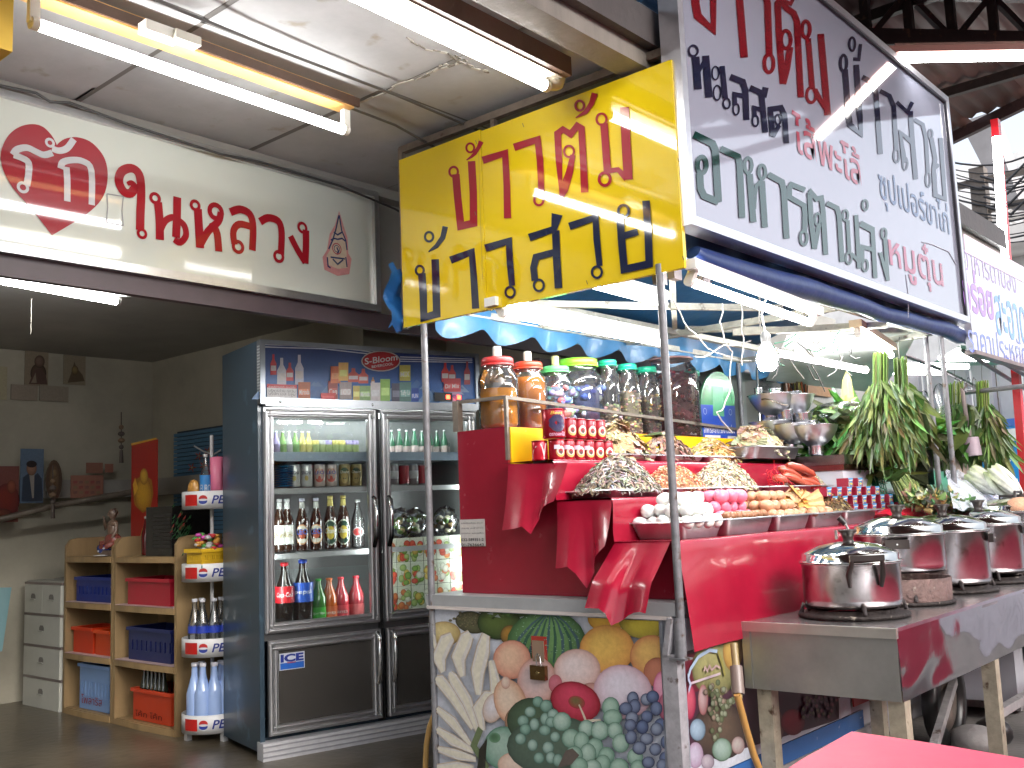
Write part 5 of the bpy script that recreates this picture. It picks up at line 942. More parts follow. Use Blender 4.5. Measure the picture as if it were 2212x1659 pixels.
f.disc(760,1020,140,210,(.62,.5,.4),(.5,.26,.16),rot=-.3); f.disc(720,850,40,55,(.6,.5,.42),(.45,.25,.2)); f.disc(820,1190,110,130,(.45,.25,.16),(.2,.12,.08))
f.disc(1330,1015,225,170,(.5,.05,.1),(.22,.01,.02),rot=.35); f.disc(1340,1020,75,55,(.12,.1,.04),(.3,.03,.04),rot=.3); f.stroke([(1360,1040),(1400,1130),(1420,1185),(1550,1175)], [.006,.009,.01,.006], (.5,.45,.35))
f.disc(700,1420,175,190,(.3,.42,.36),(.08,.2,.14)); f.disc(625,1330,50,45,(.05,.12,.06),(.12,.25,.15)); f.poly([(470,1600),(490,1430),(560,1330),(540,1600)], (.02,.02,.015))
f.disc(820,1560,170,110,(.62,.5,.42),(.5,.32,.24)); f.disc(950,1180,220,200,(.06,.1,.06),(.03,.05,.03)); f.disc(1150,1400,420,260,(.08,.12,.09),(.05,.08,.06))
def cluster(pts, r, a, b):
    for x, y in pts: f.disc(x+rnd.uniform(-8,8), y+rnd.uniform(-8,8), r*rnd.uniform(.9,1.12), r*rnd.uniform(.95,1.2), mixc(a,(.7,.75,.75),rnd.random()*.25), b, n=14)
cluster([(1000,1010),(1070,1060),(930,1110),(1060,1160),(1130,1130),(880,1190),(980,1210),(1120,1200),(900,1250),(1060,1260),(960,1390),(1150,1330),(850,1340),(1090,1410),(1110,1500),(1180,1520),(1010,1510)], 50, (.2,.34,.28), (.05,.12,.09))
cluster([(1220,1190),(1290,1330),(1430,1250),(1540,1270),(1380,1360),(1500,1420),(1640,1060),(1650,1150),(1680,1260),(1720,1380),(1600,1480),(1440,1470),(1320,1480),(1580,1560),(1720,1590),(1850,1500),(1480,1590),(1880,1600),(1360,1570)], 76, (.28,.42,.34), (.08,.18,.13))
cluster([(1840,980),(1950,1000),(2010,970),(1860,1050),(1770,1080),(2040,1080),(1960,1140),(1830,1160),(2090,1210),(1920,1240),(1820,1220),(2050,1260),(1820,1330),(1950,1330),(2130,1370),(1900,1420),(2040,1430),(2130,1510),(1980,1540),(2090,1570)], 56, (.1,.14,.26), (.015,.02,.06))
f.poly([(1250,1440),(1310,1420),(1370,1480),(1300,1560),(1180,1590)], (.1,.08,.07))
part('fruit_print', f.mb, printm, CTT)
# trim the print where it runs past the panel
def clip_print(o, ax, lo, hi, zlo, zhi):
    import bmesh
    bm = bmesh.new(); bm.from_mesh(o.data); off = Vector(o.parent.location)
    for co, no in (((lo,0) , -1), ((hi,0), 1)):
        p = Vector((co[0],0,0)) if ax == 0 else Vector((0,co[0],0)); n_ = Vector((no,0,0)) if ax == 0 else Vector((0,no,0))
        bmesh.ops.bisect_plane(bm, geom=bm.verts[:]+bm.edges[:]+bm.faces[:], plane_co=p-off, plane_no=n_, clear_outer=True)
    for z, no in ((zlo,-1),(zhi,1)): bmesh.ops.bisect_plane(bm, geom=bm.verts[:]+bm.edges[:]+bm.faces[:], plane_co=Vector((0,0,z))-off, plane_no=Vector((0,0,no)), clear_outer=True)
    bm.to_mesh(o.data); bm.free()
clip_print(bpy.data.objects['fruit_print'], 0, FX0+.002, FX1-.002, .142, .808)
f = Flat(lambda x, y: W(*ZE(x, y), X=-1.868), (1,0,0), step=.00006, start=.0008)
f.poly([(250,620),(1690,200),(1690,1220),(250,1655)], (.05,.02,.035)); f.poly([(270,640),(780,500),(600,900),(300,1000)], (.1,.01,.02))
for q in ((560,760,200,260,(.3,.28,.12),(.1,.1,.04)),(730,600,90,180,(.45,.3,.08),(.25,.12,.03)),(1330,560,190,220,(.45,.25,.05),(.2,.1,.02)),(620,1320,260,260,(.1,.07,.05),(.03,.02,.02)),(1040,1150,75,150,(.25,.25,.16),(.1,.09,.05)),(1100,1280,95,170,(.25,.14,.1),(.1,.04,.04)),(1270,1240,110,120,(.3,.02,.04),(.12,.01,.02)),(1240,560,150,200,(.1,.3,.08),(.03,.1,.03))): f.disc(*q)
f.disc(340,1060,55,160,(.45,.08,.12),(.2,.01,.04)); f.disc(460,1040,45,140,(.45,.33,.33),(.3,.1,.1)); f.disc(410,1310,72,100,(.3,.4,.5),(.1,.16,.22)); f.disc(390,1540,72,120,(.42,.38,.48),(.28,.18,.26)); f.disc(630,1490,90,105,(.3,.4,.36),(.1,.18,.12)); f.disc(775,1450,60,80,(.4,.36,.34),(.25,.15,.15)); f.disc(500,1600,60,70,(.4,.36,.4),(.2,.15,.2))
for i in range(55): x, y = 600+rnd.gauss(0,60), 1100+rnd.gauss(0,110); f.disc(x, y, 22, 30, rnd.choice([(.25,.28,.2),(.12,.15,.08),(.3,.22,.18)]), (.05,.06,.03), n=8)
for i in range(60): x, y = rnd.uniform(1340,1680), rnd.uniform(980,1200); f.disc(x, y, 18, 24, rnd.choice([(.12,.04,.08),(.2,.05,.08),(.1,.1,.04)]), (.03,.01,.02), n=8)
f.stroke([(330,890),(480,840),(600,800)], .008, (.5,.4,.45)); f.stroke([(290,900),(330,760),(400,650),(500,590),(570,600)], .012, (.3,.38,.5)); f.stroke([(300,1000),(330,900),(280,760),(280,660)], .01, (.35,.4,.55)); f.stroke([(580,600),(620,720),(640,820)], .014, (.25,.22,.06))
f.stroke([(450,780),(460,740),(480,780),(500,730),(520,770),(560,730),(600,750)], .007, (.45,.3,.3))
f.stroke([(1672,1020),(1690,1215)], .01, (.5,.48,.5))
part('side_fruit_print', f.mb, printm, CTT); clip_print(bpy.data.objects['side_fruit_print'], 1, 2.977, 4.278, .277, .808)
# padlock on a hasp
t = thing('padlock', 'brass padlock on a red hasp in the fruit panel', 'padlock', W(*ZD(985,800), Y=2.93))
g = MB((.35,.04,.03)); a = W(*ZD(930,690), Y=2.93); b = W(*ZD(1048,455), Y=2.93); g.box((a.x,2.926,a.z),(b.x,2.934,b.z)); g.box((a.x+.006,2.922,a.z+.01),(b.x-.01,2.9255,b.z-.015),(.25,.17,.12)); part('hasp', g, gloss, t)
g = MB((.3,.2,.1)); a = W(*ZD(920,825), Y=2.91); b = W(*ZD(1045,712), Y=2.91); g.box((a.x,2.9,a.z),(b.x,2.918,b.z)); g.ell(((a.x+b.x)/2,2.8995,(a.z+b.z)/2),(.01,.001,.006),c=(.5,.4,.2)); part('body', g, steel, t)
g = MB((.7,.7,.7)); mx_ = (a.x+b.x)/2; g.tube([(mx_-.008,2.909,b.z),(mx_-.012,2.909,b.z+.03),(mx_-.004,2.91,b.z+.042),(mx_+.008,2.909,b.z+.035),(mx_+.012,2.909,b.z)], .0028, n=6); part('shackle', g, steel, t)
# stepped stand
SR = (.26,.01,.026); Y0 = 3.03; Y1 = 5.62; TX = [-2.95,-2.67,-2.40,-2.14,-1.875]; TZ = [1.535,1.38,1.225,1.068]
t = thing('stepped_stand', 'stepped red painted box on the cart that carries all the food', 'stand', (-2.4, 4.3, .868))
for i in range(4):
    g = MB(SR); g.box((TX[i],Y0,.869),(TX[i+1],4.96 if i < 2 else Y1,TZ[i])); part('step', g, gloss, t)
g = MB((.75,.48,.01)); g.box((TX[1]+.0005,Y0+.012,TZ[1]+.002),(TX[1]+.008,4.96,TZ[0]-.002)); part('yellow_riser', g, gloss, t)
g = MB((.2,.17,.14))
for p, q in (((-2.95,3.035,1.66),(-2.68,3.035,1.655)),((-2.68,3.035,1.655),(-2.72,5.3,1.585)),((-2.95,3.035,1.54),(-2.95,3.035,1.665)),((-2.675,3.035,1.40),(-2.675,3.035,1.66))): g.bar(p, q, .014, .014)
g.box((-2.965,3.02,1.535),(-2.935,3.05,1.665)); part('guard_rail', g, worn, t)
g = MB((.55,.52,.5)); a = W(*ZB(300,425), Y=3.026); b = W(*ZB(505,185), Y=3.026); g.box((a.x,3.024,a.z),(b.x,3.0285,b.z))
for k_, (tx, s_) in enumerate((('รับติดตั้งเหล็กดัด มุ้งลวด',.05),('ประตู หน้าต่าง',.05),('ติดต่อ คุณเล็ก',.05),('032-589351-2',.09),('01-7636643',.09))):
    h = b.z-a.z; zt = b.z-h*(.12+.19*k_+.02*(k_ > 2)); typeset(g, tx, (a.x+.006,3.024,zt-h*s_*1.1), (1,0,0), (0,0,1), (b.x-a.x)-.012, h*(s_+.02), (.02,.02,.03), (0,-1,0), .0008, bold=.02 if k_ > 2 else 0)
solo('paper_notice', g, printm, 'small paper with phone numbers stuck on the red stand', 'notice')
# vinyl cloths over the lower three steps: long run with wavy hem, and a flap hanging at the near end
VC = (.31,.007,.028)
def cloth(i, top, bot, label):
    x0, x1, z = TX[i], TX[i+1], TZ[i]; zl = TZ[i+1]+.001 if i < 3 else .69; t = thing('vinyl_cloth', label, 'tablecloth', ((x0+x1)/2, 4.2, z)); g = MB(VC); n_ = 60
    r = rnd.random()*6
    def sec(v):                                   # tread, rounded edge, riser
        if v < .3: return (x0+.01+(x1-x0)*v/.3, 0)
        if v < .4: a_ = (v-.3)/.1*pi/2; return (x1+.012*sin(a_), -.012*(1-cos(a_)))
        return (x1+.012, -.012-(z-.012-zl)*(v-.4)/.6)
    def fn(u, v):
        y = Y0-.06+((4.98,4.98,5.0,5.53)[i]-Y0+.06)*u; dx, dz = sec(v); k_ = max(0, (v-.4)/.6)
        w_ = .006*noise.noise(Vector((y*7+r, v*3, i)))+.010*k_*sin(y*5+r+2*noise.noise(Vector((y*2,v*2,r))))*(1 if i == 3 else .35)
        return Vector((dx+w_*(v > .3)+.002+(.03*k_ if i == 3 else 0), y, z+.004+dz+abs(.004*noise.noise(Vector((y*9,v*9,3))))*(v < .4)+(.012*sin(y*2.2+1)*k_ if i == 3 else 0)))
    g.grid(fn, n_, 20); part('long_cloth', g, vinyl, t)
    T = [W(*p, Y=2.975) for p in top]; B_ = [W(*p, Y=2.975) for p in bot]; n_ = len(B_)-1
    def lerpl(L, u): s_ = u*(len(L)-1); k_ = min(int(s_), len(L)-2); return L[k_].lerp(L[k_+1], s_-k_)
    g = MB(tuple(v*1.15 for v in VC))
    g.grid(lambda u, v: (lambda p: Vector((p.x, Y0-.055-(.088*min(1,v*1.7) if i == 3 else 0)-.03*v*abs(sin(u*4.5+.4))-.025*v*v-.03*max(0,u-.6)*v, p.z)))(lerpl(T, u).lerp(lerpl(B_, u), v)), 36, 14); part('end_flap', g, vinyl, t)
cloth(1, [(1098,1002),(1160,1002),(1226,1000)], [(1098,1145),(1114,1143),(1130,1141),(1147,1136),(1163,1153),(1170,1132),(1180,1108),(1192,1094),(1205,1088),(1220,1082)], 'upper red vinyl cloth under the cans and squid trays')
cloth(2, [(1203,1084),(1262,1081),(1322,1080)], [(1213,1226),(1228,1225),(1245,1222),(1262,1236),(1284,1269),(1292,1243),(1296,1220),(1304,1202),(1316,1190),(1330,1178)], 'middle red vinyl cloth under the dried anchovies')
cloth(3, [(1328,1172),(1390,1170),(1449,1168)], [(1308,1306),(1325,1306),(1345,1306),(1358,1316),(1368,1342),(1382,1335),(1400,1322),(1418,1315),(1435,1312),(1449,1315)], 'lowest red vinyl cloth under the eggs hanging over the cart side')
# canopy of the cart
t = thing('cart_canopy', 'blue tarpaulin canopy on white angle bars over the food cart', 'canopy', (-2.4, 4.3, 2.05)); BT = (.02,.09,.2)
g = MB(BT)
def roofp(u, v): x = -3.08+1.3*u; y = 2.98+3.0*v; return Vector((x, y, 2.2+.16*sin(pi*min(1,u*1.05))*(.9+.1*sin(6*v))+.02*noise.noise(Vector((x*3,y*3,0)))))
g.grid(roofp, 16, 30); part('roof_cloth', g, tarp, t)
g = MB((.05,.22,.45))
pts_ = [(943,692),(1068,672),(1090,683),(1185,706),(1200,712),(1285,728),(1300,735),(1385,755),(1400,762),(1440,775),(1495,790),(1580,800),(1640,806)]
n_ = 90
def valf(u, v):
    y = 3.0+3.6*u; s_ = abs(sin(pi*(u*10.2+.2))); low = 2.015-.055*s_+.02*u; w_ = .02*sin(pi*2*(u*10.2+.2))
    return Vector((-3.02-.02*v+.025*v*cos(2*pi*(u*10.2+.2)), y, 2.2*(1-v)+low*v))
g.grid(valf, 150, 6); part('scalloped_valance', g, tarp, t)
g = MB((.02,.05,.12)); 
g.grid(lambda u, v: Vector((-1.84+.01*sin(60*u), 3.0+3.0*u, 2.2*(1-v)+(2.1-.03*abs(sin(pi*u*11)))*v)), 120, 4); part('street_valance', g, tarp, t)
g = MB((.012,.03,.12)); g.tube([W(1497,545,X=-1.79)]+[Vector((-1.79+.01*sin(3*k_), 3.1+.29*k_, 2.065+.006*sin(5*k_)+.003*k_)) for k_ in range(11)]+[Vector((-1.79,6.12,2.1))], [.03]+[.044+.006*sin(7*k_) for k_ in range(11)]+[.035], n=14); part('rolled_side', g, tarp, t)
g = MB((.55,.54,.46))
def ab(p, q, w=.03): g.bar(p, q, w, .008); g.bar(Vector(p)+Vector((0,0,.014)), Vector(q)+Vector((0,0,.014)), .006, w)
for y in (3.0,4.45,5.66): ab((-3.03,y,2.06),(-1.86,y,2.06))
for x in (-3.03,-2.72,-1.86): ab((x,3.0,2.07),(x,5.7,2.07))
ab((-3.0,3.02,2.09),(-2.1,4.4,2.09),.025); ab((-1.9,3.1,2.09),(-2.7,4.4,2.09),.025); ab((-2.7,4.5,2.09),(-1.95,5.6,2.09),.025); ab((-2.4,4.45,2.02),(-1.8,4.9,2.02)); part('angle_bars', g, worn, t)
for x, y in ((1457,590),(1425,600),(1520,612)): p = W(x, y, X=-1.88); g = MB((.12,.1,.1)); g.cbox(p, (.03,.05,.05)); part('clamp', g, worn, t)
g = MB((.02,.3,.7)); p = W(1447,590,X=-1.9); g.cbox(p,(.02,.02,.03)); part('blue_clip', g, plastic, t)
g = MB((.36,.35,.33))
for L_ in ([(1455,650),(1500,720),(1560,765),(1640,775)], [(1560,655),(1555,700),(1580,760),(1575,850),(1550,890),(1590,940)], [(1640,640),(1640,700),(1650,735)], [(1600,650),(1605,730),(1602,800)], [(1500,770),(1560,745),(1640,725)]):
    g.tube([(lambda p, q, s_: p.lerp(q, s_)+Vector((0,.01*sin(7*s_+i_),-.02*sin(pi*s_))))(W(*L_[i_], X=-2.1-.03*i_), W(*L_[i_+1], X=-2.13-.03*i_), k_/4) for i_ in range(len(L_)-1) for k_ in range(4)], .0032, n=6)
solo('lamp_cords', g, plastic, 'pale electric cords drooping under the cart canopy', 'cords', kind='stuff')
g = MB((.1,.28,.2))
for i in range(26): p = W(rnd.uniform(1650,1850), rnd.uniform(725,790), X=-2.0); q = p+Vector((rnd.uniform(-.03,.03), rnd.uniform(-.25,.25), rnd.uniform(-.12,.08))); g.tube([p, p.lerp(q,.5)+Vector((0,0,rnd.uniform(-.04,.02))), q], .003, n=4, c=rnd.choice([(.05,.25,.15),(.3,.3,.28),(.1,.1,.1)]))
solo('green_strings', g, plastic, 'tangle of green string and wires under the canopy near the bulb', 'string', kind='stuff')
g = MB((.015,.1,.3)); g.grid(lambda u, v: Vector((-3.2+.03*sin(9*v), 2.88+.1*u, 2.0+.28*v+.02*sin(8*u))), 4, 8); solo('tarp_end', g, tarp, 'fold of blue tarpaulin sticking out left of the yellow sign', 'tarpaulin')
# ================================================================ FOOD ON THE STAND
yX = lambda x, y, X: W(x, y, X=X).y
def tray(x0, x1, y0, y1, z, h, label, name='metal_tray', c=(.5,.5,.52), group=None):
    t = thing(name, label, 'tray', ((x0+x1)/2, (y0+y1)/2, z), group=group); r = .025; lip = .012; n_ = 5
    def rr(ins, zz):
        P_ = []
        for cx, cy, a0 in ((x1-ins-r, y0+ins+r, -90), (x1-ins-r, y1-ins-r, 0), (x0+ins+r, y1-ins-r, 90), (x0+ins+r, y0+ins+r, 180)):
            for k_ in range(n_): a_ = radians(a0+90*k_/(n_-1)); P_.append(Vector((cx+r*cos(a_), cy+r*sin(a_), zz+.0015*noise.noise(Vector((cx*20,cy*20,k_))))))
        return P_
    rings = [rr(.022, z+.001), rr(.012, z+h*.5), rr(.004, z+h), rr(-lip, z+h+.001), rr(-lip-.002, z+h-.004), rr(.002, z+h-.005), rr(.014, z+h*.5), rr(.03, z+.005)]
    m_ = len(rings[0]); g = MB(c)
    order = [rings[0], rings[1], rings[2]]; V = [p for R in rings[:3] for p in R]; fs = [(i*m_+k_, i*m_+(k_+1)%m_, (i+1)*m_+(k_+1)%m_, (i+1)*m_+k_) for i in range(2) for k_ in range(m_)]; g.add(V, fs, smooth=True); g.add(rings[0], [tuple(range(m_))[::-1]])
    g.add([p+Vector((0,0,.004)) for p in rings[0]], [tuple(range(m_))]); part('pan', g, alu, t)
    g = MB(tuple(v*1.1 for v in c)); V = rings[2]+rings[3]+rings[4]; g.add(V, [(i*m_+k_, i*m_+(k_+1)%m_, (i+1)*m_+(k_+1)%m_, (i+1)*m_+k_) for i in range(2) for k_ in range(m_)], smooth=True); part('rim', g, alu, t)
    return t
tray(-2.145,-1.9,3.085,3.375,1.073,.062,'deep metal tray of white eggs behind the front pole'); tray(-2.145,-1.9,3.40,3.78,1.073,.062,'metal tray of pink and small brown eggs'); tray(-2.145,-1.9,3.81,4.12,1.073,.062,'metal tray of tan eggs right of the pink ones'); tray(-2.145,-1.9,4.15,4.46,1.073,.062,'metal tray of tan eggs and flat dried fish'); tray(-2.145,-1.9,4.49,4.86,1.073,.062,'metal tray holding dark brown dried bits')
tray(-2.41,-2.165,3.04,3.42,1.231,.03,'shallow tray under the grey dried anchovies'); tray(-2.41,-2.165,3.44,3.80,1.231,.03,'shallow tray under the orange dried shrimps'); tray(-2.41,-2.165,3.82,4.24,1.231,.03,'shallow tray under the pale dried fish'); tray(-2.41,-2.165,4.26,4.95,1.231,.03,'shallow tray under the red sausages')
tray(-2.63,-2.43,3.42,3.78,1.386,.03,'shallow tray under the nearer pile of flat squid'); tray(-2.63,-2.43,3.8,4.17,1.386,.03,'shallow tray under the brown dried strips'); tray(-2.63,-2.43,4.19,4.62,1.386,.03,'shallow tray under the orange dried strips'); tray(-2.62,-2.33,4.5,4.98,1.405,.06,'deeper silver tray under the farther pile of flat squid')
def pile(cx, cy, z, rx, ry, h, n, cols, size, label, kind='sliver', name='dried_fish', cat='dried food', flat_=0.0, pw=1.8, curl=.4):
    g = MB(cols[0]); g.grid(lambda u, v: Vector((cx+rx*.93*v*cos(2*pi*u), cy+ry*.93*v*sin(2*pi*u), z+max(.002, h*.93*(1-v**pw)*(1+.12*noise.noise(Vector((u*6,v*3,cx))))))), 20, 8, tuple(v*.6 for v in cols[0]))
    for i in range(n):
        a_ = rnd.uniform(0, 2*pi); r = rnd.random()**.5; px, py = cx+rx*r*cos(a_), cy+ry*r*sin(a_); pz = z+h*(1-r**pw)*rnd.uniform(.88,1.1)+.004
        L_ = size[0]*rnd.uniform(.6,1.25); w_ = size[1]*rnd.uniform(.7,1.3); d = rnd.uniform(0, 2*pi); sl = -h*pw*r**(pw-1)/((rx+ry)/2)*cos(d-a_) + rnd.gauss(0,.35)
        d1 = Vector((cos(d), sin(d), sl*.8)).normalized(); nrm = Vector((cos(a_)*h/rx*1.0, sin(a_)*h/ry*1.0, 1)).normalized(); nrm = (nrm+Vector((rnd.gauss(0,.3),rnd.gauss(0,.3),rnd.gauss(0,.3)))).normalized(); s1 = d1.cross(nrm).normalized(); c = rnd.choice(cols); c = tuple(v*rnd.uniform(.85,1.35) for v in c)
        p = Vector((px,py,pz)); cu = curl*L_*rnd.uniform(-1,1)
        if kind == 'sliver':
            A_ = [p-d1*L_/2, p-d1*L_*.15+s1*w_/2+s1*cu*.3+nrm*w_*.3, p-d1*L_*.15-s1*w_/2+s1*cu*.3+nrm*w_*.3, p+d1*L_*.25+s1*w_*.4+s1*cu*.2+nrm*w_*.35, p+d1*L_*.25-s1*w_*.4+s1*cu*.2+nrm*w_*.35, p+d1*L_/2-nrm*w_*.2]
            g.add(A_+[p-nrm*w_*.5+s1*cu*.25], [(0,2,1),(1,2,4,3),(3,4,5),(0,1,6),(1,3,6),(3,5,6),(0,6,2),(2,6,4),(4,6,5)], c)
        elif kind == 'fan':                       # flat ruffled squid, ribs spreading from the stem
            k_ = 9; sp = rnd.uniform(.9,1.5); V = [p-d1*L_*.45]; T = []
            for q in range(k_+1): t_ = (q/k_-.5)*sp; V.append(p-d1*L_*.45+(d1*cos(t_)+s1*sin(t_))*L_+nrm*(.004*(-1)**q-.012*abs(t_)))
            g.add(V, [(0,1+q,2+q) for q in range(k_)], [c]+[tuple(v*(1.12 if q % 2 else .72) for v in c) for q in range(k_+1)]); g.add([v-nrm*.002 for v in V], [(0,2+q,1+q) for q in range(k_)], tuple(v*.6 for v in c))
        elif kind == 'shrimp':
            pts = [p+d1*L_*.5*cos(t_)*.8+nrm*L_*.35*sin(t_) for t_ in (0,.8,1.6,2.4,3.1)]; g.tube(pts, [w_*.25,w_*.5,w_*.55,w_*.45,w_*.15], n=4, c=c, smooth=False)
    return solo(name, g, organic, label, cat, kind='stuff', base=(cx,cy,z))
pile(-2.285,3.235,1.245,.15,.22,.135,1700,[(.24,.2,.16),(.34,.29,.23),(.13,.11,.1),(.5,.48,.46),(.3,.24,.18)],(.042,.0065),'heap of grey silver dried anchovies nearest the front pole')
pile(-2.285,3.63,1.245,.13,.185,.105,1100,[(.55,.24,.12),(.6,.32,.2),(.45,.17,.08),(.62,.42,.3)],(.014,.006),'heap of small orange dried shrimps', 'shrimp')
pile(-2.285,4.05,1.245,.14,.22,.135,1300,[(.6,.52,.38),(.45,.38,.26),(.66,.6,.48),(.22,.17,.12)],(.032,.0055),'heap of pale tiny dried fish behind the pink eggs')
pile(-2.285,4.88,1.245,.1,.17,.085,600,[(.42,.35,.26),(.5,.42,.32),(.35,.27,.2)],(.014,.005),'heap of tan dried shrimps right of the sausages', 'shrimp')
pile(-2.53,3.60,1.395,.1,.2,.155,190,[(.5,.37,.21),(.58,.46,.29),(.4,.27,.14),(.62,.52,.36)],(.075,.02),'tall heap of flat tan dried squid beside the red tins', 'fan', 'dried_squid', pw=1.6)
pile(-2.53,3.98,1.395,.1,.19,.12,420,[(.22,.12,.08),(.32,.18,.12),(.15,.08,.06),(.3,.24,.22)],(.05,.014),'heap of dark brown dried strips behind the front pole')
g = MB((.06,.09,.03)); g.grid(lambda u, v: Vector((-2.56+.06*(u-.5)*2, 3.98+.1*(v-.5)*2, 1.515+.02*sin(pi*u)*sin(pi*v))), 6, 6); solo('green_leaf', g, leafm, 'dark green leaf lying on the brown dried strips', 'leaf')
pile(-2.53,4.40,1.395,.1,.21,.105,520,[(.58,.38,.14),(.62,.47,.24),(.5,.28,.08),(.6,.52,.38)],(.06,.008),'heap of orange yellow dried strips', curl=.8)
pile(-2.48,4.76,1.44,.13,.21,.135,200,[(.52,.42,.28),(.6,.5,.36),(.42,.32,.2)],(.08,.02),'heap of flat tan dried squid in the deeper silver tray', 'fan', 'dried_squid', pw=1.6)
pile(-2.05,4.68,1.12,.08,.15,.085,500,[(.16,.09,.04),(.28,.17,.07),(.1,.06,.03),(.35,.24,.1)],(.022,.006),'heap of dark brown dried bits at the end of the egg trays', curl=.8)
pile(-2.04,4.30,1.12,.09,.13,.10,60,[(.62,.36,.12),(.65,.42,.2),(.55,.27,.07)],(.11,.03),'flat orange dried fish leaning in the tray beside the tan eggs', 'fan', pw=1.4)
for q in ((3.86,1.395),(4.2,1.395)): pass
g = MB((.8,.6,.02)); g.add([(-2.5,3.8,1.4),(-2.46,3.86,1.41),(-2.5,3.9,1.46),(-2.54,3.84,1.47)],[(0,1,2,3)]); solo('yellow_scrap', g, plain, 'torn yellow paper between the squid and the brown strips', 'paper')
# eggs
def egg_proto(name, r, c):
    g = MB(c); g.ell((0,0,0),(r,r,r*1.33),n=18,m=12,egg=.1); return g.mesh(name, skinm)
def eggs(name, me, rows, group, lab, r, rz_j=.3):
    for (x, y, z, lb) in rows:
        o = bpy.data.objects.new(name, me); COL.objects.link(o); o.location = (x, y, z); o.rotation_euler = (pi/2+rnd.uniform(-.3,.3), rnd.uniform(-.3,.3), rnd.uniform(-.7,.7)+rnd.choice((0,pi))); k_ = rnd.uniform(.93,1.09); o.scale = (k_, k_*rnd.uniform(.97,1.03), k_); setp(o, lb or lab, 'egg', group)
me = egg_proto('white_egg', .0255, (.72,.72,.7)); rows = []; zb = 1.132
for lv, (nx, ny, x0, y0) in enumerate(((5,4,-2.115,3.12),(4,3,-2.092,3.155),(2,3,-2.045,3.185))):
    for i in range(nx):
        for j in range(ny): rows.append((x0+.05*i+rnd.uniform(-.003,.003), y0+.07*j+rnd.uniform(-.004,.004)+.015*(i % 2), zb+.042*lv, None))
rows = [(x, y, z, 'white egg in the %s layer of the heap behind the front pole' % ('bottom' if z < zb+.03 else 'middle' if z < zb+.07 else 'top')) for x, y, z, _ in rows]
eggs('white_egg', me, rows, 'white eggs heaped in the tray behind the front pole', 'white egg heaped in the metal tray behind the front pole', .0255)
me = egg_proto('pink_egg', .025, (.75,.2,.3)); rows = []
for lv, (nx, ny, x0, y0) in enumerate(((4,4,-2.115,3.44),(3,4,-2.10,3.46),(3,3,-2.08,3.49))):
    for i in range(nx):
        for j in range(ny): rows.append((x0+.052*i+rnd.uniform(-.003,.003), y0+.07*j+rnd.uniform(-.004,.004), zb+.006+.041*lv, None))
rows = [(x, y, z, 'pink dyed egg in the %s layer between the white and tan eggs' % ('bottom' if z < zb+.03 else 'middle' if z < zb+.07 else 'top')) for x, y, z, _ in rows]
eggs('pink_egg', me, rows, 'pink dyed eggs', 'pink dyed egg heaped between the white and the tan eggs', .025)
me = egg_proto('small_brown_egg', .0185, (.3,.13,.06))
eggs('brown_egg', me, [(-1.928, 3.43+.042*j, zb+.012, None) for j in range(8)], 'small brown eggs in front of the pink ones', 'small brown egg in the row before the pink eggs', .0185)
me = egg_proto('tan_egg', .024, (.5,.26,.15)); rows = []
for lv, (nx, ny, x0, y0) in enumerate(((4,4,-2.11,3.845),(3,4,-2.09,3.86),(2,3,-2.06,3.89))):
    for i in range(nx):
        for j in range(ny): rows.append((x0+.055*i+rnd.uniform(-.004,.004), y0+.068*j+rnd.uniform(-.004,.004), zb+.003+.04*lv, None))
for j in range(3):
    for i in range(3): rows.append((-1.93-.05*i, 4.19+.07*j, zb+.003, None))
rows = [(x, y, z, 'tan egg in the %s layer of the heap right of the pink eggs' % ('bottom' if z < zb+.03 else 'middle' if z < zb+.07 else 'top')) if y < 4.15 else (x, y, z, 'tan egg lying in front of the flat orange dried fish') for x, y, z, _ in rows]
eggs('tan_egg', me, rows, 'tan eggs in two trays', 'tan egg heaped right of the pink eggs', .024)
# sausages in a red net
for i, (a_, b_) in enumerate((((1683,1008),(1730,1030)),((1690,1022),(1738,1042)),((1700,1000),(1760,1022)),((1712,1012),(1768,1040)),((1705,1038),(1757,1048)),((1722,1030),(1772,1048)),((1668,1030),(1700,1036)),((1730,1052),(1790,1055)),((1738,1066),(1800,1062)))):
    z = 1.275+.0; X = -2.24+.012*(i % 3); p, q = W(a_[0]*.9975+4, a_[1]+4, X=X), W(b_[0], b_[1]+4, X=X+.05)
    g = MB(mixc((.5,.1,.05),(.38,.06,.03),rnd.random())); m_ = (p+q)/2+Vector((0,0,.008)); g.tube([p, p.lerp(m_,.25), m_, q.lerp(m_,.25), q], [.009,.019,.021,.019,.008], n=12)
    solo('sausage', g, mat('sausage_skin', .25, nz=.2, ns=50, coat=.3), 'red brown %s in the red net by the tan eggs' % ['short sausage at upper left','sausage second from the upper left','topmost long sausage','long one under the topmost','stubby sausage at mid left','sausage amid the heap','round sausage end at far left','lower long sausage at right','lowest long sausage at right'][i], 'sausage', 'sausages in a red net')
g = MB((.7,.01,.02))
for i in range(40):
    p = W(rnd.uniform(1655,1705), rnd.uniform(1005,1060), X=-2.2); d = Vector((rnd.uniform(-.03,.03),rnd.uniform(-.05,.08),rnd.uniform(-.05,.04))); g.tube([p, p+d*.5+Vector((0,0,.006)), p+d], .0015, n=3)
solo('red_net', g, plastic, 'red plastic netting round the sausages', 'net', kind='stuff')
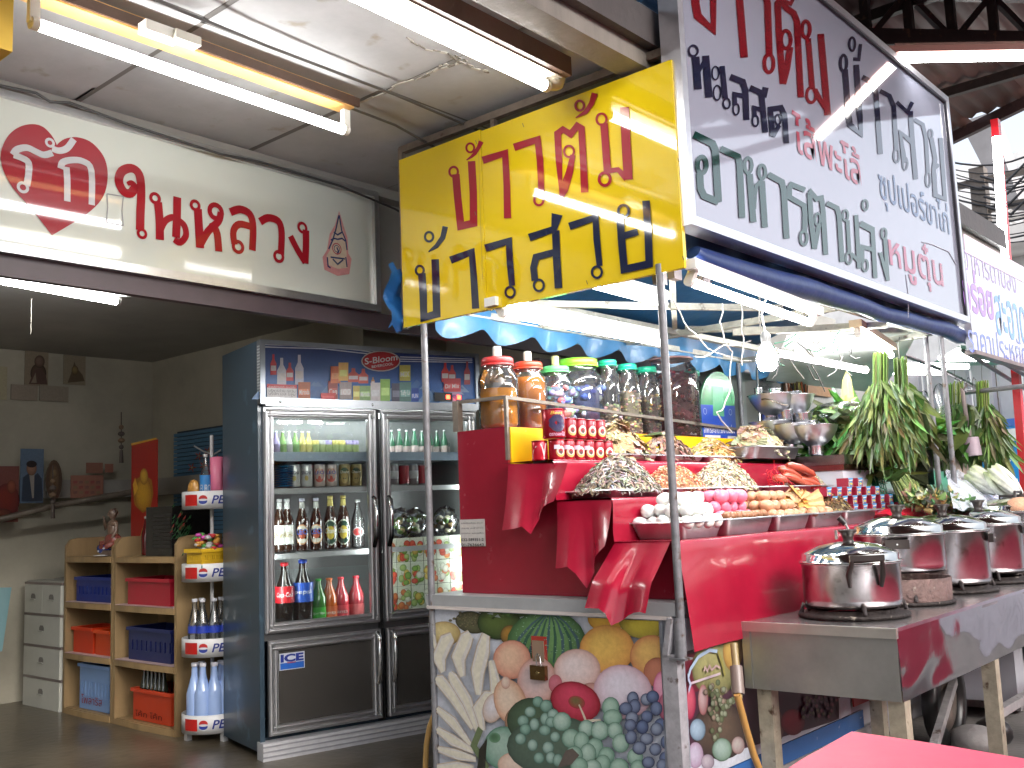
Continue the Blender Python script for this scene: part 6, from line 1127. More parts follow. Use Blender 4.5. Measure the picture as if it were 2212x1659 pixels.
# tins
CR_ = (.3,.008,.02); EL = [((.5,.33,.08),.85,.4),((.6,.56,.5),.7,.46),((.3,.02,.03),.42,.42),((.08,.05,.05),.25,.36)]
def tin(x, y, z, r, h, label, c=CR_, lab=EL, ang=-.35, price=False):
    t = can((x,y,z), r, h, c, label, 'red tins stacked on the stand', None, oval=lab, name='food_tin', ang=ang, cat='tin')
    g = MB((.25,.006,.015)); 
    for zz_ in (.004,h-.006): g = MB((.25,.006,.015)); g.lathe([(r+.0012,zz_),(r+.0018,zz_+.002),(r+.0012,zz_+.004)], (x,y,z), n=20); part('seam_rim', g, alu, t)
    if price: g = MB(); wrap(g, None, (x,y,z), r, ang-.5, h*.62, .02, .016, (.65,.6,.75), lift=.004); part('price_tag', g, plain, t)
    return t
z2 = 1.386; names = ['second','third','fourth','fifth','sixth','seventh']
tin(-2.53,3.062,z2,.032,.082,'red and white tin at the left end of the bottom tin row', c=(.45,.012,.03), lab=[((.6,.6,.62),2.2,.2)])
for i, y in enumerate((3.10,3.165,3.231,3.297,3.363,3.429)):
    tin(-2.475,y,z2,.0315,.084,'red tin, %s from the left in the bottom row' % names[i], price=i < 4)
for i, y in enumerate((3.185,3.252,3.319,3.386)): tin(-2.477,y,z2+.0865,.0315,.084,'red tin, %s in the upper row right of the big tin' % ('first','second','third','fourth')[i])
t = tin(-2.485,3.10,z2+.0865,.046,.118,'big red tin with a black flower standing on the tin row', lab=[((.02,.015,.06),1.0,.5)], ang=-.5)
g = MB(); cc_ = (-2.485,3.10,z2+.0865)
for k_ in range(8): a0 = k_*pi/4+.2; 
for k_ in range(6): wdisc(g, cc_, .046, -.62, .06+.018*sin(k_*1.05+.5), .013, .011, (.02,.012,.07), lift=.004, dx=.02*cos(k_*1.05+.5))
wrap(g, 'Best', cc_, .046, -.6, .1, .05, .013, (.6,.4,.05), bold=.02, lift=.005, shear=.3); wrap(g, 'ตราดอกไม้', cc_, .046, -.6, .017, .06, .016, (.6,.35,.5), bold=.02, lift=.005); part('big_label', g, printm, t)
# jars
def jar(xc, hw, ytop, lidc, label, fill, fillh, mesh=None, lidh=.03, X=-2.82, body=(.92,1.0,.82), square=False, knob=None, fillmat=None, ybase=None, ribs=0):
    p = W(xc, ytop+30, X=X); p.z = 1.538; D = depth(p); lr = hw/F*D; r = lr*1.32; ztop = W(xc, ytop, X=X).z; h = ztop-p.z; hb = h-lidh-.012
    t = thing('glass_jar', label, 'jar', p)
    g = MB((.8,.8,.8)); g.lathe([(r*.9,.001),(r,.015),(r,hb*.78),(r*.93,hb*.9),(lr*.98,hb*.98),(lr*.98,h-lidh)], n=32, rib=ribs, ribn=32 if ribs else 0); part('glass', g, jarg, t, local=True)
    g = MB(lidc); g.lathe([(lr*1.02,h-lidh),(lr*1.06,h-lidh),(lr*1.06,h-.006),(lr*.98,h),(.001,h)], n=32); g.lathe([(lr*1.10,h-lidh+.001),(lr*1.10,h-lidh+.007),(lr*1.05,h-lidh+.008)], n=32); part('lid', g, plastic, t, local=True)
    if knob: g = MB(knob); g.lathe([(lr*.3,h),(lr*.3,h+.045),(lr*.26,h+.05),(.001,h+.05)], n=16); part('stopper', g, plastic, t, local=True)
    ri = r*.93
    if mesh is None:
        g = MB(fill); g.lathe([(.001,.006),(ri*.9,.006),(ri,.02),(ri,hb*fillh),(.001,hb*fillh)], n=28); part('liquid', g, fillmat or mat('liquor', .08, nz=.25, ns=14, coat=.6), t, local=True)
    else:
        g = MB(fill); g.lathe([(.001,.006),(ri*.86,.006),(ri*.9,hb*fillh*.94),(ri*.4,hb*fillh),(.001,hb*fillh)], n=14, c=tuple(v*.5 for v in fill))
        for i in range(mesh[0]):
            a_ = rnd.uniform(0,2*pi); zz_ = rnd.uniform(.01,hb*fillh); rr_ = ri*rnd.uniform(.86,.98) if zz_ < hb*fillh*.95 else ri*rnd.random(); s_ = mesh[1]*rnd.uniform(.6,1.3); c = tuple(v*rnd.uniform(.6,1.3) for v in rnd.choice(mesh[2]))
            g.ell((rr_*cos(a_),rr_*sin(a_),zz_), (s_,s_*.6,s_*.5), n=6, m=4, c=c, M=Matrix.Rotation(rnd.uniform(0,6),3,'Z') @ Matrix.Rotation(rnd.uniform(0,3),3,'X'))
        part('contents', g, organic, t, local=True, kind='stuff')
    return t
RL, GL, LM, TL = (.45,.03,.03), (.1,.5,.15), (.2,.6,.03), (.01,.35,.2)
jar(1075,33,774,RL,'big jar of amber liquor with pinkish red lid nearest the corner',(.85,.3,.003),.66,knob=(.6,.6,.58),lidh=.035,ribs=.012,X=-2.80)
t = jar(1141,30,784,(.55,.05,.02),'second jar with orange red lid full of brown liquor and roots',(.6,.17,.008),.9,knob=(.6,.58,.5),lidh=.032,X=-2.83)
jar(1201,28,793,GL,'jar with mid green lid holding a blue and pink printed packet',(.25,.35,.6),.8,mesh=(90,.03,[(.2,.3,.6),(.6,.62,.65),(.55,.15,.2),(.3,.5,.6)]),knob=(.55,.5,.2),X=-2.84)
jar(1247,42,778,LM,'wide jar with bright lime green lid behind the others',(.08,.12,.4),.75,mesh=(60,.03,[(.05,.08,.35),(.5,.55,.6),(.1,.2,.5)]),lidh=.04,X=-2.87)
jar(1313,19,779,TL,'tall jar with teal lid and cashew like pale bits, leftmost teal lid',(.5,.4,.3),.45,mesh=(160,.013,[(.6,.5,.36),(.66,.58,.45)]),X=-2.80)
jar(1356,20,788,TL,'tall jar with teal lid half full of cream dried bits',(.55,.45,.3),.7,mesh=(200,.012,[(.62,.5,.3),(.66,.56,.4)]),X=-2.78)
jar(1398,20,794,TL,'tall jar with teal lid holding dark brown dried bits',(.16,.1,.07),.66,mesh=(200,.013,[(.16,.1,.07),(.3,.2,.12),(.08,.05,.04)]),X=-2.78)
jar(1450,44,775,(.5,.28,.25),'large jar with flat pink rimmed lid full of dark red chillies',(.14,.02,.02),.88,mesh=(300,.017,[(.16,.02,.03),(.1,.015,.02),(.2,.04,.03)]),lidh=.012,X=-2.84)
jar(1494,18,802,TL,'small teal lidded jar of dark chillies beside the oval notice board',(.08,.02,.02),.9,mesh=(160,.014,[(.1,.02,.02),(.06,.02,.02)]),X=-2.80)
# oval notice board (its cartoon figure is left out)
t = thing('notice_board', 'green and blue oval topped notice board standing behind the dried food', 'notice board', W(1552,940,X=-2.72)); XB = -2.72
mpb = lambda x, y: W(*ZK(x, y), X=XB); cx_, wB = 480, 182
out = []
for k_ in range(25): a_ = pi*k_/24; out.append((478-168*cos(a_)*(1 if 1 else 1), 830-335*sin(a_)))
out = [(300,830)]+[(478-178*cos(pi*k_/24), 830-335*sin(pi*k_/24)) for k_ in range(1,24)]+[(650,830),(672,1165),(672,1195),(325,1185)]
g = MB((.08,.3,.14)); g.prism([mpb(*p) for p in out], (-.012,0,0)); part('board', g, gloss, t)
f = Flat(mpb, (1,0,0)); f.poly([(300,835),(655,850),(674,1192),(325,1183)], (.015,.06,.38)); f.poly([(345,1150),(505,1155),(505,1185),(345,1180)], (.6,.6,.6)); f.poly([(580,1160),(660,1163),(660,1190),(580,1187)], (.6,.6,.6))
f.ring(345,905,.016,.003,(.4,.45,.6)); f.ring(608,915,.016,.003,(.4,.45,.6)); f.poly([(420,640),(530,650),(545,960),(430,950)], (.1,.36,.2)); f.stroke([(310,800),(360,640),(420,570),(480,550),(540,580),(600,690),(630,820)], .003, (.03,.12,.06))
f.up(); typequad(f.mb, 'อาหารสะอาด รสชาติอร่อย', [mpb(335,1130), mpb(655,1135), mpb(655,1045), mpb(335,1040)], (.6,.6,.65), (1,0,0), f.h, bold=.02)
for k_, ch in enumerate('CLEANFOODGOODTASTE'): a_ = radians(-80+160*k_/17); x, y = 478+150*sin(a_), 815-295*cos(a_); f.up(); typequad(f.mb, ch, [mpb(x-9,y+16), mpb(x+9,y+16), mpb(x+9,y-10), mpb(x-9,y-10)], (.02,.1,.05), (1,0,0), f.h, bold=.02)
part('print', f.mb, printm, t)
# counter with bowls, kettles behind it
t = thing('bowl_counter', 'white box with grey top carrying the metal bowls', 'counter', (-2.5, 5.15, .9)); g = MB((.6,.62,.7)); g.box((-2.86,4.99,1.1),(-2.12,5.35,1.335)); part('box', g, gloss, t)
g = MB((.22,.22,.23)); g.box((-2.88,4.97,1.365),(-2.1,5.37,1.415)); g.box((-2.87,4.98,1.336),(-2.11,5.36,1.364), (.22,.1,.1)); part('top', g, steel, t)
def vess(x, yb_, w, h, label, prof, Y=5.05, c=(.62,.62,.66), name='metal_bowl', handle=False):
    p = W(x, yb_, Y=Y); D = depth(p); k_ = .5*w/F*D; hh = h/F*D; t = thing(name, label, 'bowl' if 'bowl' in name else 'cup', p); g = MB(c)
    g.lathe([(r*k_, z*hh) for r, z in prof], n=24); part('body', g, steel if 'cup' in name else alu, t, local=True)
    g = MB(tuple(v*1.1 for v in c)); g.lathe([(prof[-1][0]*k_*1.0, hh*.97),(prof[-1][0]*k_*1.06, hh),(prof[-1][0]*k_*.97, hh*.99)], n=24); part('rim', g, steel, t, local=True)
    if handle: g = MB((.2,.18,.16)); R = k_*.95; g.tube([(R*cos(a_), R*sin(a_)-.0, hh*.55+.02*sin(3.2*(a_+2.0))) for a_ in [-1.6+.16*q for q in range(8)]], .004, n=6); part('handle', g, steel, t, local=True)
BWL = [(.001,0),(.35,0),(.7,.3),(.92,.7),(1,1)]; CUP = [(.001,0),(.9,0),(.95,.1),(.95,.9),(1,1)]; URN = [(.001,0),(1,0),(.95,.3),(.75,.8),(.8,1)]
for a_ in ((1705,983,38,26,'upturned metal cup at left under the bowls',CUP),(1764,984,34,26,'upturned metal cup at right under the bowls',CUP),(1662,965,20,20,'small cup half hidden by the squid under the bowls',CUP)): vess(*a_, name='metal_cup')
for a_ in ((1670,957,94,46,'wide metal bowl at left of the lower bowl row',BWL),(1715,960,90,44,'wide metal bowl in the middle of the lower bowl row',BWL),(1763,963,98,44,'wide metal bowl at right of the lower bowl row',BWL)): vess(*a_)
for a_ in ((1665,920,42,30,'metal cup at left between the bowl rows',CUP),(1700,922,42,36,'metal cup in the middle between the bowl rows',CUP),(1737,922,38,30,'metal cup at right between the bowl rows',CUP),(1756,928,26,20,'little flared metal cup at the right end of the middle row',URN)): vess(*a_, name='metal_cup', Y=5.08)
vess(1672,897,104,44,'large metal pan with ring handle at left of the upper row',BWL,handle=True); vess(1722,896,78,42,'metal bowl at right of the upper row',BWL,Y=5.12)
for a_ in ((1674,870,34,30,'flared metal cup standing in the large pan',URN),(1717,864,32,18,'low metal cup standing in the upper right bowl',CUP),(1640,872,18,34,'tall narrow cup at the far left of the upper bowls',CUP)): vess(*a_, name='metal_cup', Y=5.12)
g = MB((.55,.55,.52)); a = W(1637,880,X=-2.95); g.tube([a-Vector((0,0,.5)), W(1635,800,X=-2.95), W(1640,760,X=-2.95)], .008, n=8); g.cbox(W(1645,855,X=-2.93),(.05,.08,.04),(.05,.05,.05)); solo('lamp_rod', g, steel, 'pale upright rod with a black clamp left of the bowls', 'rod')
# tinned fish boxes
FB = (.32,.02,.05)
def fishbox(x, z, y, idx, lb):
    p = Vector((x, y, z)); t = thing('fish_box', lb, 'box', p, group='small red and blue boxes stacked by the basket'); g = MB(FB); w_, d_, h_ = .058, .06, .042
    g.box((-d_/2,-w_/2,0),(d_/2,w_/2,h_)); part('carton', g, printm, t, local=True)
    f = Flat(lambda a_, b_: Vector((d_/2, -w_/2+w_*a_, h_*b_)), (1,0,0), step=.0002)
    f.poly([(0,1),(1,1),(1,.78),(0,.85)][::-1], (.05,.3,.6)); f.disc(.5,.42,.32,.42,(.02,.2,.5),(.02,.15,.4),n=10); f.poly([(.2,.35),(.5,.5),(.85,.3),(.5,.15)], (.6,.5,.05)); f.poly([(0,0),(.2,.05),(.12,.5),(0,.55)], (.55,.45,.4)); f.poly([(.1,.62),(.9,.68),(.9,.82),(.1,.76)], (.6,.58,.55)); part('label', f.mb, printm, t, local=True)
zb_ = W(1850,1098,X=-2.0).z; y_a = yX(1806,1040,-2.06)
for row, (n_, z, y0_) in enumerate(((7,0,4.78),(7,1,4.66),(6,2,4.6),(2,3,4.86))):
    for i in range(n_): fishbox(-2.06, 1.118+.0435*z, y0_+.116*i*1.02, i, ('%s red and blue box from the left, %s row of the stack' % (('first','second','third','fourth','fifth','sixth','seventh')[i], ('bottom','second','third','top')[row])))
g = MB((.3,.02,.03)); g.box((-2.13,4.55,1.075),(-1.99,5.6,1.117)); solo('red_riser', g, gloss, 'low red riser under the stacked red and blue boxes', 'riser')
g = MB((.42,.01,.03))
g.grid(lambda u, v: Vector((-1.97+.12*u, 4.93+.22*v, 1.075+.06*(sin(pi*min(1,u*.9+.1)))**.5*(sin(pi*(.08+.84*v)))**.4)), 10, 10); g.grid(lambda u, v: Vector((-1.97+.12*u, 5.16+.34*v, 1.075+.065*(sin(pi*min(1,u*.9+.1)))**.5*(sin(pi*(.08+.84*v)))**.4)), 10, 10)
solo('red_cushion', g, vinyl, 'folded red vinyl bundle at the end of the stand behind the pots', 'cloth')
# ================================================================ GREENS
def greens(top, bot, w0, w1, n, label, Y, cols=((.075,.13,.03),(.11,.17,.045),(.05,.09,.025),(.2,.26,.11),(.15,.19,.05)), leafL=.15, lw=.009, sc=(.12,.2,.045), wide=0):
    T = W(*top, Y=Y); B_ = W(*bot, Y=Y); L_ = T.z-B_.z; t = thing('greens_bundle', label, 'vegetables', T); g = MB(sc); ax = B_-T
    D = depth(T); w0 = w0/F*D; w1 = w1/F*D
    for i in range(n):
        a_ = rnd.uniform(0,2*pi); r = rnd.random()**.5; o = Vector((cos(a_)*r, sin(a_)*r*.8, 0)); e = rnd.uniform(.55,.95)
        p0 = T+o*w0/2+Vector((0,0,rnd.uniform(-.01,.012))); pts = [p0, T+ax*.28+o*w0/2*1.0, T+ax*.28+(ax*(e-.28)*.5)+o*(w0/2+(w1/2-w0/2)*.35), T+ax*e+o*(w1/2)*rnd.uniform(.6,1)]
        g.tube(pts, [.0035,.0032,.0025,.0015], n=4, c=tuple(v*rnd.uniform(.7,1.3) for v in sc))
    part('stems', g, leafm, t, kind='stuff')
    g = MB(cols[0])
    for i in range(n*6):
        a_ = rnd.uniform(0,2*pi); r = rnd.random()**.4; e = rnd.uniform(.26,.92); wid = w0/2+(w1/2-w0/2)*min(1,(e-.2)*1.6)*(1-.45*max(0,e-.75)/.25); o = Vector((cos(a_), sin(a_)*.8, 0))*r; p = T+ax*e+o*wid
        LL = leafL*rnd.uniform(.5,1.2); d = (Vector((o.x*rnd.uniform(.0,.9), o.y*.6, -1))+Vector((rnd.gauss(0,.18),rnd.gauss(0,.18),0))).normalized(); s1 = d.cross(Vector((rnd.gauss(0,.5),-1,rnd.gauss(0,.3)))).normalized(); nn = s1.cross(d)
        w_ = lw*rnd.uniform(.5,1.6)*(1+wide*rnd.random()); c = tuple(v*rnd.uniform(.7,1.35) for v in rnd.choice(cols)); c2 = tuple(v*1.35 for v in c); k_ = rnd.uniform(-.2,.35)*LL
        V = [p, p+d*LL*.3+s1*w_+nn*k_*.2, p+d*LL*.3-s1*w_+nn*k_*.2, p+d*LL*.32+nn*(k_*.2-.003), p+d*LL*.65+s1*w_*.85+nn*k_*.6, p+d*LL*.65-s1*w_*.85+nn*k_*.6, p+d*LL*.67+nn*(k_*.6-.003), p+d*LL+nn*k_]
        g.add(V, [(0,3,1),(0,2,3),(1,3,6,4),(3,2,5,6),(4,6,7),(6,5,7)], [c,c,c,c2,c,c,c2,c])
    part('leaves', g, leafm, t, kind='stuff')
    g = MB((.1,.1,.1)); g.tube([T+Vector((0,0,.0)), T+Vector((0,0,.06)), T+Vector((.01,0,.12))], .002, n=4); part('tie', g, plastic, t)
greens((1902,764),(1900,985),32,170,70,'large bundle of hanging water spinach, left of the double pole',5.2,leafL=.14, lw=.008)
greens((1943,776),(1952,965),30,105,50,'smaller bundle of broad hanging greens just left of the double pole',5.35,leafL=.17,lw=.012,wide=1.2)
greens((2064,828),(2066,985),32,80,34,'hanging bundle of dark broad leaves right of the double pole',6.2,cols=((.06,.12,.03),(.09,.17,.04),(.3,.38,.22),(.04,.08,.02)),leafL=.18,lw=.02,sc=(.2,.3,.06),wide=1.2)
greens((2122,826),(2130,1005),26,95,55,'rightmost hanging bundle with long pale stems',6.3,leafL=.17,sc=(.22,.32,.06))
g = MB((.16,.12,.11)); p, q = W(2079,845,Y=6.15), W(2100,985,Y=6.15); g.tube([W(2075,838,Y=6.15), p, p.lerp(q,.5), p.lerp(q,.75)], [.004,.012,.014,.02], n=8); g.tube([p.lerp(q,.72), q], [.05,.055], n=10, c=(.3,.24,.28)); g.tube([W(2088,830,Y=6.15), p], .005, n=5)
solo('hanging_mallet', g, wood, 'brown hanging tool with mauve block between the two right bundles', 'tool')
def leafheap(c_, r, n, label, cols, L_=.14, lw=.03, name='leafy_vegetables', m=leafm, kd='stuff', upw=.5):
    g = MB(cols[0]); c_ = Vector(c_)
    for i in range(n):
        o = Vector((rnd.gauss(0,.45),rnd.gauss(0,.45),rnd.gauss(0,.4))); p = c_+Vector((o.x*r[0],o.y*r[1],o.z*r[2])); d = Vector((rnd.gauss(0,1),rnd.gauss(0,1),rnd.gauss(upw*-.6,.6))).normalized(); s1 = d.cross(Vector((rnd.gauss(0,1),rnd.gauss(0,1),1))).normalized(); nn = s1.cross(d); LL = L_*rnd.uniform(.5,1.3); w_ = lw*rnd.uniform(.5,1.3); c = tuple(v*rnd.uniform(.6,1.4) for v in rnd.choice(cols)); c2 = tuple(v*1.4 for v in c)
        V = [p, p+d*LL*.35+s1*w_, p+d*LL*.35-s1*w_, p+d*LL*.35-nn*.006, p+d*LL*.75+s1*w_*.7+nn*.02, p+d*LL*.75-s1*w_*.7+nn*.02, p+d*LL*.75+nn*.012, p+d*LL+nn*.03]
        g.add(V, [(0,3,1),(0,2,3),(1,3,6,4),(3,2,5,6),(4,6,7),(6,5,7)], [c,c,c,c2,c,c,c2,c])
    return solo(name, g, m, label, 'vegetables', kind=kd)
leafheap(W(1795,965,Y=5.5), (.2,.15,.2), 260, 'dark green leafy heap behind the bowls', [(.04,.1,.02),(.07,.15,.03),(.1,.2,.05)], .16, .03)
leafheap(W(1850,985,Y=5.4), (.22,.15,.16), 260, 'dark leaves piled above the green basket', [(.05,.11,.02),(.08,.17,.04),(.13,.23,.07)], .15, .03)
leafheap(W(1815,893,Y=5.5), (.16,.1,.05), 60, 'pale green leaves wrapped in clear film above the leafy heap', [(.35,.48,.2),(.5,.6,.35),(.25,.4,.12)], .2, .03)
g = MB((.5,.6,.4)); c_ = W(1810,890,Y=5.38); g.ell(c_, (.17,.07,.06), n=16, m=10); solo('plastic_bag', g, film, 'shiny clear film round the pale green leaves', 'bag')
leafheap(W(1990,925,Y=5.9), (.1,.1,.08), 120, 'leafy greens behind the double pole', [(.06,.13,.02),(.1,.2,.05)], .14, .025)
# green basket
t = thing('green_basket', 'green plastic mesh basket tilted under the leafy heap', 'basket', W(1840,1010,X=-2.25)); G1 = (.01,.16,.08)
A_, B_ = W(1797,962,X=-2.35), W(1905,1015,X=-2.1); C_ = W(1815,1048,X=-2.3); 
for i in range(9): g = MB(G1); o = (C_-A_)*(i/8.); g.bar(A_+o, B_+o, .006); part('strand', g, plastic, t)
for i in range(22): g = MB(G1); p = A_.lerp(B_, i/21.); g.bar(p, p+(C_-A_), .005); part('strand', g, plastic, t)
g = MB((.02,.22,.12)); g.bar(A_, B_, .016, .02); g.poly([A_+Vector((-.03,0,-.01)), B_+Vector((-.03,0,-.01)), B_+(C_-A_)+Vector((-.03,0,0)), C_+Vector((-.03,0,0))], (.01,.07,.035)); part('rim', g, plastic, t)
# second stall top behind the pots: sloping green board, long beans, herbs, noodles in film, cabbage
t = thing('vegetable_stall', 'sloping green board of the vegetable stall beyond the stand', 'stall', (-2.1, 6.6, 0))
g = MB((.02,.2,.11)); g.prism([(-2.75,5.72,1.38),(-1.55,5.72,1.03),(-1.55,5.72,.9),(-2.75,5.72,.9)], (0,2.6,0)); part('board', g, plastic, t)
g = MB((.4,.4,.44)); g.box((-2.75,5.74,.1),(-1.6,8.3,.899)); part('body', g, gloss, t)
t = thing('long_beans', 'bunch of long thin yellow green beans and pale blossoms on the green board', 'vegetables', W(1930,1050,X=-2.1))
g = MB((.25,.33,.1))
for i in range(120):
    u = rnd.random(); p = W(1895+75*u+rnd.uniform(-6,6), 1000+8*u+rnd.uniform(-6,8), X=-2.25); q = W(1955+75*u+rnd.uniform(-12,12), 1082+6*u+rnd.uniform(-10,10), X=-1.95); g.tube([p, p.lerp(q,.5)+Vector((0,0,.02+rnd.uniform(-.005,.012))), q], .0045, n=5, c=rnd.choice([(.2,.28,.08),(.32,.38,.14),(.15,.2,.07),(.42,.45,.2)]))
part('bean', g, leafm, t, kind='stuff')
g = MB((.7,.62,.2))
for i in range(50): g.ell(W(1915+rnd.uniform(-18,60), 985+rnd.uniform(-12,18), X=-2.25), (.016,.016,.013), n=7, m=5, c=rnd.choice([(.7,.62,.15),(.7,.7,.45),(.55,.6,.2)]))
part('blossom', g, organic, t, kind='stuff')
p = W(2040,1085,X=-1.72); leafheap(p, (.07,.16,.05), 260, 'clump of small dark herbs behind the rear pots', [(.06,.12,.05),(.1,.17,.08),(.3,.34,.18),(.45,.38,.16)], .05, .016, 'herbs')
p = W(1985,1075,X=-1.85); leafheap(p, (.05,.1,.04), 120, 'small herbs and blossoms left of the double pole', [(.1,.16,.05),(.3,.34,.14),(.5,.5,.25)], .05, .016, 'herbs')
g = MB((.62,.66,.75)); P_ = [W(2042,1018,X=-1.9), W(2120,1008,X=-2.1), W(2212,1120,X=-1.7), W(2060,1100,X=-1.55)]
g.grid(lambda u, v: (P_[0]*(1-u)+P_[1]*u)*(1-v)+(P_[3]*(1-u)+P_[2]*u)*v+Vector((0,0,.03*sin(pi*u)+.006*sin(40*u+6*sin(5*v))+.012*noise.noise(Vector((u*5,v*9,1))))), 50, 24); solo('white_plastic_pack', g, mat('white_film', .15, nz=.1, ns=9, coat=.5, bump=.3, bs=30), 'white plastic wrapped pack sloping below the right greens', 'pack')
def cabbage(x, y, r, label, tilt):
    c_ = W(x, y, Y=6.0); D = depth(c_); r = r/F*D; g = MB((.6,.62,.35)); M = Matrix.Rotation(tilt, 3, 'Y')
    for i in range(26):
        a0 = i*2.4+rnd.uniform(-.3,.3); k_ = .55+.5*(i/26); wv = rnd.random()*6; sp = .55+.2*rnd.random()
        def fn(u, v):
            a_ = a0+(u-.5)*2*sp*(.35+.9*v); rad = r*.62*k_*(.35+.75*sin(pi*min(1,.12+.62*v)))+.006*sin(16*u+wv)*v*v; return c_+M @ Vector((rad*cos(a_), rad*sin(a_), r*(-.9+1.9*v*(.8+.25*k_))+.008*sin(20*u+wv)*v))
        g.grid(fn, 12, 8, cf=lambda u, v: mixc((.7,.72,.66), mixc((.62,.64,.25),(.4,.52,.14),v), min(1, max(0,(v-.25)*1.1)*(.35+1.3*abs(u-.5)))))
    return solo('cabbage', g, leafm, label, 'cabbage')
cabbage(2128,1042,34,'pale yellow cabbage lying in front of the blue banner',-.9); cabbage(2172,1048,40,'larger whitish cabbage nearest the right edge',-.7)
g = MB((.65,.35,.22)); g.ell(W(2205,1098,X=-1.5), (.08,.12,.06), n=14, m=8); solo('orange_vegetable', g, organic, 'pale orange vegetable cut off by the right edge', 'vegetable')
# hazy clear bags behind the pole
for i, (x, y, rx, rz) in enumerate(((2000,900,.05,.16),(2035,900,.06,.2),(1990,975,.05,.08))):
    g = MB(); g.ell(W(x, y, Y=6.1), (rx,.04,rz), n=14, m=8); solo('plastic_bag', g, film, ['clear bag hanging just left of the double pole','clear bag hanging just right of the double pole','crumpled clear bag low behind the double pole'][i], 'bag')
g = MB((.15,.14,.16)); p = W(1990,1010,Y=5.9); g.cbox(p, (.1,.1,.2)); solo('grey_canister', g, steel, 'grey square canister behind the double pole', 'canister')
g = MB((.5,.01,.02)); p = W(2050,998,Y=6.6); g.cbox(p, (.12,.05,.04)); solo('red_packet', g, printm, 'small red packet under the dark leaf bundle', 'packet')
# ================================================================ STOVE TABLE AND POTS
TZ_ = .762; TX0, TX1, TY0, TY1 = -1.848, -1.285, 3.345, 6.6
t = thing('stove_table', 'stainless steel stove table with dented front beside the cart', 'table', (-1.56, 4.9, 0))
g = MB((.45,.42,.42)); g.box((TX0,TY0,TZ_-.02),(TX1,TY1,TZ_)); part('top', g, mat('greasy_steel', .22, metal=.85, nz=.35, ns=5, bump=.06, bs=12), t)
g = MB((.42,.42,.4)); g.box((TX0,TY0-.004,TZ_-.232),(TX1,TY0+.0,TZ_-.03)); g.box((TX0-.002,TY0-.012,TZ_-.03),(TX1+.004,TY0+.004,TZ_+.003),(.62,.6,.55)); g.bar((TX0+.02,TY0-.008,TZ_-.23),(TX0+.02,TY0-.008,TZ_-.03),.03,.006); part('end_apron', g, mat('brushed_steel', .38, metal=.9, nz=.25, ns=3, bump=.05, bs=8), t)
g = MB((.62,.6,.62))
def dentf(u, v):
    y = TY0+(TY1-TY0)*u; return Vector((TX1+.002+.006*noise.noise(Vector((y*2.2,v*1.2,0)))+.0028*noise.noise(Vector((y*6,v*2.4,5))), y, TZ_-.232+.226*v))
g.grid(dentf, 160, 24); part('dented_front', g, dent, t)
g = MB((.75,.75,.8)); g.bar((TX1+.003,TY0,TZ_-.001),(TX1+.003,TY1,TZ_-.001),.008,.012); part('edge_bead', g, steel, t)
LG = (.45,.4,.3)
for x, y in ((TX0+.06,TY0+.02),(TX1-.03,TY0+.02),(TX1-.03,4.35),(TX1-.03,5.3),(TX0+.06,4.35),(TX0+.06,5.3)):
    g = MB(LG); g.box((x-.025,y-.003,0),(x+.025,y+.002,TZ_-.2)); g.box((x+.0251,y-.003,0),(x+.03,y+.05,TZ_-.2)); part('leg', g, worn, t)
g = MB((.35,.33,.33)); g.bar((TX1-.05,TY0+.06,.08),(TX0+.1,5.3,.32),.03,.04); g.bar((TX1-.04,4.35,.3),(TX1-.04,6.2,.3),.035,.035); part('brace', g, worn, t)
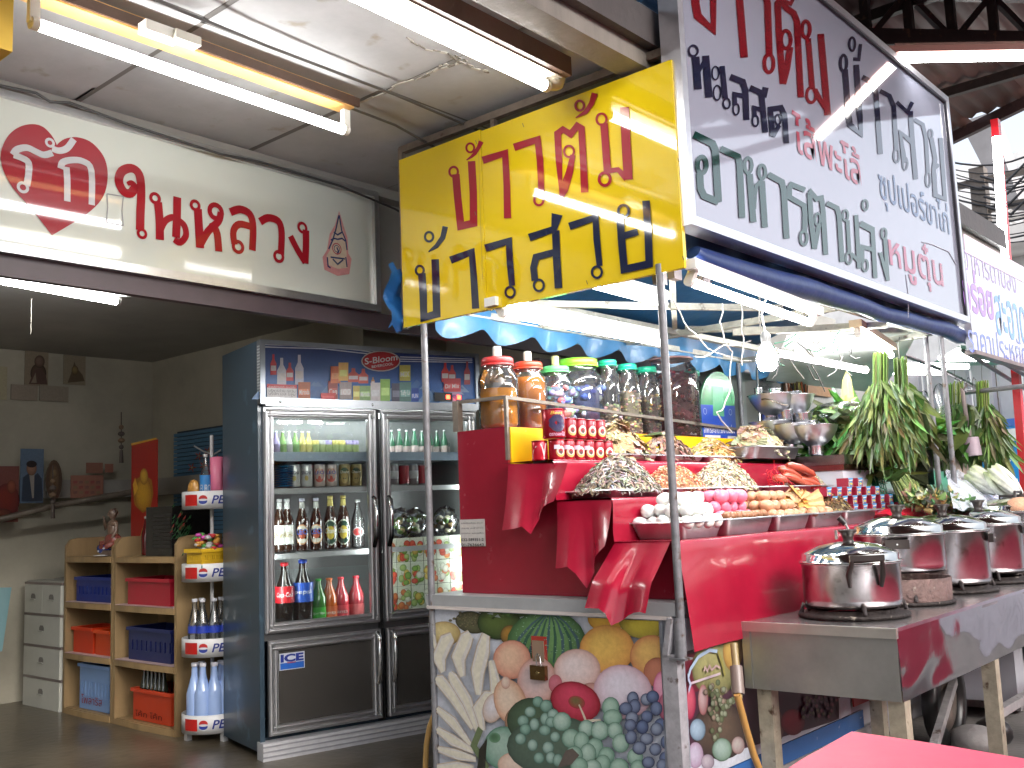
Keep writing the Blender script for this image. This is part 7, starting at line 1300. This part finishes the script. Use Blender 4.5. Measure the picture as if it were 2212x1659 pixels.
def pot(x, yc, r, h, label, zb, Xc=-1.56, lid='dome', knob='round', ring=False, handles=()):
    c_ = Vector((Xc, yc, zb)); t = thing('cooking_pot', label, 'pot', c_); g = MB((.6,.58,.58))
    g.lathe([(.001,0),(r*.93,0),(r*.985,.01),(r,.03),(r,h-.004),(r*1.03,h),(r*1.035,h+.004),(r*1.0,h+.006)], n=56); part('body', g, mat('pot_aluminium', .22, metal=1, nz=.2, ns=9, bump=.03, bs=9, speck=14, speckc=(.3,.27,.24)), t, local=True)
    g = MB((.66,.66,.62)); bh = .022 if lid == 'dome' else .006
    g.lathe([(r*1.05,h+.006),(r*1.07,h+.008),(r*1.04,h+.012),(r*.985,h+.014),(r*.985,h+.014+bh),(r*.93,h+.02+bh),(r*.6,h+.045+bh),(r*.25,h+.056+bh),(.001,h+.058+bh)], n=56); L_ = part('lid', g, mat('polished_lid', .1, metal=1, nz=.05, ns=5), t, local=True)
    zt = h+.056+bh; g = MB((.025,.018,.016))
    if knob == 'round': g.lathe([(.022,zt-.002),(.018,zt+.008),(.024,zt+.03),(.034,zt+.038),(.034,zt+.045),(.001,zt+.046)], n=20)
    else:
        for a_ in (-.03,.03): g.tube([(a_,.06,zt-.03),(a_,.055,zt+.03),(a_,-.055,zt+.03),(a_,-.06,zt-.03)] if a_ > 0 else [(.06,-.01,zt-.03),(.06,-.01,zt+.01),(-.06,-.01,zt+.01),(-.06,-.01,zt-.03)], .008, n=8)
    part('knob', g, plastic, L_, local=True)
    for a_, kind in handles:
        g = MB((.03,.022,.02)); d = Vector((cos(a_), sin(a_), 0)); s1 = Vector((-d.y, d.x, 0)); b = d*(r*1.0)
        if kind == 'loop':
            for s_ in (-1,1): g.tube([b+s1*.055*s_+Vector((0,0,h-.075)), b+s1*.06*s_+d*.012+Vector((0,0,h-.03)), b+s1*.055*s_+d*.035+Vector((0,0,h+.0)), b+s1*.05*s_+d*.04+Vector((0,0,h+.03))], [.007,.011,.009,.007], n=8)
            g.bar(b+s1*.06+d*.04+Vector((0,0,h+.028)), b-s1*.06+d*.04+Vector((0,0,h+.028)), .014, .02)
        else: g.cbox((0,0,0),(.02,.09,.036), M=Matrix.Translation(b+d*.014+Vector((0,0,h-.03))) @ Matrix.Rotation(a_,4,'Z')); g.ell(b+d*.026+Vector((0,0,h-.03)),(.004,.004,.004),c=(.6,.6,.6),n=6,m=4)
        part('handle', g, plastic, t, local=True)
    return t
def burner(yc, r, label, Xc=-1.56, ring=False):
    t = thing('gas_burner', label, 'burner', (Xc, yc, TZ_)); g = MB((.03,.022,.02)); g.lathe([(r*1.12,.001),(r*1.2,.006),(r*1.18,.016),(r*1.02,.018),(r*.96,.03),(r*.9,.03),(r*.88,.01)], n=36); part('ring', g, rust, t, local=True)
    for k_ in range(4): a_ = .6+k_*pi/2; g = MB((.05,.04,.04)); d = Vector((cos(a_),sin(a_),0)); g.tube([d*r*.5+Vector((0,0,.03)), d*r*.98+Vector((0,0,.032)), d*r*1.08+Vector((0,0,.05)), d*r*1.13+Vector((0,0,.02))], .008, n=6); part('prong', g, rust, t, local=True)
    if ring: g = MB((.16,.1,.09)); g.lathe([(r*1.12,.012),(r*1.13,.105),(r*1.1,.105),(r*1.09,.012)], n=36); part('windshield', g, rust, t, local=True)
pots = ((1838,207,1,(( -.9,'loop'),)),(1948,186,0,((-1.25,'block'),)),(2047,176,0,((-1.7,'block'),(.2,'block'))),(2126,168,0,((.3,'block'),)),(2203,170,0,()))
lbl = ['nearest steel cooking pot with clipped black handle','second steel pot with rusty windshield under it','third steel pot from the near end of the stove table','fourth steel pot from the near end, in front of the double pole','farthest steel pot with black bar handles, cut by the right edge']
bz = [.80,.89,.80,.81,.84]; hz_ = [.155,.145,.225,.225,.24]
for i, (x, w_, kd, hd) in enumerate(pots):
    yc = W(x, 1240, X=-1.56).y; D = depth(Vector((-1.56,yc,.9))); r = w_/2/F*D*.985
    burner(yc, r*.95, 'black gas burner under the %s pot' % ('nearest','second','third','fourth','farthest')[i], ring=(i == 1))
    pot(x, yc, r, hz_[i], lbl[i], bz[i], knob='round' if i < 4 else 'bar', lid='dome', handles=hd)
g = MB((.02,.015,.015)); p = W(1812,1118,X=-1.62); q = W(1826,1132,X=-1.6); g.tube([p, q], .012, n=8); g.tube([q, W(1835,1150,X=-1.6)], .005, n=6, c=(.6,.6,.6)); solo('ladle_handle', g, plastic, 'black tipped ladle handle poking up behind the nearest pot', 'ladle')
g = MB((.6,.6,.58)); p = W(1806,1165,X=-1.66); g.tube([p, p+Vector((0,0,.035))], .007, n=8); solo('steel_peg', g, steel, 'short steel peg on the lid of the nearest pot', 'peg')
# wheel, stones and hose below
t = thing('cart_undercarriage', 'black rubber tyre and axle under the far end of the cart', 'wheel', (-1.72,5.0,.23)); g = MB((.02,.018,.018)); n_ = 28
for r0, r1, x0, x1, nm, cc, mm in ((.15,.22,-.035,.035,'tyre',(.015,.014,.014),plastic),(.03,.149,-.012,.012,'rim',(.15,.12,.1),worn)):
    g = MB(cc); V = [];
    for x, r in ((x0,r0),(x0,r1-.012),(x0+.012,r1),(x1-.012,r1),(x1,r1-.012),(x1,r0)): V += [Vector((-1.72+x, 5.0+r*cos(2*pi*k_/n_), .23+r*sin(2*pi*k_/n_))) for k_ in range(n_)]
    g.add(V, [(i*n_+k_, i*n_+(k_+1)%n_, ((i+1)%6)*n_+(k_+1)%n_, ((i+1)%6)*n_+k_) for i in range(6) for k_ in range(n_)], smooth=True); part(nm, g, mm, t)
g = MB((.35,.33,.32)); p = W(2105,1580,Z=.1); g.ell((p.x,p.y,.06),(.12,.1,.07),n=12,m=7); solo('stone', g, concrete, 'pale stone lying under the stove table', 'stone')
g = MB((.02,.018,.018)); p = W(2145,1572,Z=.08); g.ell((p.x,p.y,.06),(.09,.07,.07),n=12,m=7); solo('rubber_boot_tip', g, plastic, 'black rounded rubber lump beside the pale stone under the table', 'rubber')
g = MB((.45,.24,.07)); pth = [(1592,1500),(1600,1530),(1612,1575),(1628,1630),(1648,1680)]; g.tube([W(x, y, X=-1.72) for x, y in pth], .012, n=10); g.tube([W(1585,1390,X=-1.76), W(1592,1460,X=-1.74), W(1596,1510,X=-1.72)], .013, n=8, c=(.3,.22,.1)); g.tube([W(1590,1440,X=-1.745),W(1595,1500,X=-1.725)], .022, n=10, c=(.2,.15,.13)); solo('gas_hose', g, plastic, 'orange brown gas hose hanging from the stove table corner', 'hose')
g = MB((.5,.3,.1)); g.tube([W(943,1530,Y=3.05), W(928,1570,Y=3.05), W(921,1610,Y=3.05), W(918,1680,Y=3.05)], .012, n=10); solo('brown_hose', g, plastic, 'brown hose curving down left of the fruit panel', 'hose')
g = MB((.12,.12,.11)); g.box((-3.3,3.3,.0),(-3.1,3.6,.35)); solo('dark_box', g, plastic, 'dark box on the floor behind the left cart pole', 'box')
# low white kerb wall panels beyond the pots
t = thing('white_counter', 'white counter beyond the stove table legs at lower right', 'counter', (-2.0, 6.8, 0)); g = MB((.5,.52,.6)); g.box((-2.3,5.9,.22),(-1.6,9,.75)); part('panel', g, gloss, t); g = MB((.3,.28,.28)); g.box((-2.25,5.95,.02),(-1.65,9,.2)); part('plinth', g, worn, t)
# second pink table, added outside the frame to redden the stove front
t = thing('unseen_table', 'unseen long table with pink cloth, added to redden the stove front', 'table', (.6, 4.8, 0))
g = MB((.75,.06,.13)); g.box((-.2,3.0,.735),(1.1,6.9,.75)); g.box((-.215,2.99,.1),(-.201,6.9,.751)); part('cloth', g, mat('pink_cloth', .55, nz=.1, ns=3, bump=.15, bs=4), t)
for u, v in ((.0,3.4),(1.1,3.4),(.0,6.2),(1.1,6.2)): g = MB((.3,.3,.3)); g.tube([(u,v,0),(u,v,.73)], .015, n=8); part('leg', g, steel, t)
# pink table
t = thing('pink_table', 'table with pink red cloth in the lower right foreground', 'table', (-.5, 1.6, 0)); tz = .74
A_, B_ = W(1840,1580,Z=tz), W(2212,1640,Z=tz); d1 = (B_-A_).normalized(); L1 = W(1640,1700,Z=tz); d2 = (L1-A_).normalized()
g = MB((.75,.06,.13))
g.grid(lambda u, v: A_+d1*1.3*u+d2*1.1*v+Vector((0,0,.0025*sin(9*v+2*u)+.003*noise.noise(Vector((u*4,v*6,0))))), 30, 30); 
for o, dd, L_ in ((A_, d1, 1.3), (A_, d2, 1.1)): g.grid(lambda u, v: o+dd*L_*u+Vector((0,0,-.28*v))+(-(d2 if dd is d1 else d1))*(.012*v+.01*v*sin(u*40)), 60, 4)
part('cloth', g, mat('pink_cloth', .55, nz=.1, ns=3, bump=.15, bs=4), t)
for u, v in ((.1,.1),(1.2,.1),(.1,1.0),(1.2,1.0)): g = MB((.3,.3,.3)); p = A_+d1*u+d2*v; g.tube([(p.x,p.y,0),(p.x,p.y,tz-.02)], .015, n=8); part('leg', g, steel, t)
